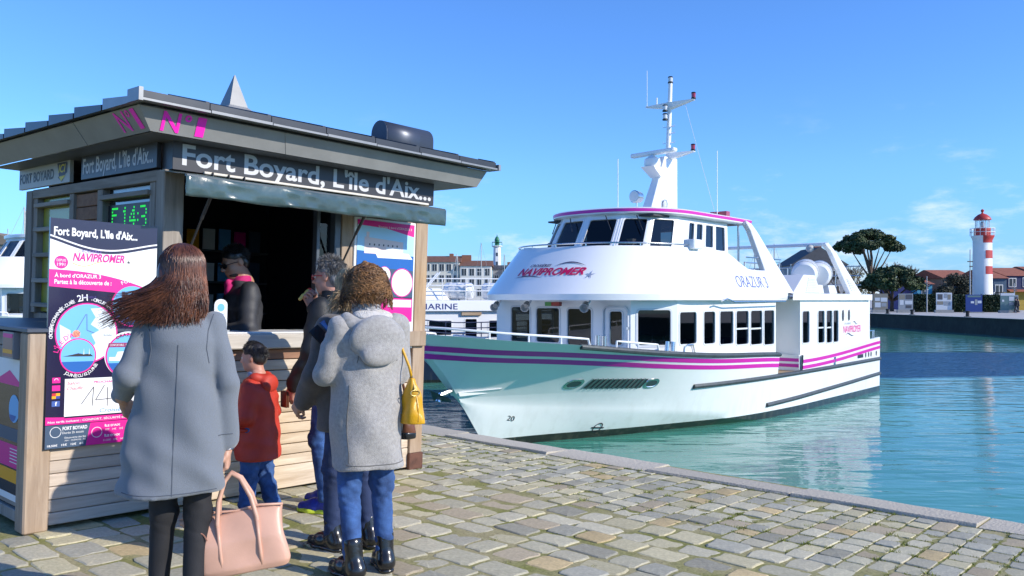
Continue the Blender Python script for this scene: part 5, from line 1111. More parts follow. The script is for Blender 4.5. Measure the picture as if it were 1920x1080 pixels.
octa([(1.46, 16.95), (1.46, 17.05)]).build('railing', GRN, wlh)
for zz in (6, 8.4, 10.8, 13.2): MB().box(-.22, .22, -1.4 + zz * .028 - .02, -1.3 + zz * .028, zz, zz + .9).build('window', flat('far_window', (.03, .035, .04), .3), wlh)

# ---------------------------------------------------------------- buildings
FW = flat('far_window', (.03, .035, .04), .3); FRAME = flat('far_frame_white', (.6, .6, .58), .6)
def house3(name, x0, x1, y0, y1, h, roofh, wallc, roofm, label, wins, group=None, base=-.05, gable='x', chim=()):
    o = empty(name, ((x0 + x1) / 2, y0, base)); tag(o, label, 'house', group); w = (x1 - x0) / 2; d = y1 - y0
    MB().box(-w, w, 0, d, 0, h).build('wall', wallc, o)
    r = MB(); e = .35
    if gable == 'x': r.hexa([(-w - e, -e, h + .02), (w + e, -e, h + .02), (w + e, d + e, h + .02), (-w - e, d + e, h + .02), (-w - e, d * .48, h + roofh), (w + e, d * .48, h + roofh), (w + e, d * .52, h + roofh), (-w - e, d * .52, h + roofh)])
    else: r.hexa([(-w - e, -e, h + .02), (w + e, -e, h + .02), (w + e, d + e, h + .02), (-w - e, d + e, h + .02), (-.1, -e, h + roofh), (.1, -e, h + roofh), (.1, d + e, h + roofh), (-.1, d + e, h + roofh)])
    r = r.build('roof', roofm, o)
    for cx, cw, ch in chim: MB().box(cx - cw, cx + cw, d * .4, d * .6, h, h + roofh + ch).build('chimney', mat('chimney_brick', (.25, .11, .07), .9, .2), r)
    for (a, z0, ww, hh) in wins:
        f_ = MB().box(a - ww / 2 - .12, a + ww / 2 + .12, -.06, -.003, z0 - .12, z0 + hh + .12).build('window', FRAME, o); MB().box(a - ww / 2, a + ww / 2, -.09, -.062, z0, z0 + hh).build('pane', FW, f_)
        MB().box(a - .04, a + .04, -.11, -.091, z0, z0 + hh).build('glazing_bar', FRAME, f_)
    return o
def wgrid(w, cols, rows, ww=1.1, hh=1.7): return [(-w + 2 * w * (i + .5) / cols, z_, ww, hh) for i in range(cols) for z_ in rows]
RT = mat('red_tiles', (.30, .10, .055), .9, .25, 3); BT = mat('brown_tiles', (.16, .075, .05), .9, .25, 2); SL = mat('slate', (.05, .055, .065), .7, .2, 2)
CR = mat('cream_render', (.60, .57, .48), .9, .08, .7); CR2 = mat('pale_stone', (.66, .64, .58), .9, .08, .7); DK = mat('grey_stone', (.25, .26, .28), .9, .15, .8)
OT = 'old town houses across the basin'
house3('town_house', -24, -13.2, 215, 226, 11.0, 1.8, CR, BT, 'long cream town house with brown tiled roof and two window rows', wgrid(5.4, 6, (2.5, 6.0, 8.8)), OT, chim=((-5, .8, 1.6), (3, .5, .6)))
house3('town_house', -13.0, -5.2, 214, 226, 10.0, 1.6, CR2, BT, 'pale stone town house left of the tall white lighthouse', wgrid(3.9, 4, (2.5, 5.2, 7.6)), OT, chim=((-2.6, 1.2, 1.4),))
house3('town_house', -5.0, 0.5, 222, 232, 9.5, 1.2, DK, SL, 'dark grey slate roofed town house behind the tall white lighthouse', wgrid(2.7, 3, (3, 6.2), .9), OT, chim=((1.5, .5, .8),))
house3('town_house', 1.0, 9, 216, 228, 10.2, 1.6, CR, BT, 'cream town house with brown roof right of the tall white lighthouse', wgrid(4, 4, (2.5, 5.2, 7.8)), OT, chim=((-2, .6, .9),))
house3('town_house', -36, -24.3, 216, 227, 10.5, 1.7, CR2, RT, 'wide pale town house with red roof at the end of the row', wgrid(5.8, 6, (2.5, 5.5, 8.2)), OT)
house3('town_house', -130, -112, 198, 210, 14.3, 3, mat('brown_stone', (.28, .22, .17), .9, .15), mat('thatch_brown', (.22, .17, .13), .9, .2), 'brown gabled house beyond the plain white passenger boat', wgrid(9, 5, (3, 7, 10.5)), gable='y')
house3('town_house', 55, 66, 168, 178, 8.3, 3.6, DK, SL, 'dark slate gabled house beyond the life raft canisters', wgrid(5, 3, (2.5, 5.5)), gable='y', chim=((1.2, .7, .6),))
BLU = mat('blue_boards', (.045, .085, .14), .8, .15, 2); YEL = mat('ochre_boards', (.36, .25, .04), .8, .12, 2); TEA = mat('turquoise_boards', (.05, .26, .40), .8, .1, 2); PUR = mat('mauve_boards', (.16, .11, .24), .8, .1, 2); NVB = mat('navy_boards', (.02, .03, .09), .8, .1, 2)
CH = 'coloured wooden houses on the far quay'
def px2x(px, Y): return (px - 960) / 1600 * Y
house3('wooden_house', px2x(1856, 124), px2x(1880, 124), 123, 134, 4.6, 1.4, BLU, RT, 'slate blue wooden house just right of the striped lighthouse', [(-.2, .9, 1.3, 1.6), (-.2, 2.6, .9, 1)], CH)
o = house3('wooden_house', px2x(1880.5, 126), px2x(1940, 126), 125, 136, 5.0, 1.4, YEL, RT, 'ochre and navy wooden house with two square upper windows', [(-1.6, 3.5, .9, 1.1), (.6, 3.5, 1.2, 1.2), (1.2, 1.5, .9, .9)], CH)
MB().box(-2.36, 2.36, -.09, -.005, 3.05, 5.0).build('upper_boarding', NVB, o); MB().hexa([(-2.36, -.9, 2.7), (2.36, -.9, 2.7), (2.36, -.1, 2.7), (-2.36, -.1, 2.7), (-2.36, -.8, 2.78), (2.36, -.8, 2.78), (2.36, -.1, 3.04), (-2.36, -.1, 3.04)]).build('lean_to_roof', RT, o)
for ch in o.children:
    if ch.name.startswith('window') and ch.data.vertices[0].co.z > 3: ch.location.y = -.1
house3('wooden_house', px2x(1942, 126), px2x(1990, 126), 125, 136, 5.2, 1.4, BLU, RT, 'dark blue wooden house next to the ochre one', [(-1, 3.2, 1, 1.2), (1, 3.2, 1, 1.2)], CH)
house3('wooden_house', px2x(1765, 135), px2x(1822, 135), 134, 146, 4.9, 1.5, mat('sand_boards', (.33, .24, .15), .8, .1), RT, 'sand coloured wooden house with red roof left of the striped lighthouse', [(-1.2, 1, 1, 1.2), (1.2, 1, 1, 1.2)], CH)
house3('wooden_house', px2x(1714, 132), px2x(1742, 132), 131, 142, 3.9, 1.3, TEA, RT, 'turquoise wooden house with white windows behind the pines', [(-.7, .9, .8, 1.0), (.7, .9, .8, 1.0), (.0, 2.5, .8, .9)], CH)
house3('wooden_house', px2x(1690, 134), px2x(1712, 134), 133, 142, 3.8, 1.2, PUR, RT, 'mauve wooden house behind the pines', [(0, .9, .8, 1.2)], CH)
house3('wooden_house', px2x(1744, 140), px2x(1764, 140), 139, 150, 4.6, 1.3, CR2, RT, 'cream wooden house behind the dark evergreen tree', [(0, 2.6, .8, 1.0)], CH)

# ---------------------------------------------------------------- trees and hedges
def leaves(blobs, N, size, seed, shell=.55, flat_=1.0):
    r = np.random.RandomState(seed); V = []; w = np.array([b[3] * b[4] * b[5] for b in blobs]) ** .8; w /= w.sum(); idx = r.choice(len(blobs), N, p=w)
    B = np.array(blobs)[idx]; d = r.normal(size=(N, 3)); d /= np.linalg.norm(d, axis=1)[:, None]; rad = shell + (1 - shell) * r.rand(N) ** .5
    c = B[:, :3] + d * rad[:, None] * B[:, 3:6]
    n = d + r.normal(size=(N, 3)) * .7; n[:, 2] += .25; n /= np.linalg.norm(n, axis=1)[:, None]
    a = np.cross(n, r.normal(size=(N, 3))); a /= np.linalg.norm(a, axis=1)[:, None]; b = np.cross(n, a); s = size * (.6 + .8 * r.rand(N))[:, None]
    V = np.stack([c + a * s, c + b * s * .7, c - a * s, c - b * s * .7], 1).reshape(-1, 3); Fc = np.arange(4 * N).reshape(-1, 4)
    return V, Fc
def leafmesh(name, V, Fc, m, parent):
    me = bpy.data.meshes.new(name); me.from_pydata(V.tolist(), [], Fc.tolist()); me.update(); return link_mesh(name, me, m, parent)
LEAFP = mat('pine_needles', (.022, .042, .014), .7, .35, .6, rnd=.35, island=True, col2=(.05, .075, .02)); LEAFD = mat('dark_leaves', (.03, .034, .018), .7, .3, .6, rnd=.35, island=True); HEDGE = mat('hedge_leaves', (.012, .035, .012), .7, .3, 1, rnd=.35, island=True); BARK = mat('pine_bark', (.10, .07, .05), .9, .3, 4); TWIG = mat('bare_twigs', (.13, .10, .075), .9, .25, 2); GOLD = mat('golden_leaves', (.16, .12, .03), .8, .3, 1, rnd=.3, island=True)
def pine(px, Y, h, cw, cz, ch, seed, lean, label, nleaf, trunkr):
    X = px2x(px, Y); o = empty('pine_tree', (X, Y, -.05)); tag(o, label, 'tree'); r = random.Random(seed)
    base = Vector((0, 0, 0)); fork = Vector((lean * .5, 0, cz * .55)); tr = MB(); tr.tube([base, Vector((lean * .1, 0, cz * .25)), fork], [trunkr, trunkr * .8, trunkr * .7], 9)
    blobs = []
    for i in range(64):
        a = r.uniform(0, 6.283); q = math.sqrt(r.uniform(0.02, 1)); x = lean + q * cw * .8 * math.cos(a); y = q * cw * .8 * math.sin(a); z_ = cz + ch * (.80 - .62 * q ** 2.4) + r.uniform(-.22, .12) * ch * .5; rr = cw * r.uniform(.11, .20); blobs.append((x, y, z_, rr, rr, rr * .55))
        if i % 6 == 0: mid = fork.lerp(Vector((x, y, z_)), .5) + Vector((r.uniform(-.3, .3), 0, -.15)); tr.tube([fork, mid, Vector((x, y, z_ - rr * .2))], [trunkr * .5, trunkr * .3, trunkr * .1], 6)
    tr.build('trunk', BARK, o, 'a'); V, Fc = leaves(blobs, nleaf, .15, seed, .25); leafmesh('crown', V, Fc, LEAFP, o)
pine(1640, 118, 12, 5.1, 7.9, 3.7, 3, -1.0, 'tall umbrella pine with bare leaning trunk on the far quay', 17000, .32)
pine(1672, 112, 7, 4.8, 2.5, 3.9, 5, .1, 'low spreading dark pine beside the tall umbrella pine', 16000, .3)
def roundtree(px, Y, blobs, m, n, seed, label, name='evergreen_tree', tr=.2):
    o = empty(name, (px2x(px, Y), Y, -.05)); tag(o, label, 'tree'); top = max(b[2] for b in blobs)
    t_ = MB(); t_.tube([(0, 0, 0), (.1, 0, top * .4), (0, 0, top * .8)], [tr, tr * .7, tr * .3], 8)
    for b in blobs[::2]: t_.tube([(.05, 0, top * .3), (b[0], b[1], b[2])], [tr * .5, tr * .15], 6)
    t_.build('trunk', BARK, o, 'a'); V, Fc = leaves(blobs, n, .12, seed, .2); leafmesh('crown', V, Fc, m, o)
rr_ = random.Random(4)
roundtree(1782, 116, [(rr_.uniform(-2.3, 2.3), rr_.uniform(-1.5, 1.5), rr_.uniform(1.6, 4.6), 1.2, 1.1, .8) for _ in range(16)], LEAFD, 6000, 8, 'broad dusky evergreen tree left of the striped lighthouse')
roundtree(1890, 112, [(rr_.uniform(-.7, .7), rr_.uniform(-.5, .5), rr_.uniform(1.2, 2.6), .5, .5, .4) for _ in range(7)], GOLD, 500, 9, 'small thin young tree near the ochre house', 'young_tree', .06)
roundtree(1608, 126, [(rr_.uniform(-2.0, 2.0), rr_.uniform(-1.5, 1.5), rr_.uniform(2.5, 5.5), 1.1, 1.1, .9) for _ in range(12)], GOLD, 1100, 10, 'golden autumn tree behind the low spreading pine', 'autumn_tree', .18)
def bare(px, Y, h, seed, label, spread=.55, lv=6):
    o = empty('bare_tree', (px2x(px, Y), Y, -.05)); tag(o, label, 'tree', 'leafless trees behind the pines'); r = random.Random(seed); tr = MB(); tw = MB()
    def grow(p, d, L, rad, k):
        e = p + d * L; rad = max(rad, .022); (tr if k > 2 else tw).tube([p, e], [rad, rad * .8], 5 if k > 2 else 3, False)
        if k == 0: return
        for _ in range(3 if k < 4 else r.choice((2, 3))):
            nd = (d + Vector((r.uniform(-1, 1), r.uniform(-1, 1), r.uniform(-.35, .75))) * spread).normalized(); grow(e if r.random() < .7 else p.lerp(e, .7), nd, L * r.uniform(.62, .82), rad * .62, k - 1)
    grow(Vector((0, 0, 0)), Vector((0, 0, 1)), h * .26, h * .024, lv); tr.build('trunk', TWIG, o); tag(tw.build('twigs', TWIG, o), kind='stuff')
for px, Y, h, sd_ in ((1552, 132, 7.5, 1), (1580, 138, 8.6, 2), (1598, 130, 7.6, 3), (1655, 140, 9.0, 4), (1690, 138, 9.4, 5), (1708, 142, 8.6, 6), (1745, 150, 8.2, 7), (1535, 140, 7, 8)): bare(px, Y, h, sd_, 'leafless winter tree with fine brown twigs behind the pines')
for i, (a, b, Y, h) in enumerate(((1708, 1757, 106, 2.1), (1784, 1812, 105, 2.0), (1840, 1873, 105, 2.0), (1640, 1660, 108, 1.6))):
    X0, X1 = px2x(a, Y), px2x(b, Y); o = empty('hedge', ((X0 + X1) / 2, Y, -.05)); tag(o, ('clipped dark hedge beneath the dusky evergreen tree', 'short clipped hedge left of the blue panel', 'clipped hedge at the foot of the striped lighthouse', 'low hedge beneath the umbrella pine')[i], 'hedge')
    w = (X1 - X0) / 2; MB().box(-w + .15, w - .15, -.45, .45, 0, h - .15).build('core', mat('hedge_core', (.006, .012, .005), .9, .2), o); r = np.random.RandomState(i + 40); N = 2600
    c = np.stack([r.uniform(-w, w, N), r.uniform(-.6, .6, N), r.uniform(.05, h, N)], 1); fc = r.randint(0, 3, N); c[fc == 0, 1] = -.55 - r.rand((fc == 0).sum()) * .12; c[fc == 1, 2] = h + r.normal(size=(fc == 1).sum()) * .06; sz = .09
    a_ = r.normal(size=(N, 3)); a_ /= np.linalg.norm(a_, axis=1)[:, None]; b_ = np.cross(a_, r.normal(size=(N, 3))); b_ /= np.linalg.norm(b_, axis=1)[:, None]
    leafmesh('foliage', np.stack([c + a_ * sz, c + b_ * sz, c - a_ * sz, c - b_ * sz], 1).reshape(-1, 3), np.arange(4 * N).reshape(-1, 4), HEDGE, o)

# ---------------------------------------------------------------- display panels, lamps, bollards on the far quay
def panel(px, Y, w, h, col, label, bits, base=.35):
    o = empty('display_panel', (px2x(px, Y), Y, -.05), R(-12)); tag(o, label, 'panel', 'display panels along the far quay')
    MB().box(-w / 2 - .15, w / 2 + .15, -.25, .3, 0, base).build('plinth', mat('plinth_concrete', (.32, .31, .29), .9, .1), o)
    MB().box(-w / 2, w / 2, -.06, .06, base, base + h).build('board', col, o)
    for (a, b, c, d, m) in bits: MB().box(-w / 2 + a * w, -w / 2 + b * w, -.075, -.062, base + c * h, base + d * h).build('picture', m, o)
PG = flat('panel_grey', (.30, .32, .34), .5); PW = flat('panel_white', (.6, .62, .64), .5); PB = flat('panel_blue', (.02, .05, .22), .4); PS = flat('panel_sepia', (.25, .22, .17), .5); PD = flat('panel_dark', (.08, .08, .09), .5); PT = flat('panel_teal', (.12, .2, .2), .5)
panel(1651, 101, 1.6, 1.9, PS, 'sepia display panel beneath the umbrella pine', [(.1, .45, .55, .75, PW), (.5, .95, .5, .75, PW), (.1, .5, .15, .45, PW), (.55, .9, .2, .42, PG)])
panel(1698, 101, 1.6, 1.9, PG, 'grey display panel with pictures beside the low pine', [(.05, .45, .65, .95, PS), (.5, .95, .65, .95, PD), (.08, .35, .3, .6, PW), (.45, .95, .35, .55, PW), (.5, .9, .1, .28, PD)])
panel(1770, 100, 1.7, 2.0, PW, 'white display panel with dark pictures in front of the dusky tree', [(.08, .4, .6, .92, PD), (.5, .7, .7, .95, PG), (.72, .92, .6, .9, PS), (.05, .45, .3, .5, PS), (.5, .9, .25, .5, PG)])
panel(1826, 99, 1.75, 2.0, PB, 'deep blue display panel left of the striped lighthouse', [(.3, .5, .5, .62, PW), (.55, .7, .4, .72, PG), (.72, .95, .5, .65, PW), (.1, .9, .85, .95, PT)], .12)
panel(1889, 99, 1.5, 2.0, PT, 'teal green display panel right of the striped lighthouse', [(.0, 1, .85, 1, PW), (.6, .95, .55, .8, PW), (.6, .95, .3, .48, PG), (.1, .25, .5, .62, PW)], .3)
panel(1903, 104, .7, 1.9, PG, 'narrow grey display panel by the ochre house', [(.1, .9, .5, .9, PD)], .2)
def lamp_post(px, Y, h, label):
    o = empty('lamp_post', (px2x(px, Y), Y, -.05)); tag(o, label, 'lamp'); gm_ = mat('post_grey', (.38, .39, .40), .45, .08)
    MB().tube([(0, 0, 0), (0, 0, h)], [.085, .05], 8).build('pole', gm_, o); MB().box(-.3, .3, -.09, .09, h * .8, h * .8 + .12).build('lamp_head', PD, o); MB().box(-.06, .3, -.08, .08, h * .72, h * .72 + .14).build('lamp_head', PD, o)
lamp_post(1819, 103, 7.6, 'slim tall grey lamp post left of the striped lighthouse'); lamp_post(1738, 104, 4.4, 'short grey lamp post beside the low pine'); lamp_post(1902, 106, 3.6, 'short grey lamp post near the ochre house')
for px, Y in ((1710, 85), (1814, 76), (1664, 92)): 
    X = 40.9; o = empty('bollard', (X, X / ((px - 960) / 1600), -.05)); tag(o, 'short black mooring bollard on the far quay edge', 'bollard', 'mooring bollards on the far quay'); MB().lathe([(.16, 0), (.14, .35), (.2, .45), (.2, .52), (0, .56)], 12).build('post', BLACKM, o, 'a'); MB().box(-.22, .22, -.22, .22, 0, .04).build('base_plate', BLACKM, o)

# ---------------------------------------------------------------- smooth implicit modelling for figures
def A3(p): return np.array(p, np.float32)
class SDF:
    def __init__(s): s.p = []
    def cap(s, a, b, ra, rb=None, k=.03, sq=None):
        a, b = A3(a), A3(b); rb = ra if rb is None else rb
        def f(X, Y, Z):
            ba = b - a; q = (X - a[0], Y - a[1], Z - a[2]); L = float(ba @ ba) + 1e-9
            h = np.clip((q[0] * ba[0] + q[1] * ba[1] + q[2] * ba[2]) / L, 0, 1)
            return np.sqrt((q[0] - h * ba[0]) ** 2 + (q[1] - h * ba[1]) ** 2 + (q[2] - h * ba[2]) ** 2) - (ra + (rb - ra) * h)
        m = max(ra, rb); s.p.append((f, np.minimum(a, b) - m, np.maximum(a, b) + m, k, 1)); return s
    def ell(s, c, r, Rm=None, k=.02, sub=False):
        c, r = A3(c), A3(r); Rt = np.eye(3, dtype=np.float32) if Rm is None else np.array(Rm, np.float32)
        def f(X, Y, Z):
            x, y, z = X - c[0], Y - c[1], Z - c[2]
            q = [(Rt[0, i] * x + Rt[1, i] * y + Rt[2, i] * z) for i in range(3)]
            k0 = np.sqrt((q[0] / r[0]) ** 2 + (q[1] / r[1]) ** 2 + (q[2] / r[2]) ** 2); k1 = np.sqrt((q[0] / r[0] ** 2) ** 2 + (q[1] / r[1] ** 2) ** 2 + (q[2] / r[2] ** 2) ** 2) + 1e-6
            return k0 * (k0 - 1) / k1
        m = float(r.max()); s.p.append((f, c - m, c + m, k, -1 if sub else 1)); return s
    def stack(s, rows, k=.03, pw=2.0):      # rows: z, cx, cy, rx, ry
        T = np.array(rows, np.float32); z = T[:, 0]
        def f(X, Y, Z):
            cx, cy, rx, ry = [np.interp(Z, z, T[:, i]).astype(np.float32) for i in (1, 2, 3, 4)]
            d = ((np.abs((X - cx) / rx) ** pw + np.abs((Y - cy) / ry) ** pw) ** (1 / pw) - 1) * np.minimum(rx, ry)
            return np.maximum(np.maximum(d, z[0] - Z), Z - z[-1])
        lo = A3(((T[:, 1] - T[:, 3]).min(), (T[:, 2] - T[:, 4]).min(), z[0])); hi = A3(((T[:, 1] + T[:, 3]).max(), (T[:, 2] + T[:, 4]).max(), z[-1])); s.p.append((f, lo, hi, k, 1)); return s
    def mesh(s, res, disp=None, zmin=None, zmax=None, smooth=1):
        lo = np.min([p[1] for p in s.p if p[4] > 0], 0) - 4 * res; hi = np.max([p[2] for p in s.p if p[4] > 0], 0) + 4 * res
        n = np.ceil((hi - lo) / res).astype(int) + 1; ax = [(lo[i] + res * np.arange(n[i])).astype(np.float32) for i in range(3)]
        D = np.full(n, .5, np.float32)
        for f, a, b, k, sg in s.p:
            pad = k + 3 * res; i0 = np.maximum(((a - pad - lo) / res).astype(int), 0); i1 = np.minimum(((b + pad - lo) / res).astype(int) + 2, n)
            sl = tuple(slice(i0[i], i1[i]) for i in range(3)); X, Y, Z = np.meshgrid(ax[0][sl[0]], ax[1][sl[1]], ax[2][sl[2]], indexing='ij', sparse=True)
            d = f(X, Y, Z); d = np.broadcast_to(d, D[sl].shape); o = D[sl]
            if sg > 0: h = np.maximum(k - np.abs(d - o), 0) / k; D[sl] = np.minimum(d, o) - h * h * k * .25
            else: d = -d; h = np.maximum(k - np.abs(d - o), 0) / k; D[sl] = np.maximum(d, o) + h * h * k * .25
        if disp is not None:
            X, Y, Z = np.meshgrid(*ax, indexing='ij', sparse=True); D = D + disp(X, Y, Z).astype(np.float32)
        if zmin is not None: D = np.maximum(D, zmin - ax[2][None, None, :])
        if zmax is not None: D = np.maximum(D, ax[2][None, None, :] - zmax)
        return nets(D, lo, res, smooth)
def nets(D, lo, res, smooth=1):
    S = D < 0; nx, ny, nz = D.shape
    c = np.zeros((nx - 1, ny - 1, nz - 1), np.int8)
    offs = [(i, j, k) for i in (0, 1) for j in (0, 1) for k in (0, 1)]
    for i, j, k in offs: c += S[i:nx - 1 + i, j:ny - 1 + j, k:nz - 1 + k]
    I = np.argwhere((c > 0) & (c < 8)); vid = np.full(c.shape, -1, np.int64); vid[I[:, 0], I[:, 1], I[:, 2]] = np.arange(len(I))
    P = np.zeros((len(I), 3)); W = np.zeros(len(I))
    dv = {o: D[I[:, 0] + o[0], I[:, 1] + o[1], I[:, 2] + o[2]] for o in offs}
    for o in offs:
        for a in range(3):
            if o[a] == 0:
                q = list(o); q[a] = 1; q = tuple(q); d0, d1 = dv[o], dv[q]; m = (d0 < 0) != (d1 < 0); t = d0[m] / (d0[m] - d1[m]); pt = np.tile(np.array(o, float), (m.sum(), 1)); pt[:, a] += t; P[m] += pt; W[m] += 1
    P = lo + (I + P / W[:, None]) * res
    Fq = []
    for a in range(3):
        b, e = (a + 1) % 3, (a + 2) % 3
        s0 = [slice(None)] * 3; s1 = [slice(None)] * 3; s0[a] = slice(0, -1); s1[a] = slice(1, None)
        E = S[tuple(s0)] != S[tuple(s1)]; E2 = np.argwhere(E); ok = (E2[:, b] > 0) & (E2[:, e] > 0) & (E2[:, b] < D.shape[b] - 1) & (E2[:, e] < D.shape[e] - 1); E2 = E2[ok]
        ins = S[E2[:, 0], E2[:, 1], E2[:, 2]]
        def vi(db, de): q = E2.copy(); q[:, b] += db; q[:, e] += de; return vid[q[:, 0], q[:, 1], q[:, 2]]
        Q = np.stack([vi(-1, -1), vi(0, -1), vi(0, 0), vi(-1, 0)], 1); Q[~ins] = Q[~ins][:, ::-1]; Fq.append(Q)
    Fq = np.concatenate(Fq)
    for _ in range(smooth):
        acc = np.zeros_like(P); cnt = np.zeros(len(P))
        for i in range(4): np.add.at(acc, Fq[:, i], P[Fq[:, (i + 1) % 4]]); np.add.at(cnt, Fq[:, i], 1)
        P = P * .4 + .6 * acc / np.maximum(cnt, 1)[:, None]
    return P, Fq
def npmesh(name, parts, m, parent):
    V = []; Fc = []; n = 0
    for P, Q in parts: V.append(P); Fc.append(Q + n); n += len(P)
    V = np.concatenate(V); Fc = np.concatenate(Fc); me = bpy.data.meshes.new(name)
    me.vertices.add(len(V)); me.vertices.foreach_set('co', V.astype(np.float32).ravel()); k = Fc.shape[1]
    me.loops.add(Fc.size); me.loops.foreach_set('vertex_index', Fc.astype(np.int32).ravel()); me.polygons.add(len(Fc)); me.polygons.foreach_set('loop_start', np.arange(0, Fc.size, k, dtype=np.int32))
    me.polygons.foreach_set('use_smooth', np.ones(len(Fc), bool)); me.update(calc_edges=True); me.validate(); return link_mesh(name, me, m, parent)
def rot(yaw=0, pitch=0, roll=0): return np.array(Euler((R(pitch), R(roll), R(yaw)), 'XYZ').to_matrix())

def head(c, Rm, k=1.0, female=False):
    """head and neck-top in head axes (y forward); c = centre of the head"""
    c = A3(c); T = lambda p: c + Rm @ (np.array(p) * k); s = SDF(); E = lambda p, r, kk=.02, sub=False: s.ell(T(p), A3(r) * k, Rm, kk, sub)
    E((0, -.014, .035), (.074, .094, .085)); E((0, .022, -.03), (.060, .072, .088), .03); E((0, .05, -.088), (.036, .035, .026), .025); E((0, .022, -.06), (.055, .055, .045), .03)
    E((0, .080, .020), (.046, .016, .011), .015); s.cap(T((0, .092, .006)), T((0, .113, -.026)), .008 * k, .012 * k, .012); E((0, .1, -.03), (.017, .012, .009), .008)
    for sg in (-1, 1): E((sg * .030, .099, .004), (.016, .014, .011), .012, True); E((sg * .077, -.012, -.002), (.010, .021, .032), .008); E((sg * .036, .06, -.03), (.025, .025, .022), .02)
    E((0, .0875, -.052), (.024, .011, .006), .008); E((0, .086, -.064), (.021, .011, .007), .008)
    s.cap(T((0, -.018, -.05)), T((0, -.035, -.17)), .052 * k, .058 * k, .03); return s
def hand(w, d, n, side, curl=25, k=1.0, spread=6, thumb=(.55, .35), fist=None):
    """w wrist, d finger direction, n palm normal; side = +1 when the thumb lies along d x n"""
    w = A3(w); d = A3(d); d = d / np.linalg.norm(d); n = A3(n); n = n - d * (n @ d); n = n / np.linalg.norm(n); t = np.cross(d, n) * side; s = SDF()
    s.cap(w - d * .05 * k, w, .028 * k, .024 * k, .02)
    for i, off in enumerate((.028, .009, -.010, -.027)):
        kn = w + d * (.083 - .004 * abs(i - 1)) * k + t * off * k; s.cap(w + t * off * .55 * k + d * .01 * k, kn, .0145 * k, .0115 * k, .012)
        L = (.042, .046, .043, .033)[i]; a = 0; p = kn; dd = d + t * math.sin(R(spread * (1.5 - i)))
        for j, ql in enumerate((1, .68, .5)):
            a += R(curl if not fist else fist[j]); u_ = (dd * math.cos(a) + n * math.sin(a)); u_ = u_ / np.linalg.norm(u_); q = p + u_ * L * ql * k; s.cap(p, q, (.0095, .0088, .008)[j] * k, (.009, .0082, .0066)[j] * k, .004); p = q
    b = w + d * .022 * k + t * .024 * k; m_ = b + (d * thumb[0] + t * .6 + n * thumb[1]) * .042 * k; e = m_ + (d * .85 + n * thumb[1] * 1.1 + t * .1) * .033 * k; s.cap(b, m_, .0135 * k, .0105 * k, .01); s.cap(m_, e, .0105 * k, .008 * k, .005); return s
def folds(amp, *w):
    def f(X, Y, Z):
        out = 0
        for (a, kx, ky, kz, ph) in w: out = out + a * np.sin(kx * X + ky * Y + kz * Z + ph + .8 * np.sin(kz * .37 * Z + 3 * X + ph))
        return out * amp
    return f
def strands(n, root, path, r0, r1, seed, seg=9):
    """hair strands as slim three-sided tubes; path(root, t, rnd) -> point"""
    rs = np.random.RandomState(seed); V = []; Fc = []; base = 0
    for i in range(n):
        q = root(rs); rv = rs.rand(6); P = np.array([path(q, t, rv) for t in np.linspace(0, 1, seg)]); tv = np.gradient(P, axis=0); tv /= np.linalg.norm(tv, axis=1)[:, None] + 1e-9
        up = np.tile(np.array([.31, .57, .76]), (seg, 1)); a = np.cross(tv, up); a /= np.linalg.norm(a, axis=1)[:, None] + 1e-9; b = np.cross(tv, a); rr = (r0 + (r1 - r0) * np.linspace(0, 1, seg) ** 2)[:, None]
        for k in range(3): th = 2 * math.pi * k / 3; V.append(P + (a * math.cos(th) + b * math.sin(th)) * rr)
        for j in range(seg - 1):
            for k in range(3): Fc.append((base + k * seg + j, base + ((k + 1) % 3) * seg + j, base + ((k + 1) % 3) * seg + j + 1, base + k * seg + j + 1))
        base += 3 * seg
    return np.concatenate(V), np.array(Fc)

SKIN = mat('skin_light', (.52, .29, .20), .5, .08, 9, bump=.08, bscale=120); SKIN2 = mat('skin_tan', (.42, .22, .14), .5, .08, 9, bump=.08, bscale=120); SKIN3 = mat('skin_rosy', (.50, .25, .18), .5, .1, 9, bump=.08, bscale=120)
DENIM = mat('blue_denim', (.020, .055, .17), .85, .35, 9, bump=.35, bscale=260, col2=(.04, .105, .28)); DENIMD = mat('dark_denim', (.018, .035, .10), .8, .3, 7, bump=.35, bscale=260)
BLKF = mat('black_fabric', (.012, .012, .014), .75, .2, 10, bump=.3, bscale=200); BLKL = mat('black_leather', (.012, .012, .013), .25, .2, 14, bump=.1, bscale=60, coat=.3)
def base_body(H, J, skin, parent, Rh, hands, female=False, kid=False):
    k = H / 1.7; s = SDF()
    g = lambda n: A3(J[n])
    s.stack([(.86 * k, 0, 0, .15 * k, .095 * k), (.98 * k, 0, 0, .145 * k, .09 * k), (1.08 * k, 0, 0, .125 * k, .085 * k), (1.25 * k, 0, 0, .145 * k, .095 * k), (1.34 * k, 0, -.005, .115 * k, .075 * k), (1.41 * k, 0, -.01, .06 * k, .05 * k)], .05)
    for e in 'LR':
        s.cap(g('hip' + e), g('knee' + e), .072 * k, .048 * k); s.cap(g('knee' + e), g('ank' + e), .046 * k, .034 * k); s.cap(g('ank' + e), g('toe' + e), .034 * k, .026 * k); s.cap(g('sho' + e) + A3((-.02 * (1 if e == 'R' else -1), 0, -.03)), g('elb' + e), .038 * k, .033 * k, .03); s.cap(g('elb' + e), g('wri' + e), .036 * k, .025 * k)
    s.cap(g('neck'), g('head'), .05 * k, .05 * k, .04)
    parts = [s.mesh(.012)]; hk = k if not kid else .9 * k ** .45
    parts.append(head(J['head'], Rh, hk).mesh(.0052)); 
    for h_ in hands: parts.append(h_.mesh(.0042, smooth=0))
    return npmesh('body', parts, skin, parent)
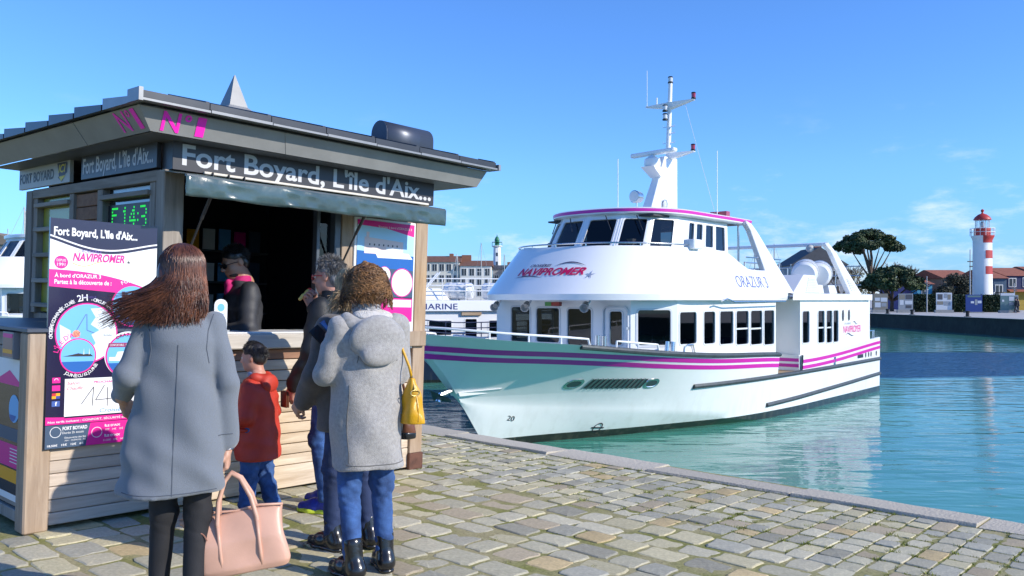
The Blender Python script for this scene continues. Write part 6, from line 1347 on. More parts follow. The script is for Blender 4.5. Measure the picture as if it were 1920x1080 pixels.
def joints(H, **kw):
    k = H / 1.7; J = dict(hipL=(-.088, 0, .90), hipR=(.088, 0, .90), kneeL=(-.095, .02, .49), kneeR=(.095, .02, .49), ankL=(-.10, -.02, .085), ankR=(.10, -.02, .085), toeL=(-.115, .12, .035), toeR=(.115, .12, .035), shoL=(-.175, -.01, 1.375), shoR=(.175, -.01, 1.375), elbL=(-.235, -.04, 1.10), elbR=(.235, -.04, 1.10), wriL=(-.24, .03, .86), wriR=(.24, .03, .86), neck=(0, -.015, 1.42), head=(0, .02, 1.583))
    J = {a: tuple(np.array(b) * k) for a, b in J.items()}; J.update({a: tuple(b) for a, b in kw.items()}); return J
def trousers(J, r, m, parent, name='trousers', wr=.006, top=None, low=None, disp=None, res=.008):
    s = SDF(); g = lambda n: A3(J[n])
    for e in 'LR': s.cap(g('hip' + e) + A3((0, -.01, .02)), g('knee' + e), r[0], r[1], .035); s.cap(g('knee' + e), g('ank' + e) + A3((0, 0, .03)), r[1] * .98, r[2], .03)
    h = (g('hipL') + g('hipR')) / 2; s.ell(h + A3((0, -.012, .05)), (r[0] * 1.95, r[0] * 1.35, .12), None, .05)
    f0 = folds(1, (1, 26, 34, 52, 0), (.8, 46, -40, 83, 1.2), (.5, -61, 30, 37, .4)); f1 = folds(wr, (.5, -26, 36, 40, 2.1)); f = lambda X, Y, Z: (np.abs(f0(X, Y, Z)) - .5) * -wr * .55 + f1(X, Y, Z)
    kz = (J['kneeL'][2] + J['kneeR'][2]) / 2; az = J['ankL'][2]
    def d(X, Y, Z): w = np.exp(-((Z - kz) / .11) ** 2) + 1.0 * np.exp(-((Z - az - .04) / .09) ** 2) + .12; return f(X, Y, Z) * w
    return npmesh(name, [s.mesh(res, d, zmin=low)], m, parent)
def shoe(J, e, m, parent, k=1, shaft=.0, sole=None, name='shoe', mid=None):
    a, t = A3(J['ank' + e]), A3(J['toe' + e]); d = t - a; d[2] = 0; d /= np.linalg.norm(d); z = A3((0, 0, 1)); s = SDF(); g0 = A3((a[0], a[1], 0))
    heel = g0 - d * .045 * k; toe = g0 + d * .175 * k; s.cap(heel + z * .05 * k, g0 + d * .09 * k + z * .048 * k, .042 * k, .044 * k, .03); s.cap(g0 + d * .08 * k + z * .04 * k, toe + z * .032 * k, .044 * k, .032 * k, .03); s.cap(heel + z * .05 * k + d * .015, a + z * (.03 + shaft), .042 * k, .05 * k, .04)
    sh = npmesh(name, [s.mesh(.006, zmin=.016 * k)], m, parent)
    so = SDF(); so.cap(heel + z * .012, g0 + d * .02 * k + z * .012, .042 * k, .04 * k, .03); so.cap(g0 + d * .02 * k + z * .012, g0 + d * .11 * k + z * .012, .038 * k, .047 * k, .03); so.cap(g0 + d * .11 * k + z * .012, toe + d * .008 + z * .014, .047 * k, .032 * k, .03)
    npmesh('sole', [so.mesh(.006, zmin=0.001, zmax=(.022 if sole is None else .030) * k)], sole or BLKL, sh); return sh, d
from mathutils.bvhtree import BVHTree
def seams(obj, lines, m, r=.0022, name='seam', dirv=(0, 1, 0)):
    """stitched seams laid on a garment: each line is (x, z) points met from behind (dirv)"""
    me = obj.data; t = BVHTree.FromPolygons([v.co for v in me.vertices], [tuple(p.vertices) for p in me.polygons]); d = Vector(dirv)
    for ln in lines:
        pts = []; q = [Vector((x, 0, z)) if abs(d.y) > .5 else Vector((0, x, z)) for x, z in ln]
        for a, b in zip(q, q[1:]):
            for i in range(5):
                h = t.ray_cast(a.lerp(b, i / 5) - d * 1.0, d)
                if h[0] is not None: pts.append(h[0] + h[1] * .0004)
        if len(pts) > 3: MB().tube(pts, r, 5).build(name, m, obj)
def place(name, loc, f, label):
    o = empty(name, loc, math.atan2(-f[0], f[1])); tag(o, label, 'person'); return o

# ---------------------------------------------------------------- the people
# 1. woman in the blue-grey coat, back turned, tote bag in her right hand
W1 = place('person', (-1.475, 3.8, gz(-1.475)), (-.30, .95), 'person with auburn hair in a blue-grey wool coat holding a pale tan tote')
J = joints(1.66, elbR=(.188, -.035, 1.06), wriR=(.195, .0, .775), elbL=(-.212, -.05, 1.11), wriL=(-.25, .13, .985), shoR=(.155, -.015, 1.335), shoL=(-.155, -.015, 1.335), head=(0, .01, 1.545), neck=(0, -.02, 1.39), kneeL=(-.075, .05, .48), kneeR=(.07, .0, .48), ankL=(-.10, .05, .085), ankR=(.05, -.06, .085), toeL=(-.11, .19, .035), toeR=(.07, .08, .035), hipL=(-.085, 0, .88), hipR=(.08, 0, .88))
hr = hand((.195, .005, .755), (0.0, .10, -1), (-1, 0.15, 0), -1, k=.95, fist=(52, 62, 45), thumb=(.7, .6)); hlf = hand((-.25, .145, .975), (.12, .85, -.45), (.8, 0, -.3), 1, curl=22, k=.95)
base_body(1.66, J, SKIN, W1, rot(18, -4), [hr, hlf])
GREY = mat('blue_grey_wool', (.155, .175, .205), .95, .06, 160, bump=.6, bscale=420, sheen=.35, dist=.004)
s = SDF(); s.stack([(.585, -.03, -.01, .228, .175), (.72, -.022, -.01, .212, .16), (.95, -.012, -.012, .182, .138), (1.10, -.004, -.012, .168, .128), (1.25, 0, -.015, .162, .125), (1.325, 0, -.015, .145, .105), (1.375, 0, -.015, .095, .075), (1.40, 0, -.01, .07, .065)], .05, 2.3)
for e, sg in (('L', -1), ('R', 1)):
    s.cap(A3(J['sho' + e]) + A3((-sg * .02, 0, -.012)), J['elb' + e], .058, .052, .014); s.cap(J['elb' + e], A3(J['wri' + e]) + A3((0, 0, .02)), .052, .047, .014)
fl = folds(.009, (.8, 22, 9, 4, 0), (.7, -15, 16, 8, 1.5), (.4, 33, -20, 11, 2.2), (.4, 10, 8, 24, .6), (.3, 30, 12, 38, 2.6))
s.mesh
coat = npmesh('coat', [s.mesh(.009, lambda X, Y, Z: fl(X, Y, Z) * (.55 + .7 * np.clip((1.2 - Z) / .6, 0, 1)), zmin=.585)], GREY, W1)
cl = SDF(); cl.stack([(1.365, 0, -.022, .098, .085), (1.40, 0, -.024, .085, .078), (1.435, 0, -.03, .078, .074)], .02); npmesh('collar', [cl.mesh(.007)], GREY, coat)
SEAMW = mat('seam_wool', (.085, .10, .125), .95, .1)
seams(coat, [[(-.025, .60), (-.02, .8), (-.01, 1.0), (0, 1.3)], [(.14, 1.37), (.118, 1.30), (.112, 1.22), (.125, 1.14)], [(-.14, 1.37), (-.118, 1.30), (-.112, 1.22), (-.125, 1.14)], [(-.23, .612), (-.1, .606), (.05, .606), (.18, .612)], [(.16, .835), (.235, .835)]], SEAMW)
tr = trousers(J, (.08, .056, .043), mat('black_stretch', (.014, .014, .017), .8, .2, 9, bump=.2, bscale=250), W1, wr=.0035)
for e in 'LR': shoe(J, e, BLKL, W1, .97, .05, name='boot')
AUB = mat('auburn_hair', (.062, .020, .010), .36, .45, 14, rnd=.5, island=True, spec=.6, col2=(.13, .047, .022))
hc = np.array(J['head']); Rh = rot(18, -4)
s = SDF(); s.ell(hc + Rh @ np.array((0, -.025, .045)), (.087, .103, .087), Rh); s.ell(hc + np.array((0, -.05, -.03)), (.088, .075, .10), None, .05); s.ell(hc + np.array((-.01, -.06, -.11)), (.09, .055, .07), None, .05)
s.ell(hc + Rh @ np.array((0, .10, -.03)), (.062, .06, .10), Rh, .02, True)
hair = npmesh('hair', [s.mesh(.008, folds(.006, (.8, 60, 20, 8, 0), (.5, 95, -40, 10, 1)))], AUB, W1)
def root1(rs):
    while True:
        v = rs.normal(size=3); v /= np.linalg.norm(v)
        if v[2] > -.25 and not (v[1] > .55 and v[2] < .75): return v
def root2(rs):
    while True:
        th = rs.uniform(-math.pi, math.pi); ph = math.radians(4 + 92 * rs.rand() ** .8)
        if abs(th) > R(58) or ph < R(30): return (th, ph)
def hang_path(hc, Rh, rad, L0, L1, wind_, curl=.012, cen=(0, -.025, .045)):
    def path(q, t, rv):
        th, ph = q; L = L0 + (L1 - L0) * rv[0]; rr = .1; end = R(104)
        if abs(th) < R(58): th = math.copysign(R(58) + rv[5] * .7, th if abs(th) > .02 else rv[4] - .5)
        arc = max(0, end - ph) * rr; s_ = t * (arc + L); f = min(ph + s_ / rr, end); lift = 1.02 + .05 * rv[1] + .05 * min(1, s_ / .12)
        d = np.array((math.sin(f) * math.sin(th), math.sin(f) * math.cos(th), math.cos(f))); p = Rh @ (np.array(cen) + d * np.array(rad) * lift)
        h = max(0, s_ - arc); o = Rh @ np.array((d[0], d[1], 0)); w = (h / max(L, .01)) ** 2
        p = p + np.array((0, 0, -1)) * h + o * .10 * h + wind_ * w * (.25 + 1.7 * rv[2] ** 3 * (1.25 if math.sin(th) < .1 else .3)) + np.array((0, 0, .07)) * w * rv[3] ** 3 + np.array((math.sin(h * 38 + rv[4] * 6), math.cos(h * 33 + rv[5] * 6), 0)) * curl * min(1, h * 8)
        return hc + p
    return path
path1 = hang_path(hc, Rh, (.088, .104, .088), .16, .265, np.array((-.10, .01, .0)), .009)
npmesh('strands', [strands(4600, root2, path1, .0019, .0008, 5, 12)], AUB, hair)
# bracelet
o = MB().lathe([(.029 + .003 * math.cos(t), .003 * math.sin(t)) for t in np.linspace(0, 6.283, 9)], 20).build('bracelet', STEEL, W1, 'all'); o.location = (.195, .003, .762)

# tote bag hanging from her hand
hw = W1.matrix_basis @ Vector((.195, .03, .655))
tote = empty('tote_bag', (hw.x + .005, hw.y - .01, hw.z - .46)); tote.rotation_euler = (0, R(-7), R(14)); tote.location = Vector((hw.x + .005, hw.y - .01, hw.z - .01)) - tote.rotation_euler.to_matrix() @ Vector((-.02, 0, .445)); tag(tote, 'pale tan leather tote bag carried by the person in the blue-grey coat', 'bag')
PNK = mat('pink_leather', (.60, .345, .245), .42, .08, 6, bump=.25, bscale=220, dist=.002)
s = SDF(); s.stack([(.0, 0, 0, .185, .075), (.03, 0, 0, .20, .088), (.15, 0, 0, .198, .075), (.235, 0, 0, .212, .04), (.268, 0, 0, .222, .022)], .02, 6)
npmesh('bag_body', [s.mesh(.007, folds(.004, (.8, 22, 10, 12, 0), (.5, -15, 20, 22, 1)), zmin=.0)], PNK, tote)
for sg in (-1, 1):
    pts = [(-.085, sg * .062, .15), (-.085, sg * .052, .24), (-.07, sg * .04, .33), (-.035, sg * .018, .415), (0, sg * .01, .445), (.035, sg * .018, .415), (.07, sg * .04, .33), (.085, sg * .052, .24), (.085, sg * .062, .15)]
    MB().tube(pts, .0105, 8).build('handle', PNK, tote, 'all')
    for x in (-.085, .085): MB().tube([(x, sg * .077, .03), (x, sg * .083, .09), (x, sg * .072, .16), (x, sg * .058, .225)], .009, 6).build('strap_seam', PNK, tote, 'all')
MB().tube([(-.165 + .035 * math.cos(t), -.083 + .0 * t, .15 + .07 * math.sin(t)) for t in np.linspace(.4, 2.8, 10)], .003, 5).build('stitching', mat('dark_stitch', (.3, .14, .1), .5, .1), tote)
MB().tube([(-.215, -.02, .262), (-.1, -.012, .282), (0, -.01, .272), (.1, -.012, .282), (.205, -.02, .27)], .006, 6).build('rim', PNK, tote, 'all')

# 2. boy in the red parka, facing left
BY = place('person', (-1.655, 5.55, gz(-1.655)), (-.97, .22), 'small boy in a red hooded parka and blue jeans standing below the counter')
kb_ = 1.16 / 1.7
J = joints(1.16, shoL=(-.115, -.005, .875), shoR=(.115, -.005, .875), elbL=(-.165, -.01, .69), wriL=(-.135, .15, .665), elbR=(.165, -.01, .69), wriR=(.12, .16, .67), head=(0, .03, 1.055), neck=(0, -.005, .93), kneeL=(-.06, .03, .30), kneeR=(.065, -.01, .30), ankL=(-.065, .04, .075), ankR=(.07, -.07, .075), toeL=(-.07, .15, .03), toeR=(.08, .04, .03), hipL=(-.06, 0, .56), hipR=(.06, 0, .56))
Rh = rot(4, -6)
base_body(1.16, J, SKIN3, BY, Rh, [hand((-.132, .165, .665), (.1, .9, .1), (1, 0, -.2), -1, 30, .66), hand((.115, .175, .67), (-.2, .9, .1), (-1, 0, -.2), 1, 30, .66)], kid=True)
RED = mat('red_parka', (.47, .035, .016), .62, .1, 14, bump=.25, bscale=150, dist=.003)
s = SDF(); s.stack([(.40, 0, -.005, .165, .135), (.52, 0, 0, .158, .132), (.68, 0, .005, .145, .128), (.80, 0, 0, .14, .118), (.88, 0, -.005, .12, .095), (.925, 0, -.01, .075, .068)], .04, 2.3)
for e in 'LR': s.cap(A3(J['sho' + e]) + A3((0, 0, -.01)), J['elb' + e], .056, .053, .035); s.cap(J['elb' + e], J['wri' + e], .053, .043, .03)
fl = folds(.005, (.6, 25, 18, 20, 0), (.5, -20, 30, 35, 1.4), (.4, 15, -10, 55, 2.5))
pk = npmesh('parka', [s.mesh(.0075, fl, zmin=.40)], RED, BY)
s = SDF(); s.cap((-.07, -.03, .925), (.07, -.03, .925), .03, .03, .03); s.ell((0, -.085, .885), (.085, .04, .065), None, .04); s.cap((-.07, -.01, .925), (-.045, .06, .90), .025, .02, .03); s.cap((.07, -.01, .925), (.045, .06, .90), .025, .02, .03); npmesh('hood', [s.mesh(.007, folds(.004, (.7, 40, 30, 50, 0)))], RED, pk)
s = SDF(); s.ell((-.168, -.005, .80), (.012, .036, .03)); npmesh('sleeve_pocket', [s.mesh(.005)], RED, pk); s = SDF(); s.ell((-.150, .03, .60), (.016, .05, .013)); npmesh('pocket_flap', [s.mesh(.005)], RED, pk)
o = MB().lathe([(0, .002), (.008, .002), (.009, 0)], 10, axis='X').build('snap_button', STEEL, pk); o.location = (-.182, -.008, .79)
s = SDF(); s.stack([(.915, 0, .005, .06, .062), (.945, 0, .005, .055, .055), (.96, 0, .008, .05, .05)], .02); npmesh('scarf', [s.mesh(.006, folds(.004, (.8, 60, 40, 90, 0)))], mat('checked_scarf', (.16, .2, .3), .8, .6, 30), BY)
trousers(J, (.072, .056, .05), DENIM, BY, 'jeans', wr=.007, res=.007)
for e in 'LR': shoe(J, e, BLKF, BY, .72, .0, mat('white_sole', (.6, .6, .58), .6, .05))
hc = np.array(J['head']); hk = .9 * kb_ ** .45
BLH = mat('black_hair', (.012, .010, .010), .35, .4, 20, rnd=.4, island=True, spec=.6)
s = SDF(); s.ell(hc + Rh @ np.array((0, -.018, .045)) * hk, A3((.081, .102, .088)) * hk, Rh); s.ell(hc + Rh @ np.array((0, -.06, -.02)) * hk, A3((.074, .055, .06)) * hk, Rh, .03); s.ell(hc + Rh @ np.array((0, .10, -.06)) * hk, A3((.1, .08, .115)) * hk, Rh, .015, True)
for sg in (-1, 1): s.ell(hc + Rh @ np.array((sg * .085, .012, -.02)) * hk, A3((.03, .035, .05)) * hk, Rh, .01, True)
hair = npmesh('hair', [s.mesh(.006)], BLH, BY)
def short_hair(hc, Rh, hk, n, seed, L, parent, m, front=.62, low=-.35, lift=.25, r=.0022):
    def root(rs):
        while True:
            v = rs.normal(size=3); v /= np.linalg.norm(v)
            if v[2] > low and not (v[1] > front and v[2] < .62) and not (abs(v[0]) > .7 and v[1] > .0 and v[2] < .15): return v
    def path(v, t, rv):
        p = np.array((0, -.018, .045)) + v * np.array((.079, .100, .086)); d = v * lift + np.array(((rv[0] - .5) * .5, .35 * (v[2] > .5) - .2, -.75 + .9 * max(0, v[2] - .3))); d = d / np.linalg.norm(d)
        return hc + (Rh @ (p + (v * lift * .5 + d * (1 - lift * .5)) * L * (.6 + .7 * rv[1]) * t)) * hk
    return npmesh('strands', [strands(n, root, path, r, r * .4, seed, 4)], m, parent)
short_hair(hc, Rh, hk, 1900, 3, .036, hair, BLH, lift=.2, r=.0016)
EYEW = flat('eye_white', (.7, .68, .65), .2, coat=1); EYED = flat('eye_dark', (.02, .012, .01), .1, coat=1)
def eyes(hc, Rh, hk, parent):
    for sg in (-1, 1):
        o = MB().lathe([(.0115 * math.sin(t), -.0115 * math.cos(t)) for t in np.linspace(0, math.pi, 8)], 12).build('eye', EYEW, parent, 'all'); o.location = tuple(np.array(hc) + Rh @ np.array((sg * .031, .0815, .004)) * hk); o.scale = (hk,) * 3
        q = MB().lathe([(.0056, .0), (.004, .0022), (0, .003)], 10, axis='Y').build('iris', EYED, o, 'all'); q.location = tuple(Rh @ np.array((0, .0105, 0))); q.rotation_euler = Matrix(Rh.tolist()).to_euler()
        bw = SDF(); bw.cap(np.array(hc) + Rh @ np.array((sg * .014, .097, .024)) * hk, np.array(hc) + Rh @ np.array((sg * .046, .084, .026)) * hk, .004 * hk, .003 * hk); npmesh('eyebrow', [bw.mesh(.003)], BLH, parent)
eyes(hc, Rh, hk, BY)

# 3. man in black, eating, running shoes
MN = place('person', (-1.22, 5.86, gz(-1.22)), (-.93, .36), 'grey-haired man in a black jacket with red glasses eating a snack')
J = joints(1.73, elbR=(.26, .10, 1.13), wriR=(.085, .235, 1.385), shoR=(.18, -.01, 1.395), shoL=(-.18, -.01, 1.395), elbL=(-.24, .02, 1.10), wriL=(-.24, .16, .875), head=(0, .045, 1.60), ankL=(-.10, -.01, .085), toeL=(-.11, .13, .035), kneeL=(-.10, .05, .50), ankR=(.11, .10, .085), toeR=(.12, .24, .035), kneeR=(.10, .08, .50))
Rh = rot(6, -4)
base_body(1.73, J, SKIN3, MN, Rh, [hand((.083, .245, 1.395), (-.35, .15, .9), (-.4, -.9, 0), 1, k=1, fist=(50, 55, 40), thumb=(.7, .5)), hand((-.24, .175, .86), (.1, .35, -.95), (1, 0, .2), 1, 35)])
BJ = mat('black_jacket', (.010, .011, .012), .6, .2, 8, bump=.2, bscale=90)
s = SDF(); s.stack([(.80, 0, 0, .20, .15), (1.0, 0, 0, .20, .145), (1.2, 0, .005, .21, .145), (1.33, 0, 0, .20, .13), (1.41, 0, -.005, .12, .09), (1.47, 0, 0, .075, .075), (1.50, 0, .005, .07, .072)], .05, 2.3)
for e in 'LR': s.cap(A3(J['sho' + e]) + A3((0, 0, -.01)), J['elb' + e], .077, .068, .05); s.cap(J['elb' + e], J['wri' + e], .068, .05, .03)
npmesh('jacket', [s.mesh(.009, folds(.007, (.6, 18, 14, 16, 0), (.5, -20, 18, 34, 1.4), (.4, 12, -10, 50, 2.5)), zmin=.80)], BJ, MN)
trousers(J, (.092, .07, .062), DENIM, MN, 'jeans', wr=.008)
RUNB = mat('running_shoe_blue', (.01, .03, .32), .55, .3, 40, bump=.2, bscale=200); NEON = flat('neon_yellow', (.62, .75, .05), .5)
for e in 'LR':
    sh, d = shoe(J, e, RUNB, MN, 1.08, -.02, NEON, 'running_shoe'); a = A3(J['ank' + e])
    for i in range(4): c = A3((a[0], a[1], 0)) + d * (.055 + .025 * i) + A3((0, 0, .108 - .012 * i)); pr = np.cross(d, (0, 0, 1)); MB().tube([c - pr * .028, c + A3((0, 0, .008)), c + pr * .028], .003, 5).build('lace', BLKF, sh)
    s = SDF(); s.cap(a + A3((0, 0, .012)), a + A3((0, 0, .03)), .054, .05); npmesh('collar', [s.mesh(.006, zmin=a[2] + .008, zmax=a[2] + .03)], NEON, sh)
hc = np.array(J['head']); GH = mat('grey_hair', (.16, .155, .15), .5, .5, 25, rnd=.5, island=True)
s = SDF(); s.ell(hc + Rh @ np.array((0, -.02, .043)), (.079, .099, .085), Rh); s.ell(hc + Rh @ np.array((0, -.065, -.03)), (.072, .045, .055), Rh, .03); s.ell(hc + Rh @ np.array((0, .105, -.045)), (.1, .082, .115), Rh, .012, True)
for sg in (-1, 1): s.ell(hc + Rh @ np.array((sg * .085, .008, -.02)), (.03, .034, .045), Rh, .01, True)
hair = npmesh('hair', [s.mesh(.006)], GH, MN); short_hair(hc, Rh, 1, 1500, 11, .030, hair, GH, lift=.5, r=.0018)
eyes(hc, Rh, 1, MN)
def glasses(hc, Rh, parent, fm, lm, big=1.0, name='glasses'):
    T = lambda p: tuple(np.array(hc) + Rh @ np.array(p)); fr = MB()
    g = empty(name, (0, 0, 0), parent=parent)
    for sg in (-1, 1):
        ring = [(sg * .033 + .026 * big * math.cos(t), .108 - .012 * abs(math.cos(t)) * (1 if sg * math.cos(t) > 0 else 0), .004 + .018 * big * math.sin(t)) for t in np.linspace(0, 2 * math.pi, 17)]
        MB().tube([T(p) for p in ring], .0028, 6).build('rim', fm, g); MB().poly([T(p) for p in ring[:-1]]).build('lens', lm, g)
        MB().tube([T((sg * .058, .098, .010)), T((sg * .078, .04, .010)), T((sg * .080, -.02, .002))], .003, 6).build('temple', fm, g)
    MB().tube([T((-.008, .110, .006)), T((.008, .110, .006))], .003, 6).build('bridge', fm, g)
glasses(hc, Rh, MN, flat('red_frame', (.45, .01, .03), .3), glass('spec_lens', (.9, .9, .9)))
sp = MN.matrix_basis @ Vector((.035, .265, 1.478)); sn = empty('snack', tuple(sp), R(20)); tag(sn, 'small yellow and red wrapped snack in the grey-haired man\'s hand', 'snack')
s = SDF(); s.cap((-.03, .0, -.028), (.03, .02, .028), .014, .015); npmesh('pastry', [s.mesh(.004, folds(.002, (1, 90, 60, 80, 0)))], flat('snack_yellow', (.72, .5, .12), .5), sn); s = SDF(); s.ell((.036, .022, .034), (.017, .014, .015)); npmesh('filling', [s.mesh(.004)], flat('snack_red', (.6, .05, .02), .5), sn)
wp = MN.matrix_basis @ Vector((-.235, .235, .775)); wlt = empty('wallet', tuple(wp), R(40)); tag(wlt, 'brown leather wallet in the lowered hand of the grey-haired man', 'wallet')
BRL = mat('brown_leather', (.13, .045, .02), .4, .15, 12, bump=.15, bscale=90)
MB().box(-.012, -.001, -.045, .045, -.055, .055).build('cover', BRL, wlt, bev=.004); MB().box(.001, .012, -.045, .045, -.055, .055).build('cover', BRL, wlt, bev=.004)

# 4. companion half hidden: blond hair, taupe coat, dark jeans
CP = place('person', (-.93, 4.98, gz(-.93)), (-.72, .69), 'blond person in a taupe coat and dark jeans half hidden by the fleece coat')
J = joints(1.62, elbL=(-.25, .0, 1.02), wriL=(-.22, .17, .87), elbR=(.24, -.02, 1.02), wriR=(.22, .1, .86), head=(0, .02, 1.505), neck=(0, -.015, 1.355), ankL=(-.10, .06, .085), toeL=(-.115, .20, .035), kneeL=(-.095, .05, .47))
Rh = rot(-5, -8)
base_body(1.62, J, SKIN, CP, Rh, [hand((-.245, .185, .862), (.1, .6, -.7), (1, 0, .2), 1, 30, .95), hand((.22, .115, .85), (0, .5, -.8), (-1, 0, .2), -1, 30, .95)])
TAU = mat('taupe_wool', (.10, .085, .075), .95, .15, 25, bump=.4, bscale=200, sheen=.2)
s = SDF(); s.stack([(.70, 0, 0, .215, .16), (.95, 0, 0, .205, .15), (1.2, 0, 0, .20, .14), (1.31, 0, 0, .18, .115), (1.37, 0, -.005, .10, .08), (1.40, 0, 0, .07, .07)], .05, 2.3)
for e in 'LR': s.cap(A3(J['sho' + e]) + A3((0, 0, -.01)), J['elb' + e], .075, .07, .05); s.cap(J['elb' + e], J['wri' + e], .07, .056, .03)
npmesh('coat', [s.mesh(.01, folds(.007, (.6, 18, 14, 16, 0), (.5, -20, 18, 34, 1.4)), zmin=.70)], TAU, CP)
trousers(J, (.086, .062, .05), DENIMD, CP, 'jeans')
for e in 'LR': shoe(J, e, BLKL, CP, 1.0, .05, name='boot')
hc = np.array(J['head']); BLO = mat('blond_hair', (.36, .22, .10), .4, .45, 14, rnd=.45, island=True, col2=(.5, .36, .2))
s = SDF(); s.ell(hc + Rh @ np.array((0, -.02, .045)), (.086, .104, .09), Rh); s.ell(hc + np.array((0, -.05, -.05)), (.085, .075, .09), None, .05); s.ell(hc + Rh @ np.array((0, .105, -.04)), (.066, .07, .11), Rh, .015, True)
hair = npmesh('hair', [s.mesh(.008)], BLO, CP)
pathb = hang_path(hc, Rh, (.086, .102, .088), .08, .16, np.array((-.02, 0, 0)), .02)
npmesh('strands', [strands(1600, root2, pathb, .0022, .0008, 8, 9)], BLO, hair)
sb = CP.matrix_basis @ Vector((.30, -.075, .62)); bb = empty('brown_handbag', tuple(sb), math.atan2(.72, .69)); tag(bb, 'brown leather shoulder bag with black base below the yellow bag', 'bag')
s = SDF(); s.stack([(0, 0, 0, .05, .10), (.1, 0, 0, .05, .095), (.19, 0, 0, .03, .07), (.21, 0, 0, .02, .06)], .02, 4); npmesh('bag_body', [s.mesh(.007, folds(.003, (.8, 30, 40, 30, 0)), zmin=.03)], BRL, bb); s = SDF(); s.stack([(0, 0, 0, .052, .102), (.045, 0, 0, .053, .102)], .02, 4); npmesh('base', [s.mesh(.007)], BLKL, bb)
MB().tube([(0, -.06, .2), (-.03, -.03, .4), (-.08, .02, .62), (-.12, .08, .72), (-.1, .11, .60), (-.05, .1, .4), (0, .06, .2)], .008, 6).build('strap', BRL, bb, 'all')

# 5. woman in the grey fleece coat with the yellow bag
W2 = place('person', (-.77, 4.53, gz(-.77)), (-.55, .83), 'person with curly brown hair in a long grey fleece hooded coat and jeans')
J = joints(1.64, elbL=(-.215, .02, 1.075), wriL=(-.12, .24, 1.185), elbR=(.215, .05, 1.06), wriR=(.05, .245, 1.15), shoL=(-.155, -.01, 1.33), shoR=(.155, -.01, 1.33), head=(0, .04, 1.52), neck=(0, -.005, 1.37), ankL=(-.095, -.03, .085), toeL=(-.115, .10, .035), ankR=(.11, .02, .085), toeR=(.14, .15, .035))
Rh = rot(8, -10)
base_body(1.64, J, SKIN, W2, Rh, [hand((-.115, .255, 1.195), (.25, .5, .75), (.5, -.5, .2), 1, 35, .93), hand((.045, .26, 1.16), (-.5, .5, .55), (-.5, -.5, .3), -1, 35, .93)])
FLC = mat('grey_fleece', (.32, .305, .29), 1.0, .12, 60, bump=.7, bscale=260, sheen=.4, dist=.006, col2=(.37, .355, .34))
s = SDF(); s.stack([(.57, 0, -.005, .192, .155), (.75, 0, -.008, .192, .155), (.95, 0, -.01, .188, .148), (1.12, 0, -.01, .182, .142), (1.25, 0, -.012, .175, .135), (1.32, 0, -.015, .15, .112), (1.375, 0, -.01, .10, .085)], .05, 2.4)
for e in 'LR': s.cap(A3(J['sho' + e]) + A3((0, -.01, -.012)), J['elb' + e], .066, .062, .016); s.cap(J['elb' + e], J['wri' + e], .062, .054, .016)
fl = folds(.009, (.8, 18, 10, 7, 0), (.7, -16, 18, 16, 1.5), (.4, 28, -20, 24, 2.2))
coat = npmesh('coat', [s.mesh(.009, fl, zmin=.57)], FLC, W2)
s = SDF(); s.ell((0, -.135, 1.25), (.155, .065, .125), rot(0, 14), .04); s.cap((-.12, -.06, 1.335), (.12, -.06, 1.335), .05, .05, .04); s.cap((-.12, -.04, 1.335), (-.07, .07, 1.33), .045, .032, .03); s.cap((.12, -.04, 1.335), (.07, .07, 1.33), .045, .032, .03); s.ell((0, -.175, 1.17), (.10, .04, .06), None, .04)
s.ell((0, -.05, 1.40), (.115, .085, .05), None, .04, True)
npmesh('hood', [s.mesh(.008, folds(.006, (.7, 24, 18, 20, 0), (.5, -15, 30, 34, 1)))], FLC, coat)
s = SDF(); s.ell((0, -.075, 1.372), (.105, .065, .03), rot(0, 12)); npmesh('hood_lining', [s.mesh(.007, folds(.006, (1, 50, 60, 40, 0)))], mat('cream_fleece', (.62, .58, .53), 1, .1, 40, bump=.8, bscale=160, sheen=.5), coat)
s = SDF(); s.stack([(1.365, 0, .0, .085, .085), (1.40, 0, .0, .08, .08), (1.435, 0, .0, .07, .07)], .02); npmesh('scarf', [s.mesh(.006, folds(.007, (.8, 50, 40, 80, 0), (.5, -70, 40, 50, 1)))], mat('patterned_scarf', (.06, .065, .09), .8, .7, 45, col2=(.4, .4, .42)), W2)
seams(coat, [[(.125, 1.36), (.105, 1.28), (.10, 1.20), (.115, 1.12)], [(-.125, 1.36), (-.105, 1.28), (-.10, 1.20), (-.115, 1.12)], [(-.16, .61), (-.05, .603), (.08, .603), (.17, .61)], [(.15, .62), (.155, .9), (.15, 1.05)], [(-.15, .62), (-.155, .9), (-.15, 1.05)]], mat('seam_fleece', (.15, .145, .14), 1, .1), .0028)
seams(coat, [[(-.03, .92), (.02, .80), (.05, .75)]], mat('seam_fleece', (.15, .145, .14), 1, .1), .005, 'pocket_edge', (-1, 0, 0))
trousers(J, (.082, .06, .046), DENIM, W2, 'jeans', wr=.008, res=.007)
for e in 'LR':
    sh, d = shoe(J, e, BLKL, W2, 1.02, .07, name='boot'); a = A3(J['ank' + e])
    for i in range(4): c = A3((a[0], a[1], 0)) + d * (.05 + .012 * (3 - i)) + A3((0, 0, .10 + .022 * i)); pr = np.cross(d, (0, 0, 1)); MB().tube([c - pr * .03, c + d * .008, c + pr * .03], .0028, 5).build('lace', BLKF, sh)
hc = np.array(J['head']); CUR = mat('curly_brown_hair', (.085, .035, .014), .42, .5, 16, rnd=.55, island=True, col2=(.22, .11, .04))
s = SDF(); s.ell(hc + Rh @ np.array((0, -.03, .04)), (.088, .10, .086), Rh); s.ell(hc + Rh @ np.array((0, -.06, -.03)), (.086, .075, .075), Rh, .05); s.ell(hc + Rh @ np.array((0, .11, -.03)), (.06, .065, .10), Rh, .015, True)
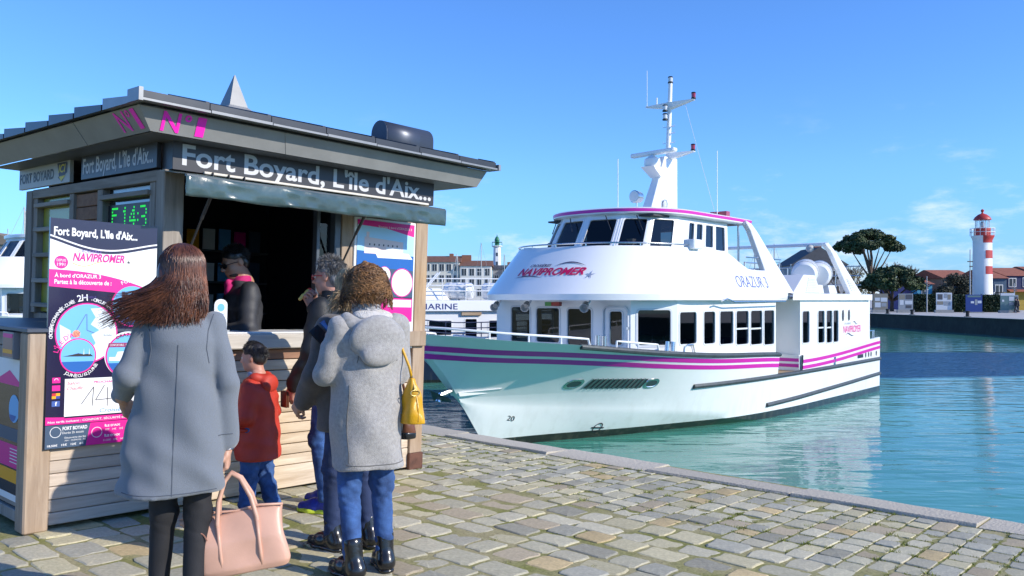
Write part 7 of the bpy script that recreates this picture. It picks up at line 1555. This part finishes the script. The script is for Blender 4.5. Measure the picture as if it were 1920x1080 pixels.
hair = npmesh('hair', [s.mesh(.008, folds(.010, (.7, 60, 50, 55, 0), (.6, -75, 60, 50, 1), (.5, 45, -80, 70, 2)))], CUR, W2)
def pathc(v, t, rv):
    o = Rh @ (np.array((0, -.03, .04)) + v * np.array((.086, .098, .086))); L = .06 + .085 * rv[0]; th = t * (8 + 6 * rv[1]) + rv[2] * 6.28; cr_ = .016 + .010 * rv[3]
    a = np.cross(v, (.3, .2, 1)); a /= np.linalg.norm(a) + 1e-6; b = np.cross(v, a); down = np.array((0, 0, -1)) + Rh @ v * .25; down = down / np.linalg.norm(down)
    return hc + o + (Rh @ v) * .02 * math.sin(min(1, t * 2) * 1.57) + down * L * t + (a * math.cos(th) + b * math.sin(th)) * cr_ * min(1, t * 3)
npmesh('strands', [strands(2000, root1, pathc, .0026, .0012, 15, 15)], CUR, hair)
ph = W2.matrix_basis @ Vector((-.06, .345, 1.285)); pho = empty('phone', tuple(ph)); pho.rotation_euler = (R(-38), R(-22), math.atan2(.55, .83) + R(35)); tag(pho, 'dark blue folding phone case held up by the curly-haired person', 'phone')
NVC = mat('navy_case', (.02, .05, .14), .35, .1, 8); MB().box(-.04, .04, -.006, .002, -.075, .075).build('case', NVC, pho, bev=.004); MB().box(-.037, .037, -.0085, -.0065, -.07, .07).build('screen', flat('phone_screen', (.05, .12, .30), .05, coat=1), pho); MB().box(-.115, -.045, -.02, -.012, -.075, .075, Matrix.Rotation(R(-25), 4, 'Z')).build('flap', BLKL, pho, bev=.003)
# mustard bag on its strap
YB = mat('mustard_leather', (.62, .33, .012), .38, .08, 8, bump=.15, bscale=120)
yb = empty('mustard_bag', (0, 0, 0)); yb.matrix_basis = W2.matrix_basis @ Matrix.Translation((.195, -.14, .80)) @ Matrix.Scale(.88, 4); tag(yb, 'mustard yellow leather shoulder bag hanging beside the fleece coat', 'bag')
s = SDF(); s.stack([(0, 0, 0, .062, .085), (.06, 0, 0, .064, .085), (.16, 0, 0, .045, .065), (.25, 0, 0, .022, .035), (.275, 0, 0, .018, .025)], .02, 3); npmesh('bag_body', [s.mesh(.006, folds(.005, (.8, 40, 40, 26, 0), (.5, -50, 30, 40, 1)), zmin=.004)], YB, yb)
MB().tube([(0, 0, .27), (-.012, .01, .34), (-.055, .045, .48), (-.10, .095, .575), (-.115, .14, .60), (-.115, .19, .58), (-.10, .24, .50), (-.06, .27, .40)], .0085, 6).build('strap', YB, yb, 'all'); GOLDM = mat('brass', (.7, .5, .2), .3, .1, metal=1)
o = MB().lathe([(.024 + .004 * math.cos(t), .004 * math.sin(t)) for t in np.linspace(0, 6.283, 9)], 18, axis='Y').build('ring', GOLDM, yb, 'all'); o.location = (-.01, -.06, .19); o.scale = (1.2, 1, .75); MB().tube([(0, 0, .29), (-.008, -.035, .25), (-.01, -.058, .21)], .004, 5).build('chain', GOLDM, yb); MB().tube([(0, -.088, .02), (0, -.085, .1), (0, -.06, .17)], .003, 5).build('seam', YB, yb)

# 6. vendor behind the counter
kf = K @ Vector((1.60, .43, .10)); VD = empty('person', tuple(kf), math.atan2(.86, -.5)); tag(VD, 'vendor in black jacket and magenta collar with sunglasses behind the counter', 'person')
J = joints(1.74, elbL=(-.27, .02, 1.10), wriL=(-.16, .24, 1.06), elbR=(.26, .02, 1.10), wriR=(.15, .25, 1.06), head=(0, .055, 1.60), shoL=(-.195, -.01, 1.39), shoR=(.195, -.01, 1.39))
Rh = rot(12, -20)
base_body(1.74, J, SKIN2, VD, Rh, [hand((-.155, .255, 1.06), (.3, .9, 0), (0, 0, -1), 1, 20), hand((.145, .265, 1.06), (-.3, .9, 0), (0, 0, -1), -1, 20)])
SFT = mat('softshell_black', (.03, .03, .034), .6, .15, 8, bump=.15, bscale=120)
s = SDF(); s.stack([(.85, 0, 0, .195, .14), (1.05, 0, 0, .195, .14), (1.25, 0, .005, .21, .145), (1.35, 0, 0, .20, .125), (1.42, 0, -.005, .12, .09), (1.455, 0, 0, .085, .08)], .05, 2.3)
for e in 'LR': s.cap(A3(J['sho' + e]) + A3((0, 0, -.01)), J['elb' + e], .076, .066, .05); s.cap(J['elb' + e], J['wri' + e], .066, .05, .03)
jk = npmesh('jacket', [s.mesh(.009, folds(.006, (.6, 18, 14, 16, 0), (.5, -20, 18, 34, 1.4), (.4, 12, -10, 50, 2.5)), zmin=.85)], SFT, VD)
s = SDF(); s.stack([(1.42, 0, .0, .088, .088), (1.46, 0, .005, .078, .078), (1.50, 0, .01, .068, .066)], .02); s.ell((0, .105, 1.40), (.045, .03, .075), None, .03); npmesh('polo_collar', [s.mesh(.006, folds(.004, (1, 50, 40, 60, 0)))], mat('magenta_cotton', (.50, .012, .14), .8, .1), VD)
tg = MB().box(-.135, -.055, .148, .156, 1.245, 1.275).build('name_badge', flat('badge_white', (.75, .72, .74), .4), jk); shape([(-.13, 1.252), (-.06, 1.252), (-.06, 1.262), (-.13, 1.262)], Matrix(((-1, 0, 0, -.19), (0, 0, 1, .1562), (0, 1, 0, 0), (0, 0, 0, 1))), MAGENTA, jk, 'badge_stripe', .001)
trousers(J, (.09, .068, .06), DENIMD, VD, 'jeans'); 
for e in 'LR': shoe(J, e, BLKF, VD, 1.05)
hc = np.array(J['head'])
s = SDF(); s.ell(hc + Rh @ np.array((0, -.018, .045)), (.079, .099, .085), Rh); s.ell(hc + Rh @ np.array((0, -.06, -.02)), (.072, .05, .055), Rh, .03); s.ell(hc + Rh @ np.array((0, .108, -.05)), (.1, .08, .115), Rh, .012, True)
for sg in (-1, 1): s.ell(hc + Rh @ np.array((sg * .085, .008, -.02)), (.03, .034, .045), Rh, .01, True)
hair = npmesh('hair', [s.mesh(.006)], BLH, VD); short_hair(hc, Rh, 1, 900, 21, .022, hair, BLH, lift=.5, r=.0018)
s = SDF(); s.ell(hc + Rh @ np.array((0, .035, -.075)), (.060, .058, .042), Rh); s.ell(hc + Rh @ np.array((0, .1, -.058)), (.02, .03, .009), Rh, .01, True); s.ell(hc + Rh @ np.array((0, .06, -.02)), (.07, .07, .032), Rh, .01, True); npmesh('beard', [s.mesh(.005)], BLH, VD)
glasses(hc, Rh, VD, BLACKM, flat('sunglass_lens', (.01, .01, .012), .08, coat=1), 1.1, 'sunglasses')

# two passers-by on the far quay
for i, (px, c1, c2, lb) in enumerate(((1905, (.02, .02, .025), (.03, .03, .04), 'distant walker in black beside the narrow grey panel'), (1911, (.10, .09, .10), (.03, .035, .06), 'distant walker in dull mauve beside the narrow grey panel'))):
    o = place('person', (px2x(px, 98.5), 98.5 + i * .3, -.05), (1 if i else -1, .2), lb); J = joints(1.7 - .05 * i, kneeL=(-.09, .12, .5), ankL=(-.09, .2, .09), toeL=(-.09, .33, .05), ankR=(.09, -.2, .1), toeR=(.09, -.08, .05))
    base_body(1.7, J, SKIN, o, rot(0, 0), []); s = SDF(); s.stack([(.8, 0, 0, .2, .14), (1.2, 0, 0, .2, .14), (1.38, 0, 0, .17, .11), (1.45, 0, 0, .07, .07)], .05)
    for e in 'LR': s.cap(J['sho' + e], J['elb' + e], .07, .06, .04); s.cap(J['elb' + e], J['wri' + e], .06, .05)
    npmesh('coat', [s.mesh(.02)], flat('walker_coat_%d' % i, c1, .8), o); trousers(J, (.09, .07, .06), flat('walker_trousers_%d' % i, c2, .8), o, res=.02)
    s = SDF(); s.ell(np.array(J['head']) + np.array((0, -.02, .045)), (.085, .105, .09)); npmesh('hair', [s.mesh(.015)], BLH, o)
